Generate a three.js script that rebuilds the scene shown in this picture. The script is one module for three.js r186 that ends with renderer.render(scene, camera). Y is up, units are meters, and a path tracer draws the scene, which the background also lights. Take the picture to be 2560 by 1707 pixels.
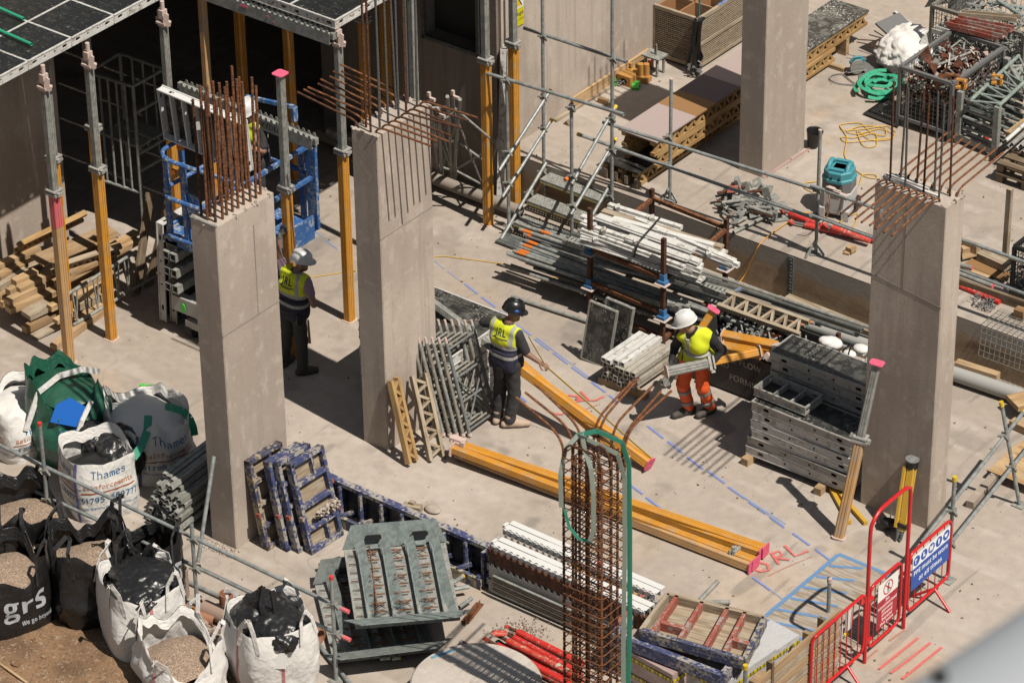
import * as THREE from 'three';
import { mergeGeometries, toCreasedNormals } from 'three/addons/utils/BufferGeometryUtils.js';

// ---------------------------------------------------------------- camera, sky, sun, exposure
const scene = new THREE.Scene();
const camera = new THREE.PerspectiveCamera(10.72, 1024 / 682, 0.5, 400);
camera.position.set(24.838, 25.144, 31.585);
camera.up.set(-0.31652, 0.84762, -0.42587);
camera.lookAt(0, 0, 0);
camera.focus = 46; camera.userData.fStop = 2.8;
const renderer = new THREE.WebGLRenderer({ antialias: true });
renderer.toneMapping = THREE.LinearToneMapping;
renderer.toneMappingExposure = 1.42;
renderer.shadowMap.enabled = true;
const sunDir = new THREE.Vector3(0.502, 0.862, 0.055).normalize();
{ // clear sky over a pale city horizon
  const w = 256, h = 128, d = new Float32Array(w * h * 4);
  for (let y = 0; y < h; y++) for (let x = 0; x < w; x++) {
    const el = ((y + .5) / h - .5) * Math.PI, az = ((x + .5) / w - .5) * 2 * Math.PI;
    const v = new THREE.Vector3(Math.cos(az) * Math.cos(el), Math.sin(el), Math.sin(az) * Math.cos(el));
    const g = Math.max(0, v.dot(sunDir)), t = Math.pow(1 - Math.max(0, v.y), 3);
    let c = [.22 + .3 * t, .29 + .29 * t, .40 + .2 * t];
    const gl = .5 * Math.pow(g, 12) + .15 * Math.pow(g, 3);
    c = c.map((q, i) => q + gl * [1, .95, .85][i]);
    if (v.y < 0) c = [.16, .14, .12];
    const i = (y * w + x) * 4; d[i] = c[0]; d[i + 1] = c[1]; d[i + 2] = c[2]; d[i + 3] = 1;
  }
  const t = new THREE.DataTexture(d, w, h, THREE.RGBAFormat, THREE.FloatType);
  t.mapping = THREE.EquirectangularReflectionMapping; t.magFilter = THREE.LinearFilter; t.needsUpdate = true;
  scene.background = t; scene.environment = t; scene.environmentIntensity = .36;
}
const sun = new THREE.DirectionalLight(new THREE.Color(1, .93, .83), 4.6);
sun.position.copy(sunDir).multiplyScalar(40); sun.castShadow = true; sun.shadow.mapSize.set(4096, 4096);
Object.assign(sun.shadow.camera, { left: -20, right: 20, top: 20, bottom: -20, near: 1, far: 90 });
scene.add(sun, sun.target);

// ---------------------------------------------------------------- random and noise
let seed = 7;
const rnd = () => { seed = (seed + 0x6d2b79f5) | 0; let t = Math.imul(seed ^ (seed >>> 15), 1 | seed); t = (t + Math.imul(t ^ (t >>> 7), 61 | t)) ^ t; return ((t ^ (t >>> 14)) >>> 0) / 4294967296; };
const rr = (a, b) => a + (b - a) * rnd();
const lat = (() => { const a = new Float32Array(65536); for (let i = 0; i < 65536; i++) a[i] = rnd(); return a; })();
const vn = (x, y, px = 256, py = 256) => { // tiling value noise
  const xi = Math.floor(x), yi = Math.floor(y), fx = x - xi, fy = y - yi, u = fx * fx * (3 - 2 * fx), v = fy * fy * (3 - 2 * fy);
  const m = (a, p) => ((a % p) + p) % p, x0 = m(xi, px), x1 = m(xi + 1, px), y0 = m(yi, py) * 256, y1 = m(yi + 1, py) * 256;
  const a = lat[x0 + y0], b = lat[x1 + y0], c = lat[x0 + y1], e = lat[x1 + y1];
  return a + (b - a) * u + (c - a) * v + (a - b - c + e) * u * v;
};
const fbm = (u, v, fx, fy, oct) => { let s = 0, a = .5, n = 0; for (let o = 0; o < oct; o++) { s += a * vn(u * fx + o * 17.3, v * fy + o * 9.1, fx, fy); n += a; a *= .55; fx *= 2; fy *= 2; if (fx > 256) fx = 256; if (fy > 256) fy = 256; } return s / n; };
const sst = (a, b, x) => { const t = Math.min(1, Math.max(0, (x - a) / (b - a))); return t * t * (3 - 2 * t); };
const mix3 = (a, b, t) => [a[0] + (b[0] - a[0]) * t, a[1] + (b[1] - a[1]) * t, a[2] + (b[2] - a[2]) * t];
// colour texture: f(u,v) -> linear rgb; stored sRGB
const enc = x => Math.round(255 * Math.min(1, Math.max(0, x <= .0031308 ? 12.92 * x : 1.055 * Math.pow(x, 1 / 2.4) - .055)));
function tex(w, h, f, data) {
  const d = new Uint8Array(w * h * 4);
  for (let y = 0; y < h; y++) for (let x = 0; x < w; x++) {
    const c = f((x + .5) / w, (y + .5) / h, x, y), i = (y * w + x) * 4;
    if (data) d[i] = d[i + 1] = d[i + 2] = Math.round(255 * Math.min(1, Math.max(0, c)));
    else { d[i] = enc(c[0]); d[i + 1] = enc(c[1]); d[i + 2] = enc(c[2]); }
    d[i + 3] = 255;
  }
  const t = new THREE.DataTexture(d, w, h, THREE.RGBAFormat);
  t.wrapS = t.wrapT = THREE.RepeatWrapping; t.magFilter = THREE.LinearFilter; t.colorSpace = data ? THREE.NoColorSpace : THREE.SRGBColorSpace; t.needsUpdate = true; return t;
}
const rep = (t, u, v) => { const c = t.clone(); c.repeat.set(u, v); c.needsUpdate = true; return c; };
function mat(color, rough = .8, o = {}) {
  const m = new THREE.MeshStandardMaterial({ roughness: rough, ...o });
  if (Array.isArray(color)) m.color.setRGB(...color); else if (color) m.color.set(color);
  m.color.multiplyScalar(.68); m.side = THREE.DoubleSide; return m;
}
const tint = (m, r, g = r, b = r) => { const c = m.clone(); c.color.setRGB(r * .68, g * .68, b * .68); return c; };

// ---------------------------------------------------------------- textures (1 uv unit = 1 metre unless the clone repeats)
const floorTex = tex(2048, 2048, (u, v) => { // 20.48 m of power-floated slab with stains, drips and rubbed patches
  const big = fbm(u, v, 6, 6, 4), mid = fbm(u + .3, v + .7, 40, 40, 4), fine = fbm(u, v, 256, 256, 1), tr = fbm(u + .1, v, 22, 90, 3);
  let c = mix3([.475, .41, .352], [.395, .335, .28], sst(.3, .7, big));
  c = mix3(c, [.52, .46, .405], .5 * sst(.55, .75, tr));
  c = mix3(c, [.30, .255, .215], .55 * sst(.62, .78, mid));
  c = mix3(c, [.52, .36, .22], .28 * sst(.64, .76, fbm(u + .55, v + .2, 12, 12, 4)));
  const sp = vn(u * 256 * 3.1, v * 256 * 3.1); c = mix3(c, [.16, .14, .12], .5 * sst(.93, .97, sp) * sst(.45, .6, fbm(u + .8, v, 10, 10, 3)));
  const dk = sst(.66, .8, fbm(u + .21, v + .43, 30, 30, 5)) * sst(.5, .65, fbm(u + .9, v + .1, 8, 8, 2)); c = mix3(c, [.2, .18, .16], .6 * dk);
  const sc = sst(.72, .8, vn(u * 250 + 3 * fbm(u, v, 9, 9, 2), v * 24, 250, 24)) * sst(.52, .66, fbm(u + .33, v + .77, 9, 9, 3)); c = mix3(c, [.23, .2, .175], .5 * sc); const cr = Math.abs(fbm(u + .05, v + .4, 5, 5, 5) - .5); c = mix3(c, [.28, .24, .2], .5 * (1 - sst(.0, .0022, cr)));
  const k = .93 + .14 * fine; return c.map(q => q * k);
});
const floorBump = tex(1024, 1024, (u, v) => .5 * fbm(u, v, 60, 60, 3) + .5 * fbm(u, v, 256, 256, 1), true);
const concTex = tex(1024, 1024, (u, v) => { // formed concrete, 4.5 m: cloudy, vertical runs, blow holes
  const big = fbm(u, v, 5, 4, 4), st = fbm(u, v, 70, 3, 4), mid = fbm(u + .4, v + .2, 40, 30, 4);
  let c = mix3([.43, .375, .325], [.335, .285, .245], sst(.3, .7, big));
  c = mix3(c, [.29, .25, .215], .45 * sst(.5, .75, st)); c = mix3(c, [.5, .45, .405], .4 * sst(.55, .8, mid));
  const h = vn(u * 190, v * 190, 190, 190); c = mix3(c, [.13, .115, .1], .75 * sst(.955, .985, h));
  const k = .95 + .1 * vn(u * 256, v * 256); return c.map(q => q * k);
});
const concBump = tex(512, 512, (u, v) => .6 * fbm(u, v, 12, 10, 4) + .4 * fbm(u, v, 128, 128, 2) - .6 * sst(.94, .98, vn(u * 95, v * 95, 95, 95)), true);
const woodTex = tex(512, 256, (u, v) => {
  const g = fbm(u, v + .04 * fbm(u, v, 3, 3, 2), 3, 48, 4), r = fbm(u, v, 2, 6, 3); let c = mix3([.50, .34, .185], [.35, .215, .10], sst(.35, .7, g));
  c = mix3(c, [.56, .41, .25], .5 * sst(.5, .8, r)); c = mix3(c, [.30, .25, .19], .4 * sst(.55, .75, fbm(u + .5, v, 8, 20, 3))); return c;
});
const greyWoodTex = tex(512, 256, (u, v) => { const g = fbm(u, v, 3, 40, 4); let c = mix3([.42, .34, .24], [.27, .20, .13], sst(.3, .7, g)); return mix3(c, [.46, .41, .33], .5 * sst(.5, .75, fbm(u + .5, v, 8, 16, 3))); });
const rustTex = tex(256, 256, (u, v) => { const g = fbm(u, v, 30, 30, 4); let c = mix3([.27, .095, .028], [.10, .036, .015], sst(.3, .7, g)); return mix3(c, [.36, .15, .05], .6 * sst(.6, .8, fbm(u + .3, v, 20, 20, 3))); });
const galvTex = tex(512, 512, (u, v) => { const g = fbm(u, v, 20, 20, 4), s = fbm(u, v, 90, 90, 2); let c = mix3([.36, .38, .375], [.24, .255, .25], sst(.3, .7, g)); c = mix3(c, [.48, .475, .45], .5 * sst(.6, .8, s)); return mix3(c, [.30, .22, .16], .3 * sst(.66, .8, fbm(u + .4, v + .3, 14, 14, 4))); });
const scuffTex = (base, wear, lo, hi, f = 24, g = 6) => tex(512, 512, (u, v) => { // paint with cement haze and worn patches
  const a = fbm(u, v, f, f, 5), b = fbm(u + .37, v + .11, g, g, 4), s = fbm(u, v + .6, 6, 120, 3);
  let c = base.map(q => q * (.82 + .36 * fbm(u + .7, v, 10, 10, 3))); return mix3(c, wear, Math.min(1, sst(lo, hi, .55 * a + .45 * b) + .35 * sst(.62, .75, s)));
});
const whiteTex = scuffTex([.66, .65, .62], [.36, .32, .27], .56, .72);
const blueTex = scuffTex([.045, .06, .165], [.38, .35, .31], .49, .62, 30, 5);
const liftBlueTex = scuffTex([.035, .13, .37], [.36, .40, .44], .52, .68, 34, 6);
const redTex = scuffTex([.62, .028, .018], [.50, .30, .26], .58, .72, 40, 6);
const redRustTex = scuffTex([.36, .085, .055], [.38, .32, .28], .5, .66, 30, 5);
const yellowTex = scuffTex([.70, .31, .032], [.55, .37, .2], .52, .74, 34, 7);
const oldYellowTex = scuffTex([.62, .36, .15], [.50, .38, .27], .5, .7, 30, 5);
const aluTex = scuffTex([.44, .43, .40], [.30, .27, .235], .54, .72, 30, 6);
const blackPlyTex = tex(1024, 1024, (u, v) => {
  const a = fbm(u, v, 12, 12, 5), b = fbm(u + .2, v + .6, 60, 60, 4), s = fbm(u, v, 10, 160, 3);
  let c = mix3([.018, .018, .017], [.06, .06, .055], sst(.4, .7, a)); c = mix3(c, [.42, .40, .37], .8 * sst(.66, .74, b) * sst(.45, .62, fbm(u + .5, v + .5, 5, 5, 3)));
  c = mix3(c, [.25, .24, .22], .55 * sst(.62, .72, s) * sst(.5, .6, fbm(u + .1, v + .3, 7, 7, 2))); return c;
});
const creaseTex = tex(512, 512, (u, v) => { const a = 1 - Math.abs(2 * fbm(u, v, 7, 7, 4) - 1), b = 1 - Math.abs(2 * fbm(u + .4, v + .3, 16, 16, 3) - 1); return .65 * a + .35 * b; }, true);
const soilTex = tex(1024, 1024, (u, v) => { const a = fbm(u, v, 8, 8, 5), b = fbm(u, v, 90, 90, 3); let c = mix3([.27, .16, .085], [.15, .085, .045], sst(.3, .7, a)); c = mix3(c, [.40, .30, .21], .7 * sst(.62, .72, b)); return mix3(c, [.08, .05, .03], .5 * sst(.62, .75, fbm(u + .5, v + .2, 128, 128, 2))); });
const gravelTex = tex(256, 256, (u, v) => { const b = vn(u * 80, v * 80, 80, 80); return mix3([.16, .10, .065], [.50, .38, .28], b).map(q => q * (.8 + .4 * vn(u * 40, v * 40, 40, 40))); });
const fineBump = tex(256, 256, (u, v) => fbm(u, v, 40, 40, 3), true);
const ribBump = tex(64, 64, (u, v) => sst(.35, .65, Math.abs(((u * 8 + v * 2) % 1) - .5) * 2), true);

// ---------------------------------------------------------------- materials
const M = {
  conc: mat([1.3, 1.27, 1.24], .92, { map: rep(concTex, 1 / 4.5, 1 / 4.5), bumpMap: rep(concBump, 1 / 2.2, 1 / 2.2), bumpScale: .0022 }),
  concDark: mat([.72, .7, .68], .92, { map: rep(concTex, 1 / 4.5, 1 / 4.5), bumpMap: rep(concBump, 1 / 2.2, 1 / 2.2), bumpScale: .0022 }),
  wood: mat(0, .85, { map: woodTex }), wood2: mat([.86, .84, .84], .85, { map: woodTex }), wood3: mat([1.12, 1.1, 1.05], .85, { map: woodTex }), wood4: mat([.72, .62, .5], .85, { map: woodTex }),
  greyWood: mat(0, .9, { map: greyWoodTex }), oldWood: mat([.55, .5, .44], .9, { map: greyWoodTex }), hWood: mat([.95, .86, .62], .8, { map: woodTex }),
  rust: mat(0, .9, { map: rep(rustTex, 1.5, 1.5), bumpMap: rep(ribBump, 7, 7), bumpScale: .004 }), rustDark: mat([.5, .46, .45], .9, { map: rep(rustTex, 1.5, 1.5), bumpMap: rep(ribBump, 7, 7), bumpScale: .004 }),
  rustGrey: mat([.3, .27, .25], .85, { map: rep(galvTex, 3, 3), bumpMap: rep(ribBump, 7, 7), bumpScale: .004 }),
  rustPlate: mat([.42, .4, .42], .85, { map: rep(rustTex, 1, 1) }),
  galv: mat(0, .5, { map: galvTex, metalness: .35 }), galvDull: mat([.92, .88, .82], .75, { map: galvTex }), galvDark: mat([.45, .46, .45], .6, { map: galvTex, metalness: .2 }),
  castPink: mat([.62, .48, .42], .85), pink: mat([.78, .12, .22], .7), tube: mat([1.08, 1.1, 1.1], .48, { map: galvTex, metalness: .3 }),
  alu: mat(0, .55, { map: aluTex, metalness: .15 }), white: mat(0, .6, { map: whiteTex }), whiteClean: mat([.74, .73, .71], .5), paleStrip: mat([1.12, 1.12, 1.12], .45, { map: whiteTex }),
  yellow: mat(0, .5, { map: yellowTex }), oldYellow: mat(0, .6, { map: oldYellowTex }), greyProp: mat([.9, .86, .8], .6, { map: galvTex }),
  blue: mat(0, .7, { map: blueTex }), liftBlue: mat(0, .55, { map: liftBlueTex }), red: mat(0, .5, { map: redTex }), redRust: mat(0, .75, { map: redRustTex }), redPaint: mat([.62, .016, .02], .32),
  blackPly: mat(0, .42, { map: rep(blackPlyTex, .5, .5) }), blackPanel: mat([1.3, 1.3, 1.25], .5, { map: blackPlyTex }), pinkPly: mat([.42, .335, .315], .8, { bumpMap: fineBump, bumpScale: .002 }), plumPly: mat([.155, .115, .125], .75), brownPly: mat([.3, .16, .06], .75),
  black: mat([.012, .012, .012], .5), dark: mat([.03, .03, .03], .7), rubber: mat([.02, .02, .02], .8), yellowCap: mat([.72, .5, .02], .45), redCap: mat([.7, .05, .04], .45), orangeCap: mat([.75, .2, .03], .5), pinkCap: mat([.75, .16, .18], .5),
  clay: mat([.36, .16, .09], .8), clayPale: mat([.34, .24, .19], .85), orangePipe: mat([.6, .22, .05], .45), greyPipe: mat([.33, .285, .24], .7),
  cableY: mat([.72, .42, .02], .5), cableO: mat([.75, .32, .02], .5), cableB: mat([.02, .02, .022], .5), green: mat([.03, .36, .2], .6), greenBright: mat([.08, .6, .08], .5), greenStrap: mat([.05, .33, .22], .7), paleStrap: mat([.34, .4, .34], .8),
  teal: mat([.05, .25, .3], .55), paleGrey: mat([.42, .41, .39], .6), midGrey: mat([.16, .16, .16], .6),
  bagWhite: mat([.78, .76, .73], .75, { bumpMap: rep(creaseTex, .55, .55), bumpScale: .022 }), bagBlack: mat([.016, .016, .017], .36, { bumpMap: rep(creaseTex, .5, .5), bumpScale: .03 }), gravel: mat(0, .95, { map: rep(gravelTex, 1.5, 1.5), bumpMap: rep(gravelTex, 1.5, 1.5), bumpScale: .02 }),
  soil: mat(0, .97, { map: rep(soilTex, .33, .33), bumpMap: rep(soilTex, .33, .33), bumpScale: .05 }),
};

// ---------------------------------------------------------------- geometry
const V3 = (a) => new THREE.Vector3(a[0], a[1], a[2]);
const add = (a, b, k = 1) => [a[0] + b[0] * k, a[1] + b[1] * k, a[2] + b[2] * k], sub = (a, b) => [a[0] - b[0], a[1] - b[1], a[2] - b[2]], len = a => Math.hypot(...a), lerp3 = mix3;
function boxUV(g, su = 1, long = false) { // box-projected uv in metres; long: u runs along local z
  g = g.index ? g.toNonIndexed() : g; const p = g.attributes.position, n = p.count, uv = new Float32Array(n * 2), a = new THREE.Vector3(), b = new THREE.Vector3(), c = new THREE.Vector3();
  const ou = rnd() * 5, ov = rnd() * 5;
  for (let i = 0; i < n; i += 3) {
    a.fromBufferAttribute(p, i); b.fromBufferAttribute(p, i + 1).sub(a); c.fromBufferAttribute(p, i + 2).sub(a); b.cross(c); const x = Math.abs(b.x), y = Math.abs(b.y), z = Math.abs(b.z);
    for (let k = 0; k < 3; k++) { const X = p.getX(i + k), Y = p.getY(i + k), Z = p.getZ(i + k); let u, v;
      if (x >= y && x >= z) { u = Z; v = Y; } else if (y >= z) { if (long) { u = Z; v = X; } else { u = X; v = Z; } } else { u = X; v = Y; }
      uv[(i + k) * 2] = u * su + ou; uv[(i + k) * 2 + 1] = v * su + ov; }
  }
  g.setAttribute('uv', new THREE.BufferAttribute(uv, 2)); return g;
}
const fix = g => { const q = g.index ? g.toNonIndexed() : g; for (const k of Object.keys(q.attributes)) if (!['position', 'normal', 'uv'].includes(k)) q.deleteAttribute(k); return q; };
function box(w, h, d, x = 0, y = 0, z = 0, rx = 0, ry = 0, rz = 0) { const g = boxUV(new THREE.BoxGeometry(w, h, d)); if (rx || ry || rz) g.applyMatrix4(new THREE.Matrix4().makeRotationFromEuler(new THREE.Euler(rx, ry, rz))); return g.translate(x, y, z); }
function basis(a, b, up = [0, 1, 0]) { const z = V3(b).sub(V3(a)).normalize(); let u = V3(up); if (Math.abs(u.dot(z)) > .98) u = new THREE.Vector3(1, 0, .001); const x = u.clone().cross(z).normalize(), y = z.clone().cross(x); return new THREE.Matrix4().makeBasis(x, y, z).setPosition(V3(a)); }
// a square-cut bar from a to b; w across, h along up
function bar(a, b, w, h, up) { const L = len(sub(b, a)), g = boxUV(new THREE.BoxGeometry(w, h, L), 1, true); g.translate(0, 0, L / 2); return g.applyMatrix4(basis(a, b, up)); }
function cyl(a, b, r, seg = 10, r2 = r) { const L = len(sub(b, a)); const g = fix(new THREE.CylinderGeometry(r2, r, L, seg)); g.rotateX(Math.PI / 2); g.translate(0, 0, L / 2); const p = g.attributes.uv; const ou = rnd() * 3; for (let i = 0; i < p.count; i++) { const u = p.getX(i), v = p.getY(i); p.setXY(i, v * L + ou, u * 6.283 * r + ou); } return g.applyMatrix4(basis(a, b)); }
function pipe(a, b, r, ri = r * .82, seg = 12) { // open-ended tube
  const L = len(sub(b, a)), pts = [[ri, .001], [ri, 0], [r, 0], [r, L], [ri, L], [ri, L - .001], [ri, .001]].map(q => new THREE.Vector2(...q)); const g = toCreasedNormals(fix(new THREE.LatheGeometry(pts, seg)), .6); g.rotateX(Math.PI / 2); const z = boxUV(g, 1, true); return z.applyMatrix4(basis(a, b));
}
function path(pts, r, seg = 6, n = 0, closed = false) { const c = new THREE.CatmullRomCurve3(pts.map(V3), closed, 'catmullrom', .35); const L = c.getLength(), g = fix(new THREE.TubeGeometry(c, n || Math.max(6, pts.length * 4), r, seg, closed)); const p = g.attributes.uv; for (let i = 0; i < p.count; i++) p.setXY(i, p.getX(i) * L, p.getY(i) * 6.283 * r); return g; }
function ribbon(pts, w, up = [0, 1, 0], t = .006) { // flat strap along points, with thickness
  const out = []; for (let i = 0; i < pts.length - 1; i++) out.push(bar(pts[i], pts[i + 1], w, t, up)); return out;
}
function shape(pts, holes = []) { const s = new THREE.Shape(pts.map(q => new THREE.Vector2(...q))); for (const h of holes) s.holes.push(new THREE.Path(h.map(q => new THREE.Vector2(...q)))); return s; }
const ell = (cx, cy, rx, ry, n = 14) => Array.from({ length: n }, (_, i) => [cx + rx * Math.cos(i / n * 6.2832), cy + ry * Math.sin(i / n * 6.2832)]);
const slot = (cx, cy, w, h, n = 6) => { const o = []; for (let i = 0; i <= n; i++) { const a = -Math.PI / 2 + Math.PI * i / n; o.push([cx + w / 2 - h / 2 + h / 2 * Math.cos(a), cy + h / 2 * Math.sin(a)]); } for (let i = 0; i <= n; i++) { const a = Math.PI / 2 + Math.PI * i / n; o.push([cx - w / 2 + h / 2 + h / 2 * Math.cos(a), cy + h / 2 * Math.sin(a)]); } return o; };
function ext(s, depth, bevel = 0) { return boxUV(new THREE.ExtrudeGeometry(s, { depth, bevelEnabled: bevel > 0, bevelSize: bevel, bevelThickness: bevel, bevelSegments: 1, curveSegments: 8 })); }
// profile in xy swept from a to b
function sweep(s, a, b, up) { const L = len(sub(b, a)), g = boxUV(new THREE.ExtrudeGeometry(s, { depth: L, bevelEnabled: false, curveSegments: 6 }), 1, true); return g.applyMatrix4(basis(a, b, up)); }
const X = (g, m) => g.applyMatrix4(m);
const RT = (x, y, z, rx = 0, ry = 0, rz = 0, s = 1) => new THREE.Matrix4().compose(new THREE.Vector3(x, y, z), new THREE.Quaternion().setFromEuler(new THREE.Euler(rx, ry, rz)), new THREE.Vector3(s, s, s));
function quad(a, b, c, d) { const g = new THREE.BufferGeometry(); g.setAttribute('position', new THREE.BufferAttribute(new Float32Array([...a, ...b, ...c, ...a, ...c, ...d]), 3)); g.setAttribute('uv', new THREE.BufferAttribute(new Float32Array([0, 0, 1, 0, 1, 1, 0, 0, 1, 1, 0, 1]), 2)); g.computeVertexNormals(); return g; }

// ---------------------------------------------------------------- things
const used = {}, numbered = n => { used[n] = (used[n] ?? -1) + 1; return used[n] ? n + '_' + String(used[n]).padStart(3, '0') : n; };
function thing(name, label, category, at = [0, 0, 0], group, ry = 0) { const o = new THREE.Group(); o.name = numbered(name); o.position.set(...at); o.rotation.y = ry; o.userData = { label, category }; if (group) o.userData.group = group; scene.add(o); return o; }
// a mesh part; geometry given in world coordinates is brought to the thing's own with W
function part(o, name, m, gs, label) { gs = Array.isArray(gs) ? gs.flat() : [gs]; const g = gs.length > 1 ? mergeGeometries(gs.map(fix)) : fix(gs[0]); const q = new THREE.Mesh(g, m); q.name = name; q.castShadow = q.receiveShadow = true; if (label) q.userData.label = label; o.add(q); return q; }
function W(o, name, m, gs, label) { const q = part(o, name, m, gs, label); let p = o, t = new THREE.Vector3(); while (p && p !== scene) { t.add(p.position); p = p.parent; } q.geometry.translate(-t.x, -t.y, -t.z); return q; }
function solo(name, label, category, m, gs, at, group) { gs = Array.isArray(gs) ? gs.flat() : [gs]; const g = gs.length > 1 ? mergeGeometries(gs.map(fix)) : fix(gs[0]); if (at) g.translate(-at[0], -at[1], -at[2]); const q = new THREE.Mesh(g, m); q.name = numbered(name); if (at) q.position.set(...at); q.castShadow = q.receiveShadow = true; q.userData = { label, category }; if (group) q.userData.group = group; scene.add(q); return q; }
function structure(name, m, gs) { gs = Array.isArray(gs) ? gs.flat() : [gs]; const g = gs.length > 1 ? mergeGeometries(gs.map(fix)) : fix(gs[0]); const q = new THREE.Mesh(g, m); q.name = name; q.castShadow = q.receiveShadow = true; q.userData = { kind: 'structure' }; scene.add(q); return q; }
function copy(t, label, at, ry, group) { const c = t.clone(); c.name = numbered(t.name.replace(/_\d{3}$/, '')); c.userData = { ...t.userData, label }; if (group) c.userData.group = group; if (at) c.position.set(...at); if (ry !== undefined) c.rotation.y = ry; scene.add(c); return c; }
function aim(o, a, b, roll = 0) { // stand the thing's own +y along a -> b
  o.position.set(...a); const y = V3(b).sub(V3(a)).normalize(); o.quaternion.setFromUnitVectors(new THREE.Vector3(0, 1, 0), y); if (roll) o.rotateY(roll); return o;
}

// ================================================================ SETTING
const S69 = .69, ZS = -3.02, XW = -2.43, ZB = -2.95;
const floorM = mat(0, .9, { map: rep(floorTex, 1 / 20.48, 1 / 20.48), bumpMap: rep(floorBump, 1 / 5, 1 / 5), bumpScale: .004 });
function slab(x0, x1, z0, z1, y) { const g = quad([x0, y, z1], [x1, y, z1], [x1, y, z0], [x0, y, z0]); const p = g.attributes.position, uv = g.attributes.uv; for (let i = 0; i < p.count; i++) uv.setXY(i, p.getX(i) + 10.24, p.getZ(i) + 10.24); return g; }
const floor = structure('ground_floor', floorM, slab(-40, 40, -3.3, 40, 0));
const upperTop = slab(XW - .3, 40, -60, ZS, S69);
const upper = structure('upper_floor', floorM, upperTop);
// front face of the upper slab: clay-brown lower wall, smeared grey lip
const ledgeTex = tex(1024, 256, (u, v) => {
  const e = v + .08 * (fbm(u, v, 20, 4, 4) - .5) , st = fbm(u, v, 60, 4, 4); let c = mix3([.47, .335, .215], [.38, .265, .165], sst(.3, .7, fbm(u, v, 14, 5, 4)));
  c = mix3(c, [.5, .39, .28], .5 * sst(.55, .75, st)); c = mix3(c, [.4, .35, .3], sst(.55, .72, e + .12 * fbm(u, v, 8, 2, 2) - .06)); const k = .9 + .2 * fbm(u, v, 128, 40, 2); return c.map(q => q * k);
});
{ const g = [], n = 90, ledge = [];
  const face = box(43, S69 - .006, .25, 18.9, (S69 - .006) / 2, ZS - .126); const p = face.attributes.position, uv = face.attributes.uv; for (let i = 0; i < p.count; i++) uv.setXY(i, p.getX(i) / 6, p.getY(i) / S69);
  structure('slab_edge_wall', mat(0, .95, { map: ledgeTex, bumpMap: rep(concBump, 1, .3), bumpScale: .003 }), face); }
// soil heap behind the guard rail, lower left
{ const nx = 90, nz = 60, x0 = -9, x1 = 3.6, z0 = 7.05, z1 = 16, pos = [], uv = [], idx = [];
  for (let j = 0; j <= nz; j++) for (let i = 0; i <= nx; i++) { const u = i / nx, v = j / nz, x = x0 + (x1 - x0) * u, z = z0 + (z1 - z0) * v, e = sst(0, .12, v) * sst(0, .14, 1 - u);
    pos.push(x, -.02 + e * (.05 + .10 * fbm(u, v, 14, 10, 3) + .05 * fbm(u, v, 60, 44, 2)), z + .25 * (fbm(u, .3, 20, 2, 2) - .5) * (1 - v)); uv.push(x, z); }
  for (let j = 0; j < nz; j++) for (let i = 0; i < nx; i++) { const a = j * (nx + 1) + i; idx.push(a, a + nx + 1, a + 1, a + 1, a + nx + 1, a + nx + 2); }
  const g = new THREE.BufferGeometry(); g.setAttribute('position', new THREE.Float32BufferAttribute(pos, 3)); g.setAttribute('uv', new THREE.Float32BufferAttribute(uv, 2)); g.setIndex(idx); g.computeVertexNormals(); structure('soil_ground', M.soil, g); }
// concrete core: a sunlit face along z and a shaded face with a window opening
{ const t = thing('core_wall', 'tall bare concrete core wall with a window opening in its shaded face', 'wall', [XW, 0, ZB]);
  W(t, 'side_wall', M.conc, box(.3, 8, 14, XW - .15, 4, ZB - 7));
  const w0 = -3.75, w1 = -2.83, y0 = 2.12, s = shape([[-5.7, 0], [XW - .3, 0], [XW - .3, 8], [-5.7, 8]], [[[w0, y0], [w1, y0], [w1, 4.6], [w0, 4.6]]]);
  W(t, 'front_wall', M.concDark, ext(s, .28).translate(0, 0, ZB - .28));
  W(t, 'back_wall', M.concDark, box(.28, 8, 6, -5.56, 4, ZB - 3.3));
  const f = W(t, 'window_frame', M.galvDark, [box(.05, 2.5, .06, w0 - .02, y0 + 1.2, ZB + .02), box(.05, 2.5, .06, w1 + .02, y0 + 1.2, ZB + .02), box(w1 - w0 + .1, .05, .06, (w0 + w1) / 2, y0 - .02, ZB + .02)]);
  W(t, 'window_pane', M.dark, box(w1 - w0 - .02, 2.4, .02, (w0 + w1) / 2, y0 + 1.22, ZB - .2));
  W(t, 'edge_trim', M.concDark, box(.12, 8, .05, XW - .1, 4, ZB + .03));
}
// wall under the deck at the far left, and the dim rooms behind the props
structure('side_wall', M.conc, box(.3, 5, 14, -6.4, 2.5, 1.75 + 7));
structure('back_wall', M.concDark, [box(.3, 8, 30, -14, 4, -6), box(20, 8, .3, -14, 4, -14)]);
structure('under_deck_floor', floorM, slab(-40, XW - .3, -30, -3.3, .0));

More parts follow.
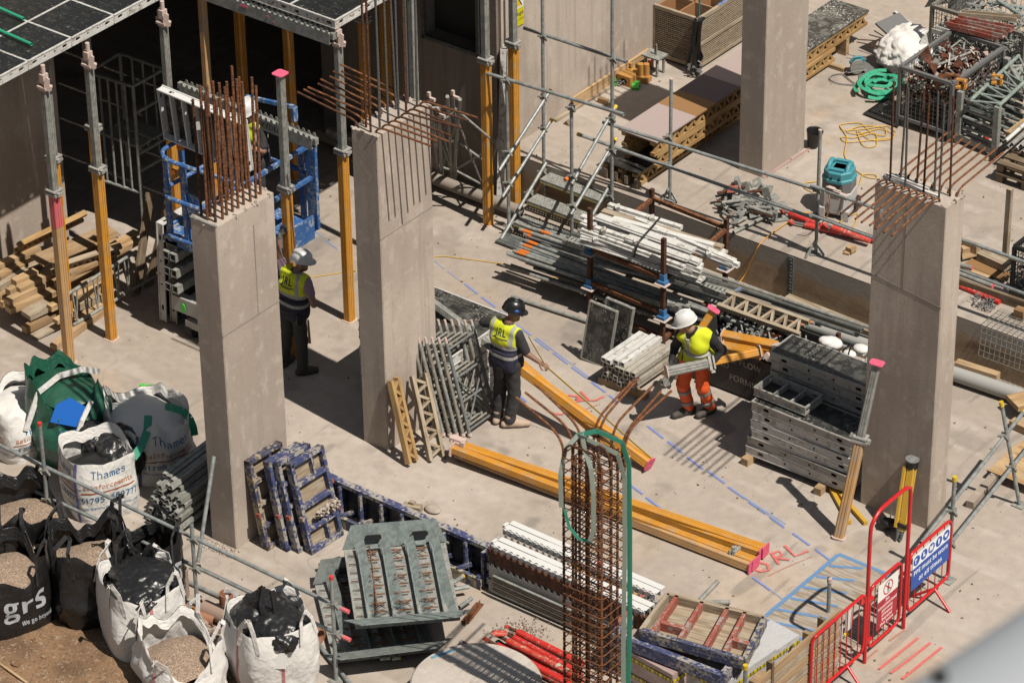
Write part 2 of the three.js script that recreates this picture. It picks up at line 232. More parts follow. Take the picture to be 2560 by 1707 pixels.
// ================================================================ COLUMNS
const propProfile = a => { const q = [], g = .3 * a, n = .055 * a, k = .2 * a; for (let s = 0; s < 4; s++) { const c = [[-.72 * a, -a], [-g - n, -a], [-g - n * .6, -a + k], [-g + n * .6, -a + k], [-g + n, -a], [g - n, -a], [g - n * .6, -a + k], [g + n * .6, -a + k], [g + n, -a], [.72 * a, -a]]; for (const [x, y] of c) { const t = s * Math.PI / 2; q.push([x * Math.cos(t) - y * Math.sin(t), x * Math.sin(t) + y * Math.cos(t)]); } } return shape(q); };
function column(label, x0, x1, z0, z1, y0, y1, seams) {
  const cx = (x0 + x1) / 2, cz = (z0 + z1) / 2, w = x1 - x0, d = z1 - z0, t = thing('concrete_column', label, 'column', [cx, y0, cz], 'bare concrete columns with starter bars');
  const c = .012, s = shape([[-w / 2 + c, -d / 2], [w / 2 - c, -d / 2], [w / 2, -d / 2 + c], [w / 2, d / 2 - c], [w / 2 - c, d / 2], [-w / 2 + c, d / 2], [-w / 2, d / 2 - c], [-w / 2, -d / 2 + c]]);
  const g = new THREE.ExtrudeGeometry(s, { depth: y1 - y0, bevelEnabled: false, steps: 1 }); g.rotateX(-Math.PI / 2); part(t, 'shaft', M.conc, boxUV(g));
  const sg = []; for (const [ax, u0, v0, u1, v1] of seams) { // raised fins where the formwork panels met
    if (ax === 'x') sg.push(bar([w / 2, v0, u0], [w / 2, v1, u1], .012, .006, [1, 0, 0])); else sg.push(bar([u0, v0, d / 2], [u1, v1, d / 2], .012, .008, [0, 0, 1])); }
  if (sg.length) part(t, 'formwork_seam', M.concDark, sg);
  const lump = []; for (let i = 0; i < 26; i++) { const e = Math.floor(rr(0, 4)), u = rr(-.5, .5), px = e < 2 ? (e ? 1 : -1) * (w / 2 - .012) : u * w, pz = e < 2 ? u * d : (e === 2 ? 1 : -1) * (d / 2 - .012); lump.push(box(rr(.02, .06), rr(.01, .03), rr(.02, .06), px, y1 - y0, pz, rr(0, 3), rr(0, 3), 0)); }
  part(t, 'rough_lip', M.conc, lump);
  return t;
}
const bars = (t, list, m = M.rust, r = .0135) => { for (const [x, z, h, tx = 0, tz = 0] of list) { const y = 4.44 - (t.position.y ? t.position.y : 0); part(t, 'starter_bar', Array.isArray(m) ? m[Math.floor(rnd() * m.length)] : m, cyl([x - t.position.x, y, z - t.position.z], [x + tx - t.position.x, y + h, z + tz - t.position.z], r, 7)); } };
const bent = (t, x, z, dx, dz, L, m, drop = 0, r = .0135) => { const X0 = x - t.position.x, Z0 = z - t.position.z, y = 4.44; part(t, 'bent_bar', m, path([[X0, y - .02, Z0], [X0 + dx * .02, y + .05, Z0 + dz * .02], [X0 + dx * .10, y + .095, Z0 + dz * .10], [X0 + dx * .3, y + .1 + drop * .2, Z0 + dz * .3], [X0 + dx * L, y + .1 + drop, Z0 + dz * L]], r, 6, 16)); };
{ // column beside the bags
  const t = column('tall concrete column nearest the white printed bags, with a dense crown of rusty upright bars', -.17, .23, 4.68, 5.68, 0, 4.45, [['x', .5, 3.0, -.5, 3.0], ['x', -.12, 3.0, -.12, 4.2]]);
  const L = []; for (let i = 0; i < 9; i++) L.push([.14 + rr(-.015, .015), 5.58 - i * .098, rr(1.35, 1.72), rr(-.03, .03), rr(-.03, .03)]); for (let i = 0; i < 8; i++) L.push([-.09 + rr(-.02, .02), 5.56 - i * .11, rr(1.35, 1.75), rr(-.03, .03), rr(-.03, .03)]); L.push([.03, 5.6, 1.5, .02, 0], [.06, 5.5, 1.4, -.03, .02], [.0, 5.52, 1.6, .02, -.03]);
  bars(t, L, [M.rust, M.rust, M.rustDark], .017);
  part(t, 'tag', M.whiteClean, [box(.07, .1, .004, -.12, 5.6, .36, 0, .6, .2)]); part(t, 'edge_strip', M.galv, bar([-.2, 4.462, .49], [.2, 4.462, .49], .03, .012));
}
{ const t = column('concrete column behind the leaning frames, its rusty bars bent outward both ways', -.06, .34, 1.955, 2.955, 0, 4.45, [['x', .5, 3.05, -.5, 3.05]]);
  for (let i = 0; i < 8; i++) { const z = 2.87 - i * .118; bent(t, .25, z, 1, 0, .9 + rr(-.06, .05), i > 2 && i < 7 ? M.rustDark : M.rust, rr(-.03, .06)); }
  for (let i = 0; i < 9; i++) bent(t, .02, 2.9 - i * .108, -1, .02 * rr(-1, 1), .95 + rr(-.08, .06), i % 3 ? M.rust : M.rustDark, .05 + rr(0, .06));
  bars(t, [[.2, 2.9, 2.0], [.24, 2.78, 1.75], [.22, 2.6, 1.9], [.25, 2.44, 1.7], [.22, 2.26, 1.95], [.24, 2.08, 1.9], [.08, 2.84, 1.9], [.06, 2.55, 2.0], [.08, 2.28, 2.1], [.1, 2.08, 2.3]].map(b => [...b, rr(-.03, .03), rr(-.03, .03)]), [M.rustGrey, M.rustGrey, M.rustDark], .0145);
}
column('concrete column on the raised slab between the plywood-topped beam stacks', .45, .85, -5.52, -4.5, S69, 5.1, [['z', -.2, 3.2, .2, 3.2]]);
{ const g = []; for (let i = 0; i < 6; i++) g.push(0); const t = scene.children[scene.children.length - 1]; for (let i = 0; i < 7; i++) part(t, 'starter_bar', M.rust, cyl([.1, 4.4, .42 - i * .14], [.1 + rr(-.02, .02), 5.9 + rr(-.2, .2), .42 - i * .14], .0135, 6)); for (let i = 0; i < 6; i++) part(t, 'bent_bar', M.rust, path([[.14, 4.38, .4 - i * .15], [.2, 4.5, .4 - i * .15], [.6, 4.52, .4 - i * .15], [1.0, 4.52, .4 - i * .15]], .0135, 6)); }
{ const t = column('wide grey concrete column beside the stack of metal deck panels', 5.65, 6.62, .0, .39, 0, 4.45, [['z', -.485, 3.25, .485, 3.12], ['z', -.04, 3.2, -.04, 4.4]]);
  for (let i = 0; i < 8; i++) bent(t, 5.76 + i * .102, .3, 0, 1, 1.0 + rr(-.06, .05), i < 2 ? M.rustDark : M.rust, -.03 - rr(0, .04));
  for (let i = 0; i < 8; i++) bent(t, 5.8 + i * .11, .1, 0, -1, 1.0 + rr(-.06, .08), M.rust, .04);
  bars(t, [[5.75, .22, 1.3], [5.84, .14, 1.28], [5.98, .26, 1.3], [6.06, .14, 1.26], [6.22, .25, 1.28], [6.3, .14, 1.3], [6.44, .27, 1.25], [6.5, .13, 1.3]].map(b => [...b, rr(-.03, .03), rr(-.03, .03)]), [M.rustDark, M.rustDark, M.rustGrey]);
  part(t, 'kicker_strip', M.whiteClean, [bar([-.48, 4.46, .02], [.3, 4.458, .03], .03, .03), bar([-.48, 4.462, -.06], [.1, 4.46, -.05], .04, .03)]); part(t, 'tag', M.whiteClean, box(.05, .13, .003, -.37, 4.08, .2));
}
{ // reinforcement cage standing in the foreground
  const x0 = 5.74, x1 = 6.24, z0 = 6.06, z1 = 6.46, H = 4.05, t = thing('rebar_cage', 'tall rusty reinforcement cage with a green sling draped over its top', 'rebar cage', [5.93, 0, 6.28]);
  const px = [x0, x0 + .16, x0 + .33, x1], pz = [z0, z0 + .12, z0 + .24, z1]; const top = (x, z, i) => i;
  for (const x of px) for (const z of [z0, z1]) W(t, 'upright_bar', x < 5.9 ? M.rustDark : M.rust, cyl([x, 0, z], [x, H + rr(-.05, .1), z], .0145, 7));
  for (const z of [pz[1], pz[2]]) for (const x of [x0, x1]) W(t, 'upright_bar', M.rustDark, cyl([x, 0, z], [x, H + rr(-.05, .1), z], .0145, 7));
  for (let y = .1; y < H; y += .125) { const k = rr(-.012, .012), o = .022; W(t, 'stirrup', M.rust, path([[x0 - o, y, z0 - o], [x1 + o, y + k, z0 - o], [x1 + o, y - k, z1 + o], [x0 - o, y + k, z1 + o]].flatMap((p, i, a) => { const n = a[(i + 1) % 4]; return [lerp3(p, n, .06), lerp3(p, n, .5), lerp3(p, n, .94)]; }), .0075, 5, 40, true));
    W(t, 'cross_tie', M.rustDark, [cyl([px[1], y + .02, z0 - o], [px[1], y + .02, z1 + o], .007, 5), cyl([px[2], y + .02, z0 - o], [px[2], y + .02, z1 + o], .007, 5), cyl([x0 - o, y + .03, pz[1]], [x1 + o, y + .03, pz[1]], .007, 5), cyl([x0 - o, y + .03, pz[2]], [x1 + o, y + .03, pz[2]], .007, 5)]); }
  const bend = (x, z, dx, dz, L, h) => W(t, 'bent_bar', M.rust, path([[x, H - .4, z], [x, H, z], [x + dx * .05, H + .13, z + dz * .05], [x + dx * .17, H + .23, z + dz * .17], [x + dx * L, H + h, z + dz * L]], .0145, 7, 20));
  bend(x0, z1, -1, 0, .62, .42); bend(x0, pz[2], -1, 0, .62, .40); bend(x0 + .02, pz[1], -1, 0, .6, .46); 
  bend(x0 + .1, z0, .05, -1, .66, .38); bend(px[1], z0, .02, -1, .7, .4); bend(px[2], z0, 0, -1, .72, .34); bend(x1 - .03, z0, .1, -1, .6, .42); bend(x1, z0, .08, -1, .75, .36);
  for (const z of pz) W(t, 'top_loop', M.rustDark, path([[x0, H - .3, z], [x0 + .02, H, z], [x0 + .1, H + .1, z], [x1 - .1, H + .1, z], [x1 - .02, H, z], [x1, H - .3, z]], .0135, 6, 20));
  const sl = solo('lifting_sling', 'green and grey webbing sling hanging over the rebar cage', 'lifting sling', M.greenStrap, [
    ribbon([[5.8, H + .12, 6.3], [5.98, H + .2, 6.2], [6.25, H + .12, 6.12], [6.31, H - .15, 6.08], [6.32, H - 1, 6.07], [6.32, H - 2.2, 6.06], [6.31, H - 3.1, 6.07], [6.32, .6, 6.06]], .055, [.3, .1, 1]),
    ribbon([[5.78, H - .7, 6.5], [5.85, H - .9, 6.51], [5.98, H - 1.0, 6.51], [6.12, H - .98, 6.5]], .035, [.2, .3, 1])], [6.2, 0, 6.2]);
  solo('lifting_sling', 'faded pale webbing sling looped across the top of the rebar cage', 'lifting sling', M.paleStrap, [
    ribbon([[5.86, H + .17, 6.3], [6.02, H + .12, 6.46], [6.13, H - .05, 6.5], [6.17, H - .35, 6.51], [6.17, H - .8, 6.51], [6.13, H - .96, 6.52]], .05, [.4, .2, 1]),
    ribbon([[5.74, H - .7, 6.5], [5.73, H - .3, 6.5], [5.76, H + .02, 6.45], [5.84, H + .16, 6.34], [5.98, H + .18, 6.36], [6.25, H + .02, 6.2], [6.3, H - .3, 6.14], [6.3, H - 1.2, 6.13], [6.295, H - 2.5, 6.14], [6.3, .6, 6.14]], .05, [.4, .1, 1])], [6.2, 0, 6.34]);
}

// ================================================================ DECK FORMWORK AND PROPS
const filmTex = (() => { const c = document.createElement('canvas'); c.width = c.height = 1024; const g = c.getContext('2d'); g.fillStyle = '#1d1f1f'; g.fillRect(0, 0, 1024, 1024);
  for (let i = 0; i < 2600; i++) { const k = rr(15, 60); g.fillStyle = `rgba(${k},${k},${k - 3},.25)`; g.fillRect(rr(0, 1024), rr(0, 1024), rr(4, 90), rr(2, 20)); }
  g.font = 'bold 50px sans-serif'; g.textAlign = 'center'; g.textBaseline = 'middle';
  for (let j = 0; j < 8; j++) for (let i = 0; i < 6; i++) { const x = 85 + i * 170 + (j % 2) * 85, y = 64 + j * 128, a = rr(.12, .34); g.strokeStyle = g.fillStyle = `rgba(160,150,120,${a})`; g.lineWidth = 6; if ((i + j) % 2) { g.strokeRect(x - 68, y - 34, 136, 68); g.fillText('PERI', x, y + 2); } else { g.font = '24px sans-serif'; g.fillText('PERI', x, y); g.font = 'bold 50px sans-serif'; } }
  for (let i = 0; i < 420; i++) { const a = rr(.1, .75), w = Math.pow(rnd(), 3) * 40 + 3; g.fillStyle = `rgba(205,200,190,${a})`; g.save(); g.translate(rr(0, 1024), rr(0, 1024)); g.rotate(rr(-.5, .5)); g.fillRect(0, 0, w, rr(2, 7)); g.restore(); }
  const t = new THREE.CanvasTexture(c); t.colorSpace = THREE.SRGBColorSpace; t.wrapS = t.wrapT = THREE.RepeatWrapping; return t; })();
M.film = mat(0, .38, { map: filmTex, bumpMap: rep(fineBump, 6, 6), bumpScale: .003 });
const TOP = 4.45;
function sideHoles(L, big = .1, y = 0) { const h = []; for (const f of [-.36, .36]) h.push(slot(f * L, y, .085, .042)); for (const f of [-.12, .12]) h.push(ell(f * L, y, .016, .018, 10)); return h; }
// metal framed panel, film face up: local x length, z width, y up from 0 to h
function panelParts(o, L, w, h, frame, film, ribs = 3, inset = .004) {
  const sp = (len, hh) => ext(shape([[-len / 2, -hh / 2], [len / 2, -hh / 2], [len / 2, hh / 2], [-len / 2, hh / 2]], sideHoles(len)), .012);
  const g = [sp(L, h).translate(0, h / 2, w / 2 - .012), sp(L, h).translate(0, h / 2, -w / 2), sp(w - .024, h).rotateY(Math.PI / 2).translate(L / 2 - .012, h / 2, 0), sp(w - .024, h).rotateY(Math.PI / 2).translate(-L / 2, h / 2, 0)];
  for (const s of [-1, 1]) g.push(box(L + .008, .016, .014, 0, h - .01, s * (w / 2 + .003)), box(L + .008, .012, .012, 0, .008, s * (w / 2 + .002)));
  for (const s of [-1, 1]) g.push(box(.014, .016, w - .012, s * (L / 2 + .0015), h - .011, 0));
  part(o, 'frame', frame, g);
  if (film) part(o, 'deck_sheet', film, box(L - .03, .012, w - .03, 0, h - .006 - inset, 0));
  for (let i = 1; i <= ribs; i++) part(o, 'rib', frame, box(.022, h * .62, w - .03, -L / 2 + L * i / (ribs + 1), h * .4, 0));
}
const deckParts = (t, X0, X1, Z0, Z1, skip) => { for (let x = X1; x > X0; x -= .75) for (let z = Z1; z > Z0; z -= .77) { if (skip && skip(x, z)) continue; const o = new THREE.Group(); o.name = 'deck_panel'; o.position.set(x - .375 - t.position.x, -.135, z - .385 - t.position.z); t.add(o); const edge = x === X1 || z === Z1; panelParts(o, .745, .765, .13, M.white, M.film, edge ? 2 : 0); } };
{ const t = thing('formwork_deck', 'black-faced slab formwork deck carrying two green plastic tubes', 'formwork deck', [-4.36, TOP, 3]); deckParts(t, -9.2, -4.36, 1.0, 6.98 + .1, null);
  const u = thing('formwork_deck', 'slab formwork deck whose corner rests on the prop beside the bent-bar column', 'formwork deck', [-2.02, TOP, .9]); deckParts(u, -12, -2.02, -2.9, .92, null);
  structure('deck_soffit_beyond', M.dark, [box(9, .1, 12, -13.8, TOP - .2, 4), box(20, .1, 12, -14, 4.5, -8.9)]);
  solo('plastic_tube', 'green plastic tube lying on the deck, the one nearer its edge', 'tube', M.green, pipe([-5.305,4.49,3.665], [-4.566,4.49,3.716], .022), [-4.566,4.49,3.716]); solo('plastic_tube', 'green plastic tube on the deck, close to the seam crossing', 'tube', M.green, pipe([-5.74,4.49,3.226], [-5.129,4.49,3.274], .022), [-5.129,4.49,3.274]);
}
// white toothed beam: local x along length, y up
const beamSide = (L, h) => { const q = [[-L / 2, -h / 2], [L / 2, -h / 2], [L / 2, h * .3]]; const n = Math.round(L / .09); for (let i = 0; i < n; i++) { const x = L / 2 - (i + .5) * L / n; q.push([x + .03, h * .3], [x + .018, h / 2], [x - .012, h / 2], [x - .02, h * .3]); } q.push([-L / 2, h * .3]); return shape(q); };
function beamParts(o, L, m, text) { part(o, 'web', m, [ext(beamSide(L, .2), .006).translate(0, .1, .045), ext(beamSide(L, .2), .006).translate(0, .1, -.051), box(L, .012, .1, 0, .14, 0), box(L, .012, .1, 0, .02, 0)]); part(o, 'end_hook', m, [box(.05, .09, .06, L / 2 + .02, .12, 0), box(.05, .09, .06, -L / 2 - .02, .12, 0)]); if (text) { const q = part(o, 'lettering', text, boxUV(new THREE.PlaneGeometry(.9, .14)).translate(.2, .09, .054)); const g = new THREE.PlaneGeometry(.9, .15); g.translate(L / 2 - .65, .085, .054); q.geometry = fix(g); } }
const letter = (txt, w, h, draw) => { const c = document.createElement('canvas'); c.width = w; c.height = h; const g = c.getContext('2d'); draw(g, w, h); const t = new THREE.CanvasTexture(c); t.colorSpace = THREE.SRGBColorSpace; t.anisotropy = 8; return t; };
const decal = (t, rough = .6, o = {}) => { const m = mat(0, rough, { map: t, transparent: true, alphaTest: .35, ...o }); return m; };
const skyTex = letter('', 512, 86, (g, w, h) => { g.clearRect(0, 0, w, h); g.fillStyle = '#c02030'; g.fillRect(6, 20, 80, 42); g.fillStyle = '#fff'; g.font = 'bold 30px sans-serif'; g.fillText('PERI', 10, 52); g.fillStyle = '#30302e'; g.font = 'bold 62px sans-serif'; g.fillText('SKYDECK', 110, 64); });
const skyMat = decal(skyTex);
{ const a = [-2.06, 4.1, .93], t = thing('deck_beam', 'grey toothed deck beam carrying the free edge of the deck above the lift', 'beam', [-3.2, 4.1, .93]); beamParts(t, 2.25, M.galvDull); part(t, 'paint_splash', M.pink, [box(.12, .03, .004, -.3, .12, .055), box(.03, .02, .004, .1, .1, .055), box(.02, .02, .004, .2, .05, .055)]);
  const u = copy(t, 'grey toothed deck beam behind the white lift panel, under the deck', [-5.5, 4.1, .93]); }
// ---- multi props, base at the origin, standing along +y
function prop(label, L, nut, o = {}) {
  const t = thing('shoring_prop', label, 'prop', [0, 0, 0], o.group), outer = o.outer ?? M.yellow, inner = o.inner ?? M.greyProp, ao = .062, ai = .048;
  const up = (a, y0, y1) => { const g = sweep(propProfile(a), [0, y0, 0], [0, y1, 0], [0, 0, 1]); return g; };
  const lo = o.flip ? [inner, ai, outer, ao] : [outer, ao, inner, ai];
  part(t, 'outer_tube', lo[0], up(lo[1], .012, nut)); if (L > nut) part(t, 'inner_tube', lo[2], up(lo[3], nut, L - .012));
  if (L > nut) part(t, 'wing_nut', o.nutMat ?? M.alu, [ext(shape([[-.095, -.075], [.095, -.075], [.095, .075], [-.095, .075]], [[[-.05, -.05], [.05, -.05], [.05, .05], [-.05, .05]]]), .035).rotateX(-Math.PI / 2).translate(0, nut - .02, 0), ext(shape([[-.085, -.08], [.085, -.08], [.085, .08], [-.085, .08]], [[[-.05, -.05], [.05, -.05], [.05, .05], [-.05, .05]]]), .022).rotateX(-Math.PI / 2).translate(0, nut + .035, 0), box(.04, .05, .05, .11, nut + .02, .03), box(.04, .05, .05, -.11, nut + .02, -.03)]);
  const plate = (y, m) => part(t, 'end_plate', m, [ext(shape([[-.085, -.06], [-.06, -.085], [.06, -.085], [.085, -.06], [.085, .06], [.06, .085], [-.06, .085], [-.085, .06]], [ell(0, 0, .022, .022, 10)]), .012).rotateX(-Math.PI / 2).translate(0, y, 0), box(.05, .002, .05, 0, y + .006, 0)]);
  plate(0, o.base ?? M.castPink); if (o.head !== 'drop' && o.head !== 'none') plate(L - .012, o.top ?? M.castPink);
  if (o.head === 'drop') { const ear = s => ext(shape([[-.05, 0], [.05, 0], [.06, .06], [.03, .07], [.035, .16], [.0, .19], [-.03, .15], [-.04, .06]]), .025).rotateY(s > 0 ? .5 : .5 + Math.PI).translate(s * .075, L - .02, s * .02);
    part(t, 'drop_head', M.castPink, [cyl([0, L - .03, 0], [0, L + .3, 0], .028, 8), box(.15, .03, .13, 0, L, 0), ear(1), ear(-1), box(.07, .12, .09, 0, L + .12, 0), box(.1, .025, .03, 0, L - .035, .04)]); part(t, 'head_rim', M.pink, box(.11, .012, .1, 0, L - .02, 0)); }
  return t;
}
const stand = (t, x, z, lean = [0, 0], ry = 0) => { t.position.set(x, 0, z); t.rotation.set(lean[1], ry, -lean[0]); return t; };
const pG = 'props standing under the slab formwork';
stand(prop('orange standing prop splashed pink below its collar, beside the timber pile', 4.04, 2.53, { outer: M.oldYellow, head: 'drop' }), -4.284, 3.83);
stand(prop('clean orange standing prop at the end of the timber pile, second from the deck corner', 4.04, 2.53, { head: 'drop' }), -4.25, 3.07);
part(scene.getObjectByName('shoring_prop'), 'pink_spray', M.pinkCap, sweep(propProfile(.0632), [0, 2.05, 0], [0, 2.5, 0], [0, 0, 1]));
stand(prop('standing prop whose grey upper tube rises behind the white lift panel', 4.04, 2.53, { head: 'drop' }), -4.28, 1.66);
stand(prop('plain grey upper prop tube rising in the dark behind the lift', 4.3, 2.53, { head: 'none', inner: M.oldYellow }), -4.3, .9);
stand(prop('free-standing prop topped by a pink plate, gripped by the worker in a white helmet', 4.16, 2.51, { top: M.pink, base: M.castPink }), -2.017, 1.992);
stand(prop('standing prop holding the corner of the deck, in front of the bent-bar column', 4.1, 2.53, { head: 'drop' }), -2.042, .856);
stand(prop('tall orange prop in full sun where the pale pipe ends beside the scaffold stair', 4.3, 2.52, {}), -2.122, -2.215);
stand(prop('orange prop standing hard against the corner of the core wall', 4.3, 2.54, {}), -2.09, -2.78);
stand(prop('long grey prop tube just behind the starter bars of the bent-bar column', 4.3, .9, { inner: M.greyProp }), -2.03, -.6);
stand(prop('orange prop in shade behind the starter bars, nearer the deck corner', 4.3, 2.53, {}), -4.2, -2.15);
stand(prop('orange prop in shade close to the dim core wall and its window', 4.3, 2.6, {}), -4.33, -2.76);
stand(prop('dark orange prop deep under the deck, above the scissor lift', 4.3, 2.53, {}), -5.9, -1.5); stand(prop('dark orange prop deep under the deck, above the pink plate', 4.3, 2.53, {}), -5.1, -1.6);
stand(prop('dark orange prop right behind the prop with the pink-sprayed tube', 4.3, 2.53, {}), -4.9, 3.2); stand(prop('dark orange prop behind the scaffold ladder cage', 4.3, 2.53, {}), -5.05, 2.3);
// timber chocks beside the lone prop
for (const [p, l] of [[[-4.347,0,-0.669], 'timber block lying behind the worker and his prop, nearer the lift'], [[-4.055,0,-0.359], 'timber block lying behind the prop, nearer the worker']]) solo('timber_block', l, 'timber block', M.oldWood, box(.32, .1, .12, p[0] - .06, .05, p[2], 0, .2, 0), p);

// ================================================================ UNDER AND BESIDE THE DECK
function orient(o, at, x, y) { const X = V3(x).normalize(), Z = X.clone().cross(V3(y)).normalize(), Y = Z.clone().cross(X); o.position.set(...at); o.quaternion.setFromRotationMatrix(new THREE.Matrix4().makeBasis(X, Y, Z)); return o; }
// timber lattice girder along local x, chords and zigzag web, height in y
function latticeParts(o, L, m, H = .2) { part(o, 'chord', m, box(L, .05, .075, 0, .025, 0)); part(o, 'chord', m, box(L, .05, .075, 0, H - .025, 0)); const n = Math.max(2, Math.round(L / .2)); for (let i = 0; i < n; i++) { const x0 = -L / 2 + .03 + i * (L - .06) / n, x1 = x0 + (L - .06) / n, xm = (x0 + x1) / 2; part(o, 'web', m, [bar([x0 + .02, .045, 0], [xm, H - .045, 0], .035, .06, [0, 0, 1]), bar([xm, H - .045, 0], [x1 - .02, .045, 0], .035, .06, [0, 0, 1])]); } }
function lattice(label, a, b, m, up = [0, 1, 0], group, H) { const t = thing('lattice_girder', label, 'timber girder', a, group); latticeParts(t, len(sub(b, a)), m, H); const X = V3(sub(b, a)).normalize(), Z = X.clone().cross(V3(up)).normalize(), Y = Z.clone().cross(X); t.position.set(...lerp3(a, b, .5)); t.quaternion.setFromRotationMatrix(new THREE.Matrix4().makeBasis(X, Y, Z)); return t; }
{ const gT = 'loose timbers heaped under the deck', lab = 'sawn timber in the loose heap under the deck edge', ms = [M.wood, M.wood2, M.wood3, M.greyWood, M.wood, M.wood3];
  const T = [ // near end, far end, width, height
    [[-4.646,0.05,3.757], [-4.773,0.05,2.684], .1, .1], [[-5.185,0.12,3.73], [-5.099,0.12,3.068], .1, .1], [[-4.904,0.2,3.43], [-4.873,0.2,3.085], .1, .06], [[-5.271,0.24,3.6], [-5.197,0.26,3.216], .22, .07], [[-5.49,0.3,3.7], [-5.308,0.3,2.913], .15, .08], [[-5.079,0.3,3.348], [-5.047,0.3,3.116], .1, .08],
    [[-5.539,0.38,3.668], [-5.463,0.38,3.052], .12, .08], [[-5.645,0.42,3.527], [-5.621,0.42,3.275], .1, .1], [[-5.656,0.5,3.396], [-5.607,0.5,3.029], .12, .1], [[-5.873,0.4,3.491], [-5.848,0.42,2.972], .1, .08], [[-6.011,0.45,3.344], [-5.954,0.45,2.874], .12, .06], [[-5.85,0.3,3.526], [-5.794,0.32,3.221], .12, .1], [[-5.551,0.44,3.428], [-5.459,0.46,2.766], .1, .09],
    [[-5.271,0.4,2.997], [-5.23,0.42,2.274], .1, .1], [[-5.075,0.25,2.966], [-4.958,0.25,2.409], .12, .1], [[-5.024,0.15,3.003], [-4.902,0.15,2.422], .12, .1], [[-5.234,0.45,2.862], [-5.16,0.45,1.537], .11, .08], [[-5.254,0.5,2.268], [-5.262,0.5,1.45], .12, .05], [[-6.138,0.5,3.21], [-6.006,0.5,2.561], .12, .08], [[-5.234,0.5,2.8], [-5.127,0.5,2.174], .1, .06], [[-5.783,0.2,3.552], [-5.8,0.2,3.285], .1, .1], [[-6.001,0.3,3.263], [-5.967,0.3,2.426], .12, .1], [[-6.387,0.45,2.907], [-6.363,0.45,2.453], .12, .05], [[-4.866,0.05,3.123], [-4.818,0.05,2.437], .12, .09], [[-5.096,0.3,2.685], [-5.015,0.3,2.2], .12, .1], [[-5.653,0.2,3.129], [-5.555,0.2,2.44], .14, .1], [[-6.152,0.25,2.891], [-6.02,0.25,2.118], .14, .1], [[-4.926,0.05,2.891], [-4.884,0.05,2.251], .12, .08], [[-5.537,0.1,2.979], [-5.453,0.1,2.157], .16, .12], [[-5.669,0.1,3.264], [-5.586,0.1,2.59], .16, .12], [[-5.681,0.35,2.462], [-5.477,0.35,1.584], .16, .1]];
  T.forEach(([a, b, w, h], i) => solo('sawn_timber', lab, 'timber', ms[i % 6], bar(a, b, w, h), a, gT));
  solo('plywood_sheet', 'pale plywood sheet lying aslant over the loose timbers', 'plywood', M.wood2, bar([-5.65,0.62,2.956], [-5.354,0.66,1.786], .34, .02), [-5.65,0.62,2.956]);
  solo('plywood_sheet', 'weathered plywood offcut under the near end of the timber heap', 'plywood', M.greyWood, bar([-5.133,0.03,3.671], [-5.041,0.06,3.135], .3, .018), [-5.133,0.03,3.671]);
  lattice('yellowish lattice girder leaning along the back of the timber heap', [-6.137,0.55,2.884], [-6.013,0.55,1.719], M.hWood, [.5, .8, 0]);
  lattice('grey weathered lattice girder half buried in the timber heap', [-5.415,0.5,2.934], [-5.08,0.5,1.995], M.greyWood, [.5, .8, 0]);
  // steel ladder girder
  const lg = thing('ladder_beam', 'galvanised tube ladder beam propped beside the timber heap', 'ladder beam', [-4.748,0.12,3.268]); const A = [-4.744,0.62,3.314], B = [-4.771,0.62,1.97], C = [-4.748,0.12,3.268], D = [-4.727,0.12,1.66];
  W(lg, 'chord', M.galvDull, cyl(A, B, .024)); W(lg, 'chord', M.galvDull, cyl(C, D, .024)); for (let i = 0; i < 6; i++) { const f = .06 + i * .15; W(lg, 'strut', M.galvDull, cyl(lerp3(A, B, f), lerp3(C, D, f * .82), .012, 6)); W(lg, 'strut', M.galvDull, cyl(lerp3(A, B, f + .07), lerp3(C, D, f * .82), .012, 6)); }
  // planks standing in the dark beside the lift
  for (const [a, b, l] of [[[-4.735,0,2.085], [-5,1.176,1.4], 'old plank leaning in shade beside the scaffold cage foot'], [[-4.755,0,1.815], [-4.6,1.344,1.4], 'old plank leaning in shade next to the lift']]) solo('old_plank', l, 'plank', M.oldWood, bar(a, b, .14, .04, [1, 0, 0]), a);
}
{ // tube access cage in the shade
  const x = -5.79, z = .78, t = thing('scaffold_cage', 'galvanised tube access cage with a small platform, in the shade under the deck', 'scaffold cage', [x, 0, z]), H = 2.28;
  const c = (n, a, b, r = .024) => W(t, n, M.galvDull, cyl(a, b, r, 8));
  c('post', [x, 0, z], [x, H, z]); c('post', [x - .73, .55, z + .06], [x - .73, H, z + .06]); c('post', [x, .3, z - .62], [x, H, z - .62]); c('post', [x - .8, .5, z - .6], [x - .8, H, z - .6]);
  for (const y of [H - .02, .62]) c('rail', [x - .75, y, z + .06], [x, y, z]); for (const y of [H - .02, 1.85, 1.22, .95]) c('rail', [x, y, z], [x, y, z - .66]); c('rail', [x - .76, H - .02, z + .06], [x - .8, H - .02, z - .6]); c('rail', [x, H - .02, z - .62], [x - .8, H - .02, z - .6]);
  for (let i = 1; i < 5; i++) c('baluster', [x - .73 * i / 5, .62, z + .01 * i], [x - .73 * i / 5, H, z + .01 * i], .017); for (let i = 1; i < 4; i++) c('baluster', [x - .8 * i / 4, .9, z - .62], [x - .8 * i / 4, H, z - .62], .014);
  W(t, 'platform', M.alu, [box(.7, .03, .26, x - .4, 1.27, z - .2), box(.7, .03, .26, x - .4, 1.27, z - .5)]);
}
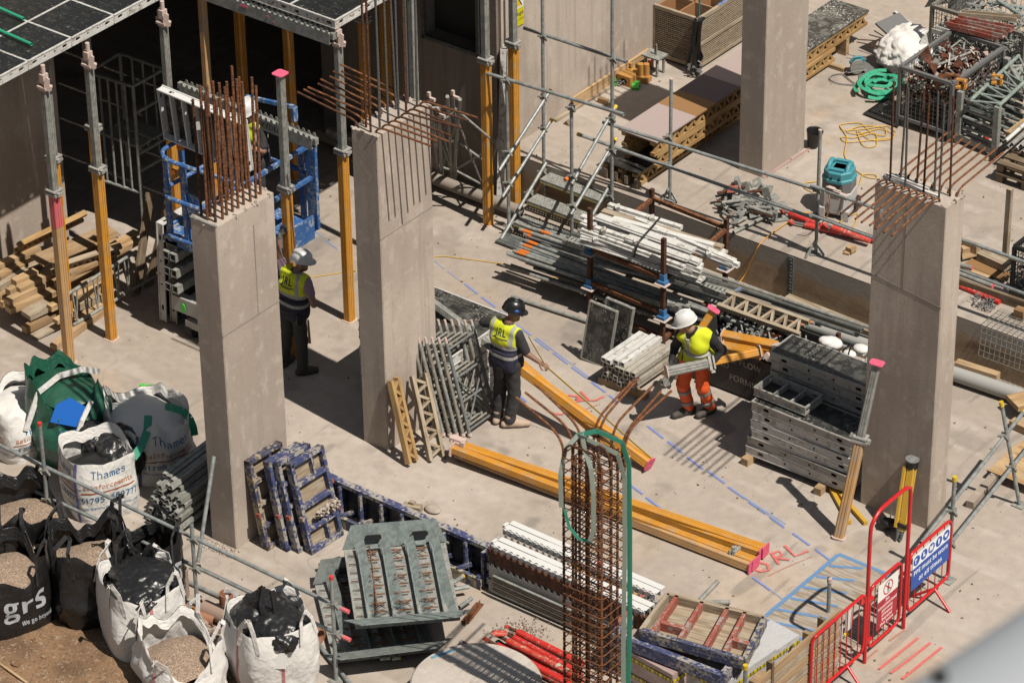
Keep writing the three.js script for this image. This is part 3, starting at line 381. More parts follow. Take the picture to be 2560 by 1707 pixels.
{ // blue scissor lift
  const t = thing('scissor_lift', 'worn blue scissor lift basket standing behind the rebar-crowned column', 'scissor lift', [-3.0, 0, 1.85]); const x0 = -3.72, x1 = -2.32, z0 = 1.1, z1 = 2.5, F = 1.45, T = 2.68;
  W(t, 'chassis', M.paleGrey, [box(.7, .3, 1.3, -3.15, .42, 1.75), box(.5, .22, .12, -3.42, .5, 2.44), box(.3, .1, .3, -3.3, .25, 2.35)]);
  for (const [x, z] of [[-3.42, 2.35], [-2.85, 2.35], [-3.42, 1.2], [-2.85, 1.2]]) { const w = W(t, 'wheel', M.rubber, cyl([x - .06, .16, z], [x + .06, .16, z], .16, 18)); }
  for (let k = 0; k < 3; k++) { W(t, 'scissor_arm', M.dark, [bar([-2.6, .55 + k * .28, 1.3], [-2.6, .83 + k * .28, 2.3], .05, .1), bar([-2.6, .83 + k * .28, 1.3], [-2.6, .55 + k * .28, 2.3], .05, .1)]); }
  W(t, 'platform', M.liftBlue, [box(x1 - x0, .12, z1 - z0, (x0 + x1) / 2, F, (z0 + z1) / 2)]);
  const post = (x, z, w = .07) => W(t, 'post', M.liftBlue, box(w, T - F, .05, x, (T + F) / 2, z));
  post(x0 + .12, z1); post(x0 + .42, z1); post(x0 + .02, z1 - .4); post(x1, z1 - .1, .05); post(x1, z0 + .05, .16); post(x0, z0); post(x1 - .2, z0 + .02); post(x1, z0 + .6);
  const rail = (y, r = .03) => W(t, 'guard_rail', M.liftBlue, path([[x0 + .9, y, z1], [x0 + .5, y, z1 + .04], [x0 + .16, y, z1 + .04], [x0 - .02, y, z1 - .12], [x0 - .02, y, z1 - .5], [x0, y, z0]], r, 8, 30)); rail(T); rail(2.12); rail(F + .1, .025);
  for (const y of [T, 2.2]) W(t, 'guard_rail', M.liftBlue, [bar([x1, y, z1], [x1, y, z0], .05, .05), bar([x0, y, z0], [x1, y, z0], .05, .05), bar([x0 + .9, y, z1], [x1, y, z1], .04, .05)]);
  W(t, 'top_guard', M.liftBlue, [bar([-3.3, 3.1, 1.25], [-2.62, 3.1, 1.1], .04, .05), bar([-3.3, 3.1, 1.25], [-3.3, T, 1.25], .05, .04), bar([-2.62, 3.1, 1.1], [-2.62, 2.9, 1.1], .08, .05)]);
  W(t, 'side_panel', M.liftBlue, box(.03, .34, 1.1, x1 + .03, 1.5, 1.75)); W(t, 'side_panel', M.liftBlue, box(.3, .5, .03, x0 + .5, 2.0, z1 - .02)); const wl = W(t, 'maker_plate', M.whiteClean, box(.012, .2, .42, x1 + .052, 1.6, 2.05));
  const bt = letter('', 128, 64, (g, w, h) => { g.fillStyle = '#c9cac6'; g.fillRect(0, 0, w, h); g.fillStyle = '#5a626c'; g.font = 'bold 44px sans-serif'; g.fillText('GEN', 12, 48); }); W(t, 'lettering', mat(0, .6, { map: bt }), quad([x1 + .06, 1.52, 2.24], [x1 + .06, 1.52, 1.86], [x1 + .06, 1.68, 1.86], [x1 + .06, 1.68, 2.24]));
  W(t, 'control_box', M.midGrey, box(.2, .3, .1, x0 + .12, 1.3, z1 - .05)); W(t, 'hand_grip', M.orangeCap, box(.1, .1, .04, x0 + .06, 2.66, z1 - .35)); W(t, 'latch', M.orangeCap, box(.06, .05, .04, x0 + .3, 2.55, z1 + .05));
  solo('padlock_tag', 'bright green tag hanging on the lift chassis', 'tag', M.greenBright, ext(shape(ell(0, 0, .045, .07)), .01).translate(-3.46, .48, 2.51), [-3.46, .48, 2.51]);
  // rack of doubled beams below the basket
  let bi = 0; for (const y of [.78, 1.02, 1.26]) for (const x of [-3.62, -3.5]) { const b = solo('channel_beam', 'pale double channel beam racked under the lift basket', 'beam', M.galvDull, [box(.1, .012, 1.2, x, y + .06, 2.0), box(.1, .012, 1.2, x, y - .04, 2.0), box(.012, .1, 1.2, x - .045, y, 2.0), box(.012, .1, 1.2, x + .045, y, 2.0)], [x, y, 2.6], 'beams racked under the lift basket'); }
  // white panels standing on edge beside the lift
  for (const [dx, l, m] of [[0, 'dusty white panel standing on edge left of the lift, slots along its side', M.white], [.14, 'second white panel standing on edge, tight against the lift chassis', M.alu]]) { const o = thing('deck_panel', l, 'formwork panel', [-3.93 + dx, 0, 2.3 - dx * .3]); panelParts(o, 1.5, .75, .12, m, M.black, 0); orient(o, [-3.88 + dx, .78, 2.0 - dx * .4], [.04, 1, .0], [-1, .04, 0]); }
  const wp = thing('deck_panel', 'clean white ribbed panel carried upright across the lift guard rail', 'formwork panel', [-3.1, 3.1, 2.3]); panelParts(wp, 1.42, .75, .12, M.whiteClean, M.blackPly, 6); orient(wp, [-3.12, 3.11, 2.3], [1, -.03, 0], [0, .12, -1]);
  const gb = thing('deck_beam', 'grey lettered deck beam laid across the lift behind the white panel', 'beam', [-3, 3.1, 1.5]); beamParts(gb, 2.25, M.galvDull, skyMat); orient(gb, lerp3([-4.162,2.96,1.5], [-1.982,2.893,1.5], .5), sub([-1.982,2.893,1.5], [-4.162,2.96,1.5]), [0, 1, 0]);
  const gl = solo('cast_coupler', 'rusty pink cast head lying on the lift edge beside the column top', 'prop head', M.castPink, [box(.16, .06, .1, -2.55, 2.28, 2.3), box(.08, .1, .05, -2.6, 2.32, 2.3, 0, .5, .3)], [-2.55, 2.28, 2.3]);
}
{ // big grey drain pipes on the floor under the core wall
  solo('drain_pipe', 'thick pale pipe lying along the foot of the core wall, under the leaning frames', 'pipe', M.greyPipe, pipe([-5.492,0.15,-2.572], [-1.814,0.15,-2.539], .085, .075, 20), [-1.814,0.15,-2.539]);
  solo('drain_pipe', 'short thick pipe beside the first, in the shade behind the corner prop', 'pipe', M.greyPipe, pipe([-5.217,0.3,-2.517], [-4.734,0.3,-2.496], .09, .08, 18), [-5.217,0.3,-2.517]);
  solo('drain_pipe', 'white dusty pipe lying below the slab edge beyond the stack of panels', 'pipe', M.paleGrey, pipe([2.854,0.12,-2.487], [6.123,0.12,-2.661], .1, .09, 20), [2.854,0.12,-2.487]);
  // tubular frames leaning on the dim core wall
  const fr = [[1130,1170,1180,640], [1160,1190,1235,650], [1220,1210,1290,650], [1400,1290,1440,920]]; let k = 0;
  const fl = ['dusty tubular frame leaning on the core wall, closest to the bent-bar column', 'second dusty tubular frame leaning on the core wall', 'dusty braced frame leaning on the core wall, its top hook rusty'];
  const FR = [[[-3.529,0,-2.886], [-2.2,2.413,-1.1], [-3.295,0,-2.876], [-2.05,2.401,-1.3]], [[-3.469,0,-2.878], [-2.2,2.086,-1.3], [-3.291,0,-2.905], [-2,2.288,-1.5]], [[-3.253,0,-2.907], [-2.2,2.223,-1.6], [-2.783,0,-2.864], [-1.9,1.434,-2.2]]];
  FR.forEach(([a, b, c, d], i) => { const t = thing('leaning_trestle', fl[i], 'scaffold trestle', a); W(t, 'post', M.galvDull, cyl(a, b, .026)); W(t, 'post', M.galvDull, cyl(c, d, .026)); for (const f of [.12, .5, .88]) W(t, 'rung', M.galvDull, cyl(lerp3(a, b, f), lerp3(c, d, f), .017, 7)); W(t, 'brace', M.galvDull, cyl(lerp3(a, b, .12), lerp3(c, d, .85), .014, 7)); W(t, 'brace', M.galvDull, cyl(lerp3(a, b, .85), lerp3(c, d, .12), .014, 7)); W(t, 'hook', M.castPink, [box(.12, .04, .04, b[0] + .04, b[1], b[2]), box(.04, .1, .04, b[0], b[1] + .04, b[2])]); });
  // tall pale beam standing on end between the two tall props
  const sb = thing('deck_beam', 'white lettered beam standing on end between the two tall orange props', 'beam', [-2.25, 0, -2.5]); beamParts(sb, 2.25, M.white, skyMat); orient(sb, lerp3([-2.357,0,-2.87], [-2.3,2.387,-2.75], .5), [-.03, 1, -.1], [-.6, 0, -.8]);
  // warning sign on the core wall corner
  const wt = letter('', 128, 256, (g, w, h) => { g.fillStyle = '#e9e8e4'; g.fillRect(0, 0, w, h); g.fillStyle = '#d8cf12'; g.fillRect(0, 120, w, 136); g.beginPath(); g.moveTo(20, 105); g.lineTo(64, 30); g.lineTo(108, 105); g.fillStyle = '#e8c400'; g.fill(); g.strokeStyle = '#222'; g.lineWidth = 9; g.stroke(); g.fillStyle = '#333'; g.font = 'bold 40px sans-serif'; g.fillText('Danger', 4, 176); g.font = '28px sans-serif'; g.fillText('Keep clear', 2, 216); });
  const ws = thing('warning_sign', 'yellow and white danger notice on the sunlit core wall behind an orange prop', 'sign', [XW + .01, 2.5, -3.35]); W(ws, 'board', M.whiteClean, box(.006, .5, .26, XW + .012, 2.75, -3.3)); W(ws, 'print', mat(0, .5, { map: wt }), quad([XW + .018, 2.5, -3.17], [XW + .018, 2.5, -3.43], [XW + .018, 3, -3.43], [XW + .018, 3, -3.17]));
}
{ // things leaning on the bent-bar column
  const gF = 'tubular frames leaning on the bent-bar column', mk = (a, lab, mt) => { const t = thing('shoring_trestle', lab, 'scaffold trestle', a, gF); const d = [0, 0, -.52], u = [-.34, 1.24, 0], c = (n, p, q, r, m = mt) => W(t, n, m, cyl(p, q, r, 8)); const b = add(a, d), A = add(a, u), B = add(b, u);
    c('post', a, A, .024); c('post', b, B, .024); for (const f of [.06, .36, .62, .93]) c('rung', lerp3(a, A, f), lerp3(b, B, f), .016); c('brace', lerp3(a, A, .08), lerp3(b, B, .58), .012); c('brace', lerp3(a, A, .62), lerp3(b, B, .1), .012);
    for (const [p, k, r] of [[A, .06, .018], [B, .06, .018], [a, .03, .03], [b, .03, .03]]) W(t, 'spigot', M.castPink, cyl(p, add(p, u, k), r, 7)); };
  for (let i = 0; i < 6; i++) mk([.62 + i * .068, .02, 2.34 - i * .048], i === 5 ? 'outermost tubular shoring frame leaning on the bent-bar column, paint-blackened' : ['tubular shoring frame leaning on the bent-bar column, innermost of the row', 'second tubular shoring frame of the row leaning on the bent-bar column', 'third tubular shoring frame of the row leaning on the bent-bar column', 'fourth tubular shoring frame of the row leaning on the bent-bar column', 'fifth tubular shoring frame of the row, just inside the blackened one'][i], i === 5 ? tint(M.galvDull, .55, .56, .56) : i % 2 ? M.galvDull : tint(M.galvDull, .82, .72, .62));
  const yl = lattice('yellow lattice girder leaning on the bent-bar column, edge on', [0.765,0.03,2.924], [0.4,1.044,2.793], M.hWood, [0, .2, 1], undefined, .18);
  lattice('pale lattice girder leaning in front of the frames, its zigzag web towards the camera', [0.91,0.03,2.861], [0.42,0.941,2.577], M.greyWood, [.2, .1, -1], undefined, .24);
  // stack of deck panels behind
  for (let i = 0; i < 7; i++) { const o = thing('deck_panel', i === 6 ? 'top black-faced panel of the stack behind the bent-bar column' : ['lowest', 'second lowest', 'third', 'middle', 'fifth', 'second highest'][i] + ' white-edged deck panel of the stack behind the bent-bar column', 'formwork panel', [-.2 + rr(-.01, .01), .02 + i * .133, 1.33 + rr(-.012, .012)], 'deck panels stacked behind the bent-bar column', rr(-.01, .01)); panelParts(o, 1.5, 1.2, .125, M.white, M.blackPanel, 2); }
  // long prop resting on the stack
  const p = prop('long extended prop sloping from the panel stack down past the worker with the tape', 3.75, 2.25, { inner: M.greyProp, top: M.castPink, base: M.pink, head: 'drop' }); aim(p, [3.211,0.1,1.37], [-0.135,1.05,1.251], .3);
  const two = prop('closed orange prop lying under the long sloping one, beside the red JRL letters', 2.5, 2.5, { outer: M.yellow, base: M.castPink, head: 'none' }); aim(two, add([3.188,0.07,1.401], [-.25, 0, .02]), [1.149,0.6,1.176], .3);
}
{ // four long props lying on the floor
  const gP = 'orange props lying across the open floor', L = ['orange prop lying across the floor, farthest back of the four', 'orange prop lying across the floor against the rearmost one', 'orange prop lying across the floor with its metal collar near the red letters', 'dull orange prop lying on the floor under the front one'];
  const E = [[[5.381,0.09,2.013], [1.084,0.2,2.578]], [[5.362,0.07,2.061], [1.031,0.08,2.479]], [[5.432,0.09,2.296], [1.138,0.2,2.664]], [[5.424,0.07,2.358], [1.119,0.08,2.554]]];
  E.forEach(([a, b], i) => { const l = len(sub(b, a)), p = prop(L[i], l, i === 2 ? .28 : l, { group: gP, outer: i === 3 ? M.oldYellow : M.yellow, inner: M.yellow, base: M.pink, top: M.castPink, head: i === 0 || i === 2 ? 'plate' : 'none' }); aim(p, a, b, .2); if (i === 0) part(p, 'drop_head', M.castPink, [box(.16, .12, .14, 0, l - .1, 0), box(.22, .05, .05, 0, l - .16, .05), box(.06, .2, .1, .08, l - .06, 0)]); });
}

// ================================================================ SCAFFOLD STAIR AND GUARD RAILS
const coupler = (t, p) => W(t, 'coupler', M.castGrey ?? (M.castGrey = tint(M.galvDull, .7, .66, .6)), [box(.085, .05, .085, ...p, 0, .4), box(.03, .09, .03, p[0] + .05, p[1], p[2] + .03, .3, .2, .4), box(.11, .02, .02, p[0], p[1] + .02, p[2] + .05, 0, .5, 0)]);
const capEnd = (t, a, b, m) => W(t, 'end_cap', m, cyl(a, add(a, sub(a, b), .05 / len(sub(a, b))), .029, 10));
const tubeTo = (t, n, a, b, m = M.tube, r = .0242) => W(t, n, m, pipe(a, b, r, .02, 12));
{ const t = thing('scaffold_stair', 'tube and coupler scaffold stair with perforated steel treads climbing to the raised slab', 'scaffold stair', [-1.705,0,-2.114]);
}
{ const t = scene.getObjectByName('scaffold_stair'); const T = (n, a, b, m) => tubeTo(t, n, a, b, m), z1 = -2.18;
  const v1 = [-1.74, 0, z1], v2 = [-1.72, 0, -2.95], v4 = [-.56, 0, -2.95];
  T('standard', v1, [-1.74, 2.42, z1]); T('standard', [-.66, 0, z1], [-.66, 2.36, z1]); T('standard', v2, [-1.72, 4.2, -2.95]); T('standard', v4, [-.56, 4.2, -2.95]);
  T('ledger', [-2.145,2.36,-2.18], [0.198,2.471,-2.18]); T('ledger', [-2.076,2.703,-3], [-0.352,2.723,-3]);
  const hr = (a, b) => { T('handrail', a, b); capEnd(t, a, b, M.yellowCap); };
  hr([-1.69, 1.82, -3.04], [-1.69, 1.12, -1.92]); hr([-1.69, 1.36, -3.06], [-1.69, .68, -1.98]); hr([-.6, 1.92, -3.06], [-.6, 1.2, -2.1]); hr([-.6, 1.42, -3.06], [-.6, .74, -2.08]);
  T('stringer', [-1.7, .76, -2.98], [-1.7, .03, -1.95]); T('stringer', [-.62, .76, -2.98], [-.62, .03, -1.95]);
  const tread = (y, z, n) => { const holes = []; for (let i = 0; i < 20; i++) for (let j = 0; j < 4; j++) holes.push(ell(-.44 + i * .0463 + (j % 2) * .015, -.075 + j * .05, .011, .007, 6)); W(t, 'tread', M.galvDull, [ext(shape([[-.5, -.115], [.5, -.115], [.5, .115], [-.5, .115]], holes), .006).rotateX(-Math.PI / 2).translate(-1.16, y, z), box(1, .055, .006, -1.16, y - .026, z + .115), box(1, .055, .006, -1.16, y - .026, z - .115)]); W(t, 'tread_edge', M.yellowDull ?? (M.yellowDull = mat([.45, .36, .12], .7)), box(1, .02, .004, -1.16, y - .045, z + .121));
    coupler(t, [-1.74, y + .02, z - .06]); coupler(t, [-.6, y + .02, z - .06]); };
  tread(.2, -2.3); tread(.4, -2.6); tread(.6, -2.9);
  for (const p of [[-1.74, 2.36, z1], [-.66, 2.3, z1], [-1.72, 2.7, -2.97], [-.56, 2.72, -2.97], [-1.73, 1.78, -2.97], [-1.73, 1.3, -2.97], [-.58, 1.82, -2.97], [-.58, 1.34, -2.97], [-1.73, 1.28, z1], [-1.73, .8, z1], [-.64, 1.27, z1], [-.64, .82, z1], [-1.73, .12, z1]]) coupler(t, p);
  capEnd(t, [-.66, 1.27, z1 + .1], [-.66, 1.27, z1], M.orangeCap);
  solo('perforated_plank', 'dark perforated steel plank on the floor under the lowest stair treads', 'scaffold plank', M.galvDark, (() => { const h = []; for (let i = 0; i < 30; i++) for (let j = 0; j < 3; j++) h.push(ell(-.58 + i * .04, -.07 + j * .07, .012, .008, 6)); return ext(shape([[-.62, -.13], [.62, -.13], [.62, .13], [-.62, .13]], h), .03).rotateX(-Math.PI / 2).translate(-1.1, .02, -1.98); })(), [-1.1, 0, -1.98]);
}
{ const t = thing('guard_rail', 'grey tube guard rail standing along the lip of the raised slab', 'guard rail', [.19, S69, -3.24]), z = -3.2, yU = 1.68, yL = 1.27, T = (n, a, b, m) => tubeTo(t, n, a, b, m);
  for (const x of [.19, 2.555]) { T('post', [x, S69, z - .05], [x, 2.53, z - .05]); W(t, 'base_foot', M.galvDull, [box(.14, .012, .14, x, S69 + .012, z - .04, 0, .6), bar([x, S69 + .2, z - .03], [x - .03, S69 + .01, z + .14], .02, .03), bar([x, S69 + .15, z - .06], [x + .14, S69 + .02, z - .03], .02, .03), bar([x, S69 + .12, z - .06], [x - .13, S69 + .02, z - .03], .02, .03)]); for (const y of [yU, yL]) coupler(t, [x, y, z - .01]); W(t, 'post_cap', M.castPink, cyl([x, 2.53, z - .05], [x, 2.54, z - .05], .026)); }
  T('rail', [-.75, yU + .01, -3.0], [2.62, yU, z]); T('rail', [-1.2, yL + .03, -3.1], [2.62, yL - .03, z]); T('rail', [2.5, yU + .06, z + .04], [7.2, yU + .03, z + .04]); T('rail', [2.5, yL + .03, z + .03], [7.2, yL - .02, z + .03]);
  W(t, 'rusty_clamp', M.castPink, [box(.1, .08, .08, 2.78, yU + .06, z), box(.2, .06, .06, 2.95, yU + .05, z + .02), box(.22, .012, .03, 2.85, yU + .12, z + .04)]); capEnd(t, [-1.2, yL + .03, -3.1], [-.8, yL + .03, -3.1], M.yellowCap);
}
// ================================================================ STILLAGE OF TUBES, STRIPS AND TRAYS
{ const t = thing('stillage', 'rusty two-tier stillage frame with blue sockets, full of tubes and pale strips', 'stillage', [1.64, 0, -1.1]);
  const F0 = [1.64, -1.08], F1 = [.42, -1.14], B0 = [1.55, -2.62], B1 = [.3, -2.68], HH = 1.62;
  for (const [x, z] of [F0, F1, B0, B1]) { const hq = z < -2 ? 1.16 : HH; W(t, 'post', M.rustPlate, box(.055, hq, .055, x, hq / 2, z)); for (const y of z < -2 ? [.4] : [.42, .95]) { W(t, 'socket', M.blue2 ?? (M.blue2 = mat([.06, .2, .42], .7)), [box(.075, .14, .075, x, y + .07, z), box(.12, .05, .12, x, y + .025, z)]); W(t, 'socket_plate', M.castPink, box(.18, .012, .18, x, y, z)); } }
  const rl = (a, b, y) => W(t, 'cross_rail', M.rust, [bar([a[0], y, a[1]], [b[0], y, b[1]], .05, .05)]);
  rl(F0, F1, 1.02); rl(B0, B1, 1.02); rl(F0, F1, .5); rl(B0, B1, .5); rl(F0, B0, 1.0); rl(F1, B1, 1.0); rl(F0, F1, .12); rl(B0, B1, .12); rl(F0, B0, .1); rl(F1, B1, .1);
  const gS = 'galvanised scaffold tubes in the stillage', lt = 'long galvanised scaffold tube lying in the stillage of tubes';
  const _ = 0;
  const ends = [[[-0.935,0.72,-1.379], [3.453,0.62,-1.873]], [[-0.752,0.66,-1.393], [3.215,0.55,-1.927]], [[-0.792,0.62,-1.331], [3.223,0.5,-1.488]], [[-0.842,0.58,-1.274], [3.228,0.56,-1.394]], [[-0.833,0.55,-1.252], [3.11,0.5,-1.471]], [[-0.85,0.52,-1.212], [2.995,0.45,-1.507]], [[-0.883,0.5,-1.177], [2.913,0.42,-1.528]], [[-0.924,0.48,-1.099], [2.89,0.4,-1.462]], [[-0.912,0.62,-1.452], [3.217,0.5,-1.751]], [[-0.847,0.6,-1.674], [3.288,0.5,-1.916]], [[-0.79,0.5,-1.731], [2.719,0.5,-1.741]]];
  ends.forEach(([a, b], i) => { const o = solo('scaffold_tube', lt, 'scaffold tube', i % 3 ? M.tube : M.galvDull, pipe(a, b, .0245, .02, 10), a, gS); const cm = [M.orangeCap, M.tube, M.orangeCap][i % 3]; if (i % 3 !== 1) { const d = sub(b, a), l = len(d); W(o, 'paint_band', M.orangeCap, [cyl(add(a, d, .06 / l), add(a, d, .2 / l), .0252, 10)]); W(o, 'paint_band', M.orangeCap, cyl(add(b, d, -.2 / l), add(b, d, -.03 / l), .0252, 10)); } });
  for (let i = 0; i < 26; i++) { const y = .16 + .055 * Math.floor(i / 5) + rr(0, .02), z = -1.2 - (i % 5) * .27 + rr(-.07, .07), x0 = -1.0 + rr(-.3, .5), x1 = x0 + 4.2 + rr(0, .5); solo('scaffold_tube', lt, 'scaffold tube', i % 2 ? M.galvDark : M.galvDull, pipe([x0, y, z], [x1, y, z - .25], .0245, .02, 8), [x0, y, z], gS); }
  solo('scaffold_tube', 'lone grey tube lying on the floor below the stillage, passing behind the black helmet', 'scaffold tube', M.galvDull, pipe([-0.658,0.04,-0.837], [2.007,0.04,-1.061], .028, .022, 12), [-0.658,0.04,-0.837]);
  solo('scaffold_tube', 'tube with a pink painted end lying by the yellow cable end', 'scaffold tube', M.tube, pipe([0.287,0.75,-1.176], [2.389,0.66,-1.784], .0245, .02, 10), [2.389,0.66,-1.784]);
  // perforated trays
  const tray = (lab, a, b) => { const L = len(sub(b, a)), h = []; for (let i = 0; i < Math.floor(L / .06); i++) for (const v of [-.05, .05]) h.push([[v - .035, .03 + i * .06], [v + .035, .03 + i * .06], [v + .035, .055 + i * .06], [v - .035, .055 + i * .06]]); const o = thing('cable_tray', lab, 'cable tray', a); const g = ext(shape([[-.11, 0], [.11, 0], [.11, L], [-.11, L]], h), .005); g.rotateX(Math.PI / 2); g.applyMatrix4(basis(a, b)); W(o, 'bed', M.galvDull, g); const X = V3(sub(b, a)).normalize(), sd = X.cross(new THREE.Vector3(0, 1, 0)).normalize().multiplyScalar(.11).toArray(); W(o, 'side_flange', M.galvDull, bar(add(add(a, sd), [0, .02, 0]), add(add(b, sd), [0, .02, 0]), .006, .06)); W(o, 'side_flange', M.galvDull, bar(add(sub(a, sd), [0, .02, 0]), add(sub(b, sd), [0, .02, 0]), .006, .06)); };
  tray('perforated metal tray at the stair end of the stillage', [-0.158,0.82,-1.412], [1.391,0.82,-1.429]); tray('perforated metal tray sticking out beside the yellow cable', [1.169,0.72,-1.541], [2.281,0.72,-1.696]);
  // grey rusty angle pieces and stub
  solo('steel_channel', 'dusty steel channel resting on the lower tier of the stillage', 'steel channel', M.galvDull, [bar([0.654,0.5,-1.217], [1.743,0.5,-1.289], .1, .012), bar([0.706,0.53,-1.147], [1.793,0.53,-1.219], .012, .07)], [0.654,0.5,-1.217]); solo('steel_channel', 'short pale steel piece beside the channel, near the white helmet', 'steel channel', M.galvDull, [bar([1.597,0.6,-1.228], [1.723,0.58,-1.316], .16, .05), bar([1.795,0.58,-1.165], [1.789,0.58,-1.388], .07, .09), pipe([1.796,0.6,-1.261], [1.92,0.6,-1.285], .03, .02)], [1.597,0.6,-1.228]);
  lattice('weathered lattice girder lying on top of the tubes behind the worker in orange trousers', [2.362,0.78,-1.247], [3.542,0.7,-1.392], M.greyWood, [0, .25, -1], undefined, .3);
  // pale strips on top
  const gW = 'pale powder-coated strips bundled on top of the stillage', ls = 'long pale powder-coated strip in the bundle on the stillage';
  const E2 = [[[0.272,1.34,-1.748], [1.389,1.34,-1.834]], [[0.322,1.36,-1.549], [2.098,1.34,-1.739]], [[0.41,1.42,-1.318], [1.909,1.4,-1.38]], [[0.156,1.32,-1.32], [1.866,1.34,-1.344]], [[0.217,1.28,-1.212], [2.103,1.22,-1.274]], [[0.314,1.28,-1.108], [1.918,1.26,-1.159]], [[0.344,1.22,-1.068], [1.825,1.2,-1.339]], [[0.582,1.3,-1.751], [2.157,1.28,-1.723]], [[0.891,1.34,-1.655], [2.416,1.32,-1.564]], [[1.347,1.32,-1.515], [2.485,1.3,-1.555]], [[0.451,1.16,-1.086], [2.072,1.14,-1.271]], [[0.337,1.14,-1.077], [1.808,1.12,-1.217]], [[0.712,1.08,-1.185], [2.105,1.06,-1.314]], [[0.577,1.38,-1.432], [2.004,1.36,-1.674]], [[1.044,1.28,-1.706], [2.376,1.25,-1.542]], [[0.487,1.34,-1.165], [1.553,1.34,-1.228]], [[0.81,1.34,-1.31], [2.045,1.3,-1.321]], [[0.981,1.36,-1.206], [1.926,1.34,-1.26]], [[0.231,1.3,-1.251], [1.601,1.3,-1.325]], [[0.789,1.36,-1.631], [2.055,1.36,-1.535]], [[0.522,1.18,-1.248], [1.991,1.2,-1.269]], [[1.172,1.3,-1.333], [2.043,1.22,-1.358]]];
  E2.forEach(([a, b], i) => { const w = [.07, .1, .12, .08, .06][i % 5], h = [.045, .03, .025, .05, .05][i % 5]; const o = solo('pale_strip', i === 1 ? 'tan wooden-looking strip lying among the pale strips on the stillage' : ls, 'strip', i === 1 ? M.greyWood : i % 5 === 2 ? M.white : M.paleStrip, [bar(a, b, w, h), bar(add(a, [0, -h * .6, .012]), add(b, [0, -h * .6, .012]), w * 1.15, .012)], a, i === 1 ? undefined : gW); if (i % 3 === 0) for (const f of [.15, .62]) W(o, 'clip', M.paleStrip, box(.06, .07, .07, ...add(lerp3(a, b, f), [0, h * .5, .03]), .3, .6, .2)); });
  solo('cable_loop', 'black cable tied over the bundle of pale strips', 'cable', M.cableB, path([[1.113,1.44,-1.724], [1.19,1.45,-1.404], [1.23,1.42,-1.122], [1.219,1.3,-1.042], [1.07,1.05,-1.2]], .014, 7), [1.07,1.05,-1.2]);
  for (let i = 0; i < 7; i++) solo('rag', 'fabric rag lying by the cable end at the foot of the slab edge', 'rag', mat([.2, .24, .34], .9), box(.12, .03, .05, ...[2.253,0.68,-1.872], .3, .8, .2), [2.253,0.68,-1.872]), i = 9;
}
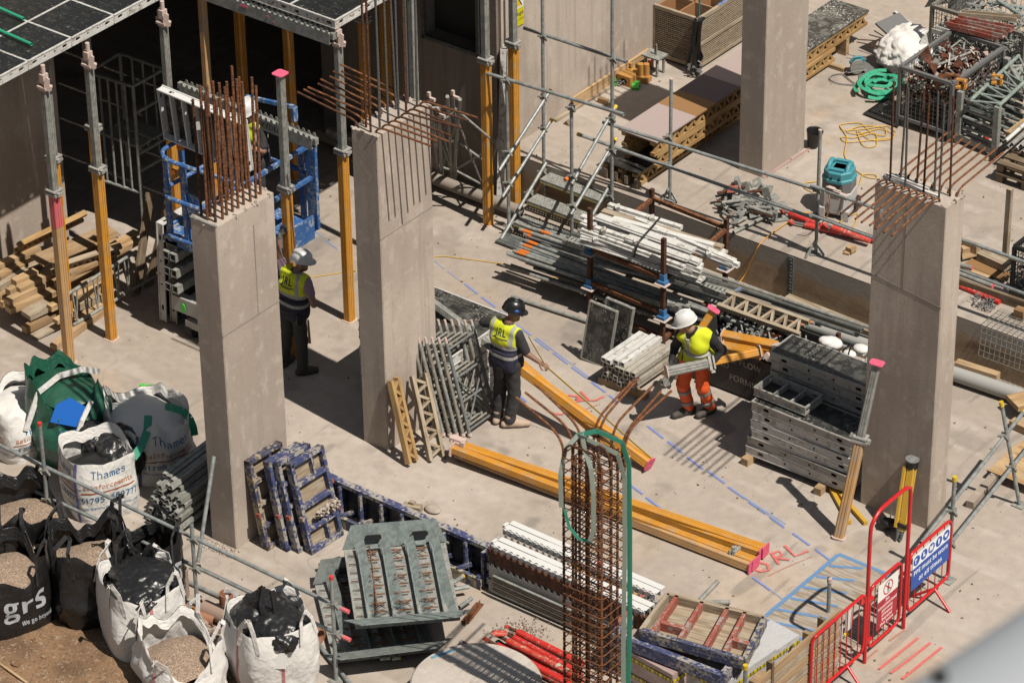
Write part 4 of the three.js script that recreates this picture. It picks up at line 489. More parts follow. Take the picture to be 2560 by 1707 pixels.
// ================================================================ PANELS, SKIP AND PROPS ROUND THE WORKER IN ORANGE TROUSERS
{ for (const [o, l, m] of [[[1.175, .0, -.235], 'dusty black-faced panel standing on end, front one of the leaning pair', M.blackPanel], [[1.3, 0, -.42], 'dusty black-faced panel standing on end, behind the other leaning panel', M.blackPanel]]) { const p = thing('deck_panel', l, 'formwork panel', o); panelParts(p, .86, .4, .05, M.alu, m, 0); orient(p, [o[0] + .05, .43, o[2] - .05], [.1, 1, -.1], [.12, .1, 1]); }
  for (let j = 0; j < 5; j++) for (let i = 0; i < 6 - (j === 4 ? 2 : 0); i++) { const x = 1.6 + i * .085 + rr(-.012, .012) + (j % 2) * .03, y = .13 + j * .07, dz = rr(-.03, .04); solo('square_tube', 'dusty pale square tube in the short bundle beside the black panels', 'square tube', j === 4 ? M.white : tint(M.alu, 1.15, 1.1, 1.0), sweep(shape([[-.036, -.032], [.036, -.032], [.036, .032], [-.036, .032]], [[[-.027, -.024], [.027, -.024], [.027, .024], [-.027, .024]]]), [x, y, .14 + dz], [x + .02, y, -.66 + dz]), [x, y, .14 + dz], 'short bundle of pale square tubes'); }
  solo('timber_bearer', 'square timber bearer under the near end of the pale tube bundle', 'timber', M.wood2, box(.72, .09, .09, 1.86, .045, .08, 0, .04), [1.86, 0, .08]); solo('timber_bearer', 'timber bearer sticking out under the far end of the pale tube bundle', 'timber', M.wood3, box(.7, .09, .09, 1.95, .045, -.55, 0, .04), [1.95, 0, -.55]); solo('timber_bearer', 'pinkish timber lying behind the black panels under the stillage', 'timber', M.wood2, bar([1.165,0.08,-0.818], [1.459,0.08,-0.789], .08, .08), [1.165,0.08,-0.818]);
  // skip of clamps
  const chalk = letter('', 512, 256, (g, w, h) => { g.clearRect(0, 0, w, h); g.fillStyle = 'rgba(190,180,165,.95)'; g.font = '54px sans-serif'; g.save(); g.rotate(.02); g.fillText('JRL FLOW', 120, 70); g.fillText('AND', 40, 128); g.fillText('FORMWORK', 150, 196); g.restore(); for (let i = 0; i < 500; i++) g.clearRect(rr(0, w), rr(0, h), rr(1, 5), rr(1, 4)); });
  const t = thing('clamp_skip', 'black steel skip chalked with JRL FLOW AND FORMWORK behind the orange trousers', 'skip', [3.2, 0, -.72]); const zf = -.68, zb = -1.62, xa = 2.35, xb = 4.0, H = .62, sk = mat([.035, .032, .03], .6);
  W(t, 'front_side', sk, box(xb - xa, H, .02, (xa + xb) / 2, H / 2 + .03, zf)); W(t, 'back_side', sk, box(xb - xa, H, .02, (xa + xb) / 2, H / 2 + .03, zb)); W(t, 'end_side', sk, box(.02, H, zf - zb, xa, H / 2 + .03, (zf + zb) / 2)); W(t, 'end_side', sk, box(.02, H, zf - zb, xb, H / 2 + .03, (zf + zb) / 2)); W(t, 'bottom', sk, box(xb - xa, .02, zf - zb, (xa + xb) / 2, .05, (zf + zb) / 2)); W(t, 'corner_post', M.rustPlate, box(.05, .8, .05, xb - .02, .4, zb)); W(t, 'chalk_lettering', decal(chalk, .9), quad([2.62, .1, zf + .013], [3.85, .1, zf + .013], [3.85, .64, zf + .013], [2.62, .64, zf + .013]));
  const cl = []; for (let i = 0; i < 240; i++) { const x = rr(xa + .1, xb - .1), z = rr(zb + .1, zf - .08), y = .42 + .18 * rnd(); cl.push(rnd() < .5 ? box(rr(.04, .12), rr(.015, .04), rr(.02, .06), x, y, z, rr(0, 3), rr(0, 3), rr(0, 3)) : cyl([x, y, z], [x + rr(-.1, .1), y + rr(-.03, .05), z + rr(-.1, .1)], .012, 5)); }
  const cp = solo('loose_clamps', 'jumble of grey steel clamps and springs filling the black skip', 'clamps', M.galvDull, cl, [3.2, .4, -1.1]); cp.userData.kind = 'stuff';
  const sack = []; for (let i = 0; i < 14; i++) sack.push(new THREE.IcosahedronGeometry(rr(.06, .13), 1).scale(1.3, .6, 1).translate(4.0 + rr(-.05, .7), .75 + rr(-.1, .05), -1.45 + rr(-.3, .3))); solo('plastic_sheet', 'crumpled whitish plastic sheeting lying beyond the panel stack by the wide column', 'plastic sheet', M.bagWhite, sack.map(g => boxUV(g)), [4.4, .6, -1.4]);
  solo('cable_loop', 'thin black cable looping out of the plastic sheeting beyond the panel stack', 'cable', M.cableB, path([[4.271,0.7,-1.208], [4.425,1,-1.054], [4.517,1.1,-1.075], [4.442,0.9,-1.136], [4.393,0.7,-1.191]], .01, 6), [4.271,0.7,-1.208]);
  const lay = (lab, a, b, o) => aim(prop(lab, len(sub(b, a)), o?.nut ?? len(sub(b, a)), { base: M.castPink, top: M.castPink, ...o }), a, b, .4);
  lay('short orange prop lying on the black skip, uppermost, its plate by the worker', [2.823,0.78,-0.725], [3.543,0.8,-0.887], { head: 'none' }); lay('second short orange prop lying on the black skip under the first', [2.824,0.7,-0.735], [3.502,0.72,-0.885], { head: 'none' }); lay('third orange prop on the skip, crossing behind the worker', [2.88,0.66,-0.656], [3.407,0.72,-0.731], { head: 'none' });
  solo('prop_head', 'pinkish cast prop heads piled at the corner of the panel stack', 'prop head', M.castPink, [[0, 0, 0], [.08, -.06, .05], [-.05, -.1, .08]].map((d, i) => box(.07, .14, .1, ...add([3.607,0.84,-0.79], d), .4 * i, .5 * i, .3)), [3.607,0.84,-0.79]);
  lay('prop carried level under the arm of the worker in orange trousers', [2.886,0.93,0.595], [3.629,1.02,-0.371], { outer: M.greyProp, inner: M.yellow, nut: .56, flip: false }); lay('second prop in the worker hands, slanting up to a pink plate behind his helmet', [2.649,0.5,0.285], [3.029,1.5,-0.215], { outer: M.greyProp, inner: M.yellow, nut: .62, top: M.pink });
}
{ // stack of deck panels beside the wide column
  const gA = 'metal-framed deck panels stacked beside the wide column', m2 = [M.alu, M.white, M.alu];
  const place = (x, y, z, lab, film, ry, w = .49) => { const o = thing('deck_panel', lab, 'formwork panel', [x, y, z], gA, ry); panelParts(o, 1.5, w, .128, m2[Math.floor(rnd() * 3)], film, 0); return o; };
  for (let i = 0; i < 6; i++) place(4.79 + [-.03, -.02, .05, .04, .06, .05][i], .1 + i * .136, .2 + [0, .01, 0, .02, .01, .03][i], i === 5 ? 'top panel of the front pile by the wide column, black face splashed yellow' : ['lowest', 'second lowest', 'third', 'fourth', 'second highest'][i] + ' metal-framed panel of the front pile beside the wide column', M.blackPanel, [.02, -.015, .03, 0, .02, -.01][i]);
  for (let i = 0; i < 9; i++) { const o = place(4.74 + rr(-.02, .02), .1 + i * .136, -.32 + rr(-.012, .012), i === 8 ? 'topmost black-faced panel of the rear pile, striped by bar shadows' : ['lowest', 'second', 'third', 'fourth', 'fifth', 'sixth', 'seventh', 'second highest'][i] + ' metal-framed panel of the taller rear pile by the wide column', M.blackPanel, rr(-.015, .015)); }
  const hp = thing('deck_panel', 'small open-ribbed panel lying ribs up on the front pile', 'formwork panel', [4.44, .93, .2], undefined, -.02); panelParts(hp, .76, .37, .125, M.alu, null, 2); part(hp, 'under_sheet', M.blackPly, box(.73, .008, .34, 0, .01, 0));
  solo('timber_bearer', 'timber bearer poking out under the left end of the panel stack', 'timber', M.wood, box(.1, .1, 1.15, 4.1, .05, 0, 0, -.05), [4.1, 0, .5]); solo('timber_bearer', 'timber bearer poking out under the right end of the panel stack', 'timber', M.wood2, box(.1, .1, 1.15, 5.12, .05, 0, 0, .05), [5.12, 0, .5]);
  const lp = prop('extended prop leaning against the wide column, pink plate at its head', 2.35, 1.32, { outer: M.oldYellow, inner: M.greyProp, top: M.pink, base: M.castPink }); aim(lp, [5.846,0,1.149], [5.974,2.04,0.756], .3);
  const tp = (a, b, l) => solo('timber_lath', l, 'timber', mat([.62, .36, .03], .6), bar(a, b, .05, .05), a); tp([5.211,0.03,0.374], [5.807,0.03,0.864], 'yellow tripod leg lying on the floor, nearer the panel stack'); tp([5.254,0.04,0.36], [5.968,0.03,0.754], 'longer yellow tripod leg on the floor behind the leaning prop');
}
{ // surveying tripod against the wide column
  const a = [6.2, .06, .62], t = thing('survey_tripod', 'folded yellow survey tripod leaning on the wide column', 'tripod', a); const top = [6.389,0.955,0.45], f1 = [6.505,0.03,0.813], f2 = [6.452,0.03,0.829], y = mat([.66, .40, .05], .5);
  const k = lerp3(top, f1, .12);
  W(t, 'leg', y, bar(lerp3(top, f1, .08), lerp3(top, f1, .88), .085, .04, [0, 0, 1])); W(t, 'leg', y, bar(add(lerp3(top, f2, .08), [-.07, 0, .02]), add(lerp3(top, f2, .84), [-.03, 0, .02]), .035, .04, [0, 0, 1])); W(t, 'leg', y, bar(add(lerp3(top, f1, .1), [.02, 0, -.05]), add(lerp3(top, f1, .84), [0, 0, -.05]), .05, .03, [0, 0, 1]));
  W(t, 'head', M.black, [cyl(add(top, [0, -.1, 0]), add(top, [0, .0, 0]), .075, 14)]); W(t, 'head_plate', M.galv, cyl(add(top, [0, 0, 0]), add(top, [0, .015, 0]), .085, 14)); W(t, 'strap', M.black, box(.15, .04, .09, ...lerp3(top, f1, .8))); W(t, 'foot', M.galvDark, cyl(lerp3(top, f1, .88), f1, .03, 8, .012)); W(t, 'foot', M.galvDark, cyl(lerp3(top, f2, .86), f2, .03, 8, .012));
  const bx = [6.235,0.08,0.634]; solo('cable_reel', 'black spoked reel lying at the feet of the tripod', 'reel', M.black, [new THREE.TorusGeometry(.1, .035, 8, 20).rotateX(1.2).translate(...bx), ...Array.from({ length: 9 }, (_, i) => cyl(bx, add(bx, [.1 * Math.cos(i * .7), .05, .1 * Math.sin(i * .7)]), .006, 4)), box(.12, .08, .1, ...add(bx, [-.02, .0, .06]), .3, .4, 0)].map(g => g.attributes.uv ? fix(g) : g), bx);
}

// ================================================================ ON THE RAISED SLAB
{ solo('timber_plank', 'long pale plank leaning along the foot of the sunlit core wall', 'timber', M.wood3, [bar([XW + .04, S69 + .1, -4.5], [XW + .02, S69 + .1, -6.35], .04, .2)], [XW, S69, -4.5]);
  solo('timber_batten', 'thin batten lying on the slab along the plank at the wall', 'timber', M.greyWood, bar([-2.389,0.71,-4.079], [-2.352,0.71,-6.235], .07, .04), [-2.411,0.69,-4.108]); solo('timber_block', 'small wedge of mortar and timber lying on the slab near the wall', 'timber block', M.oldWood, ext(shape([[-.06, 0], [.06, 0], [.0, .07]]), .06).translate(...[-2.201,0.69,-4.156]), [-2.201,0.69,-4.156]); solo('timber_block', 'short timber offcut in the bar shadows on the raised slab', 'timber block', M.wood, bar([-2.244,0.73,-4.927], [-2.099,0.73,-4.925], .07, .07), [-2.289,0.69,-4.987]);
  solo('rusty_bar_row', 'two thin rusty bars lying along the batten by the wall', 'rebar', M.rustDark, [cyl([-2.406,0.72,-4.776], [-2.41,0.72,-5.381], .008, 5), cyl([-2.346,0.72,-4.766], [-2.35,0.72,-5.37], .008, 5)], [-2.439,0.69,-4.821]);
  const st = thing('work_stool', 'small grey work stool standing by the mesh bin', 'stool', [-2.12, S69, -6.1]); for (const [x, z] of [[-.1, -.08], [.1, -.08], [-.1, .08], [.1, .08]]) part(st, 'leg', M.galvDull, box(.025, .28, .04, x, .14, z)); part(st, 'seat', M.galvDull, box(.3, .025, .24, 0, .29, 0)); part(st, 'handle', M.galvDull, path([[0, .3, 0], [0, .44, -.01], [.03, .46, 0], [.03, .3, 0]], .012, 6)); solo('red_tin', 'small red tin on the slab by the grey stool', 'tin', M.redCap, cyl([-2.289,0.7,-6.22], add([-2.289,0.7,-6.22], [0, .08, 0]), .035, 12), [-2.3,0.69,-6.236]);
  const ob = mat([.5, .25, .06], .6); solo('prop_head', 'orange cast prop head lying on the slab near the stool', 'prop head', ob, [ext(shape([[-.12, 0], [.12, 0], [.12, .16], [-.12, .16]], [ell(0, .07, .06, .05)]), .14).translate(...[-2.246,0.69,-5.656]), box(.3, .02, .2, ...add([-2.369,0.69,-5.789], [.02, .1, 0])), box(.08, .06, .05, ...add([-2.401,0.69,-5.85], [.02, .16, 0]))], [-2.246,0.69,-5.656]);
  solo('prop_head', 'orange eared cast head standing upright beside the other on the slab', 'prop head', ob, [box(.2, .08, .14, ...add([-2.111,0.69,-5.812], [0, .04, 0])), cyl(add([-2.158,0.69,-5.805], [0, .08, 0]), add([-2.158,0.69,-5.805], [0, .26, 0]), .05, 10), cyl(add([-2.09,0.69,-5.855], [0, .08, 0]), add([-2.09,0.69,-5.855], [0, .26, 0]), .045, 10)], [-2.111,0.69,-5.812]);
  solo('green_strap', 'bright green strap end on the slab beside the orange cast heads', 'strap', M.greenBright, [box(.1, .05, .16, ...[-2.07,0.72,-5.576], .2, .5, 0)], [-2.103,0.69,-5.622]); solo('green_strap', 'bright green strap lying against the plank by the wall', 'strap', M.greenBright, [box(.08, .04, .2, ...[-2.395,0.74,-5.485], .2, .6, .2)], [-2.451,0.69,-5.561]);
  const hk = []; for (let i = 0; i < 16; i++) { const p = add([-2.323,0.72,-5.529], [rr(-.08, .08), rr(0, .06), rr(-.1, .1)]); hk.push(cyl(p, add(p, [rr(-.08, .08), rr(-.02, .05), rr(-.08, .08)]), .012, 5)); } const hh = solo('loose_clamps', 'little heap of dark clamps by the orange cast heads', 'clamps', M.midGrey, hk, [-2.356,0.69,-5.575]); hh.userData.kind = 'stuff';
}
// lattice girders along z helper
const latZ = (lab, x, y, z0, z1, group, m = M.hWood) => { const t = thing('lattice_girder', lab, 'timber girder', [x, y, (z0 + z1) / 2], group, Math.PI / 2); latticeParts(t, Math.abs(z1 - z0), m, .215); return t; };
{ const g1 = 'lattice girders in the long plywood-topped stack', la = 'lattice girder in the long stack topped with pink and brown plywood';
  for (const x of [-.87, -.62, -.38]) latZ(la, x, S69 + .005, -3.22, -6.7, g1); for (const x of [-.68, -.2]) { latZ(la, x, .96, -3.45, -7.0, g1); latZ(la, x, 1.175, -3.38, -7.0, g1); }
  for (const y of [S69 + .11]) for (let i = 0; i < 4; i++) solo('timber_stub', 'pale grey timber end poking from the foot of the long girder stack', 'timber', M.greyWood, box(.05, .12, .06, -.86 + i * .17, y - .02, -3.24), [-.86 + i * .17, y, -3.24], 'grey timber ends at the foot of the long stack');
  solo('plywood_sheet', 'black film plywood on the lowest layer of the long girder stack', 'plywood', M.blackPly, box(.62, .02, 1.1, -.61, .945, -3.76), [-.61, .945, -3.76]);
  const top = 1.412; const sh = (n, l, m, z0, z1) => solo('plywood_sheet', l, 'plywood', m, box(.64, .018, z0 - z1, -.45, top - .009, (z0 + z1) / 2), [-.45, top, (z0 + z1) / 2]);
  sh(0, 'pinkish worn plywood, nearest sheet on the long girder stack', M.pinkPly, -3.38, -4.3); sh(1, 'brown plywood sheet on the long girder stack', M.brownPly, -4.302, -4.78); sh(2, 'dark plum plywood sheet on the long girder stack', M.plumPly, -4.782, -5.36); sh(3, 'pinkish worn plywood sheet beyond the plum one, running behind the column', M.pinkPly, -5.362, -6.6); sh(4, 'dark grey plywood sheet at the far end of the long girder stack', M.blackPanel, -6.602, -7.0);
  const g2 = 'lattice girders in the stack behind the column', l2 = 'lattice girder in the stack under the grey scuffed plywood';
  for (const x of [-.76, -.5, -.24]) latZ(l2, x, .965, -6.9, -8.72, g2); for (const x of [-.5, -.22]) latZ(l2, x, S69 + .06, -6.4, -7.85, g2); solo('timber_bearer', 'timber bearer under the stack with the grey scuffed plywood', 'timber', M.wood, box(.9, .06, .08, -.4, S69 + .03, -7.75), [-.4, S69, -7.75]); solo('timber_bearer', 'second timber bearer under the stack with the grey scuffed plywood', 'timber', M.wood, box(.6, .27, .08, -.5, S69 + .135, -8.2), [-.5, S69, -8.2]);
  solo('plywood_sheet', 'grey scuffed film plywood topping the girder stack beyond the column', 'plywood', tint(M.blackPanel, 2.6, 2.6, 2.5), box(.62, .022, 1.9, -.5, 1.195, -7.78), [-.5, 1.195, -7.78]);
}
{ // mesh-sided timber bin with harnesses
  const x0 = -2.42, x1 = -1.65, z0 = -6.5, z1 = -8.1, y0 = S69 + .08, y1 = 1.52, t = thing('mesh_bin', 'timber-lined wire mesh bin with black harnesses hung on its corner', 'storage bin', [-2.03, S69, -7.3]); const br = mat([.36, .17, .07], .8), lin = mat([.13, .088, .06], .9);
  W(t, 'lining', lin, [box(x1 - x0 - .04, y1 - y0 - .04, .02, -2.035, (y0 + y1) / 2, z0 - .03)]); W(t, 'lining', lin, box(.02, y1 - y0 - .04, z0 - z1 - .04, x1 - .03, (y0 + y1) / 2, (z0 + z1) / 2)); W(t, 'lining', br, box(.02, y1 - y0, z0 - z1 - .04, x0 + .03, (y0 + y1) / 2, (z0 + z1) / 2)); W(t, 'lining', br, box(x1 - x0 - .04, y1 - y0, .02, -2.035, (y0 + y1) / 2, z1)); W(t, 'floor', br, box(x1 - x0, .03, z0 - z1, -2.035, y0 + .3, (z0 + z1) / 2));
  for (const f of [.3, .55, .8]) W(t, 'divider', M.wood2, box(x1 - x0 - .08, .35, .02, -2.035, y1 - .2, z0 + (z1 - z0) * f)); W(t, 'divider', br, box(.02, .35, z0 - z1 - .08, -2.05, y1 - .2, (z0 + z1) / 2));
  const wy = []; for (let i = 0; i <= 24; i++) { const y = y0 + (y1 - y0) * i / 24; wy.push(box(x1 - x0, .009, .009, -2.035, y, z0 + .02), box(.009, .009, z0 - z1, x1 + .02, y, (z0 + z1) / 2)); } for (let i = 0; i <= 22; i++) wy.push(box(.006, y1 - y0, .006, x0 + (x1 - x0) * i / 22, (y0 + y1) / 2, z0 + .016)); for (let i = 0; i <= 44; i++) wy.push(box(.006, y1 - y0, .006, x1 + .016, (y0 + y1) / 2, z0 + (z1 - z0) * i / 44)); W(t, 'wire_mesh', M.greyWood, wy).userData.kind = 'stuff';
  for (const [a, b] of [[[x0, y0, z0], [x0, y1, z0]], [[x1, y0, z0], [x1, y1, z0]], [[x1, y0, z1], [x1, y1, z1]], [[x0, y1, z0], [x1, y1, z0]], [[x1, y1, z0], [x1, y1, z1]], [[x0, y0, z0], [x1, y0, z0]], [[x1, y0, z0], [x1, y0, z1]], [[x1 + .01, 1.12, z0], [x1 + .01, 1.12, z1]]]) W(t, 'frame_bar', M.greyWood, bar(a, b, .05, .05)); W(t, 'painted_rim', M.liftBlue, bar([x1, y1 + .03, z0 - .5], [x1, y1 + .03, z0 - 1.1], .05, .01)); for (const z of [z0 - .1, z1 + .3]) W(t, 'foot', M.greyWood, box(.08, .09, .12, x1 - .06, S69 + .045, z));
  solo('green_lath', 'green pole standing in the mesh bin', 'pole', M.teal, cyl([-1.72, 1.3, -6.6], [-1.66, 1.95, -6.55], .015, 6), [-1.72, 1.3, -6.6]);
  const hs = []; for (let i = 0; i < 9; i++) { const x = x1 + .03 + rr(-.06, .04), z = z0 + .04 + rr(-.02, .05); hs.push(ribbon([[x, y1 + .03, z - .1], [x + .01, y1, z], [x + rr(-.05, .05), 1.2, z + rr(0, .04)], [x + rr(-.06, .06), .98, z + rr(0, .06)], [x + rr(-.1, .1), S69 + .06, z + rr(.0, .14)]], rr(.03, .06), [rr(-1, 1), 0, 1], .01)); } solo('safety_harness', 'black safety harnesses hanging over the corner of the mesh bin', 'harness', M.black, hs, [x1, y1, z0]);
  const hb = []; for (let i = 0; i < 22; i++) { const p = [x1 + .04 + rr(-.12, .12), S69 + .02 + .25 * rnd() * rnd(), z0 + .1 + rr(-.05, .12)]; hb.push(box(rr(.03, .08), .02, rr(.02, .06), ...p, rr(0, 3), rr(0, 3), 0)); } solo('harness_buckles', 'dark buckles and lanyards gathered under the hanging harnesses', 'harness', M.midGrey, hb, [x1, S69, z0]).userData.kind = 'stuff';
}
{ // pile of screw jacks
  const g = 'galvanised screw jacks in the pile on the slab lip', c = [1.02, S69, -3.5]; for (let i = 0; i < 30; i++) { const a = rr(-.5, .9) + (rnd() < .4 ? 1.2 : 0), L = rr(.3, .45), r = rr(0, .3), an = rr(0, 6.28), y = .03 + .04 * Math.floor(i / 7) + rr(0, .02), p = [c[0] + .33 * Math.cos(an) * rnd(), c[1] + y, c[2] + .28 * Math.sin(an) * rnd()], d = [Math.cos(a) * L, rr(-.03, .08), -Math.sin(a) * L]; const q = add(p, d); const o = thing('screw_jack', 'galvanised screw jack tossed in the pile on the slab lip', 'screw jack', p, g); W(o, 'tube', i % 6 === 5 ? M.rustPlate : M.galvDull, pipe(p, q, .022, .016, 9)); W(o, 'base_plate', M.galvDull, box(.12, .008, .12, ...q, rr(.6, 1.6), rr(0, 3), rr(-.4, .4))); }
  solo('jack_plate', 'tall bent plate standing up from the screw jack pile', 'plate', M.galvDull, [box(.05, .24, .1, 1.0, S69 + .3, -3.7, .2, .4, .2), box(.1, .2, .012, 1.35, S69 + .22, -3.85, .1, .5, .2)], [1.0, S69, -3.7]); solo('jack_plate', 'reddened plate lying on top of the screw jack pile', 'plate', M.redRust, box(.14, .01, .2, .98, S69 + .3, -3.6, .3, .4, .1), [.98, S69, -3.6]);
  const t = thing('fork_jack', 'fork-headed jack lying on the slab lip beside the screw jack pile', 'screw jack', [1.403,0.72,-3.01]); W(t, 'tube', M.galvDull, pipe([1.403,0.72,-3.01], [1.564,0.76,-3.678], .026, .02)); W(t, 'fork', M.galvDull, [box(.012, .2, .22, ...[1.58,0.8,-3.652], 0, .9, 0), box(.2, .012, .2, ...add([1.629,0.84,-3.701], [.04, .06, 0]), 0, .9, .0), box(.2, .012, .2, ...add([1.619,0.76,-3.719], [.04, -.05, 0]), 0, .9, 0)]);
  for (const [a, b, l] of [[[1.166,0.72,-2.956], [1.136,0.76,-3.41], 'rusty-tinted jack tube jutting over the slab lip'], [[1.267,0.72,-2.982], [1.334,0.74,-3.403], 'grey jack tube jutting over the slab lip beside the rusty one']]) solo('jack_tube', l, 'screw jack', l[0] === 'r' ? tint(M.galvDull, .8, .62, .45) : M.galvDull, pipe(a, b, .022, .016), a);
  const rp = (l, a, b, m) => { const o = thing('push_pull_prop', l, 'push-pull prop', a), d = sub(b, a), L = len(d); W(o, 'tube', m, cyl(add(a, d, .14), add(b, d, -.05), .04, 12)); W(o, 'spindle', M.midGrey, cyl(a, add(a, d, .14), .02, 8)); W(o, 'end_plate', m, box(.09, .02, .07, ...a, 0, -.4, 0)); };
  rp('faded red push-pull prop on the raised slab, farthest from its lip', [1.652,0.76,-3.817], [2.389,0.76,-3.777], M.red); rp('faded red push-pull prop on the raised slab, running behind the guard rail post', [1.894,0.74,-3.671], [3.2,0.74,-3.963], tint(M.red, 1, 1.5, 1.6)); rp('whitened red push-pull prop crossing the other two near the wide column', [2.384,0.83,-3.745], [3.066,0.78,-3.808], tint(M.red, 1.1, 2.4, 2.4));
  solo('timber_block', 'short timber block on the slab lip beside the red props', 'timber block', M.wood, bar([2.907,0.74,-3.488], [2.919,0.74,-3.593], .1, .08), [2.862,0.69,-3.56]); solo('timber_block', 'thin timber chip beside the block on the slab lip', 'timber block', M.wood3, bar([2.854,0.71,-3.465], [2.937,0.71,-3.479], .05, .02), [2.836,0.69,-3.493]);
}
{ // vacuum
  const t = thing('dust_extractor', 'dusty teal-topped dust extractor standing behind the guard rail', 'dust extractor', [2.18, S69, -4.35], undefined, .25);
  const rb = (w, h, d, r, y) => { const s = shape([[-w / 2 + r, -d / 2], [w / 2 - r, -d / 2], [w / 2, -d / 2 + r], [w / 2, d / 2 - r], [w / 2 - r, d / 2], [-w / 2 + r, d / 2], [-w / 2, d / 2 - r], [-w / 2, -d / 2 + r]]); return ext(s, h, .012).rotateX(-Math.PI / 2).translate(0, y, 0); };
  part(t, 'tank', tint(M.paleGrey, .5, .49, .47), [rb(.4, .3, .4, .07, .07)]); part(t, 'motor_band', M.midGrey, rb(.38, .15, .38, .08, .385)); const teal = tint(M.teal, .06, .3, .36); part(t, 'lid', teal, [rb(.36, .12, .38, .1, .55), rb(.4, .04, .4, .1, .53), path([[-.13, .66, .1], [-.13, .73, .04], [-.13, .73, -.08], [-.12, .66, -.14]], .035, 8), path([[.13, .66, .1], [.13, .72, .04], [.13, .72, -.08], [.12, .66, -.14]], .035, 8), box(.2, .05, .06, 0, .69, .13), box(.2, .05, .06, 0, .69, -.14)]); part(t, 'handle_well', M.dark, box(.16, .02, .18, 0, .672, 0)); part(t, 'front_latch', M.black, [box(.1, .06, .02, .02, .46, .2), box(.025, .03, .015, -.05, .6, .205), box(.025, .03, .015, .06, .6, .205)]);
  for (const s of [-1, 1]) { part(t, 'wheel', M.rubber, cyl([s * .19, .11, -.12], [s * .24, .11, -.12], .11, 18)); part(t, 'caster', M.rubber, cyl([s * .16, .035, .15], [s * .2, .035, .15], .035, 12)); } part(t, 'front_skirt', tint(M.paleGrey, .5, .49, .47), [box(.1, .14, .14, -.17, .08, .17), box(.1, .14, .14, .17, .08, .17)]); part(t, 'cord', M.midGrey, path([[.1, .4, .2], [.14, .3, .23], [.1, .16, .23], [-.02, .14, .23], [-.08, .24, .22]], .008, 6));
  const mk = letter('', 128, 32, (g, w, h) => { g.fillStyle = '#8b8a85'; g.fillRect(0, 0, w, h); g.fillStyle = '#333'; g.font = 'bold 26px sans-serif'; g.fillText('makita', 14, 24); }); part(t, 'maker_lettering', mat(0, .6, { map: mk }), quad([-.06, .315, .216], [.08, .315, .216], [.08, .35, .216], [-.06, .35, .216]));
  const cy = (l, pts, m = M.cableY, r = .0095) => solo('extension_cable', l, 'cable', m, path(pts, r * .72, 6, pts.length * 8), pts[0]);
  cy('yellow extension cable heaped in loops beyond the dust extractor', [[1.624,0.71,-6.642], [1.432,0.71,-6.714], [1.23,0.71,-6.458], [1.022,0.71,-6.251], [0.895,0.71,-6.37], [1.087,0.71,-6.566], [1.383,0.71,-6.411], [1.566,0.71,-6.467], [1.422,0.71,-6.653], [1.15,0.71,-6.506], [1.079,0.71,-6.24], [1.246,0.71,-6.284], [1.396,0.71,-6.58], [1.642,0.71,-6.576], [1.673,0.71,-6.414], [1.471,0.71,-6.238], [1.171,0.71,-6.361], [1.43,0.71,-6.077], [1.553,0.71,-6.037], [1.617,0.71,-6.162], [1.416,0.71,-6.436], [1.255,0.71,-6.158], [1.095,0.71,-6.066], [1.259,0.71,-6.003], [1.683,0.71,-6.474]]);
  cy('yellow cable snaking from the heaped coil to the dust extractor', [[0.929,0.705,-6.3], [1.167,0.705,-6.105], [1.421,0.705,-5.663], [1.732,0.705,-5.429], [1.985,0.705,-5.335], [2.12,0.705,-5.384], [2.049,0.705,-5.458], [1.919,0.705,-5.362], [2.013,0.705,-5.127], [1.991,0.705,-4.959]]);
  cy('yellow cable from the dust extractor draped over the slab lip to the stillage', [[2.583,1.55,-3.452], [2.558,1.3,-3.541], [2.177,0.72,-4.046], [1.951,0.705,-4.083], [1.792,0.705,-3.965], [1.818,0.705,-3.956], [1.828,0.72,-3.24], [1.811,0.65,-2.99], [1.618,0.152,-2.98], [1.577,0.02,-2.819]], M.cableO, .011);
  cy('thin yellow cable lying on the slab behind the guard rail post', [[1.536,0.705,-4.85], [1.413,0.705,-4.708], [1.484,0.705,-4.584], [1.64,0.705,-4.549]]); cy('yellow cable curving on the slab between the extractor and the wide column', [[2.368,0.705,-4.097], [2.428,0.705,-4.436], [2.542,0.705,-4.226], [2.623,0.705,-3.994]]);
  cy('thin yellow cable stretched across the lower floor behind the columns', [[-3.19,0.01,0.388], [-3.032,0.01,0.175], [-2.882,0.01,-0.033], [-2.166,0.01,-1.057], [-1.873,0.01,-1.236], [-1.294,0.01,-1.47], [-0.975,0.01,-1.513], [-0.642,0.01,-1.568], [-0.519,0.01,-1.603], [-0.371,0.01,-1.769]], M.cableY, .008);
}
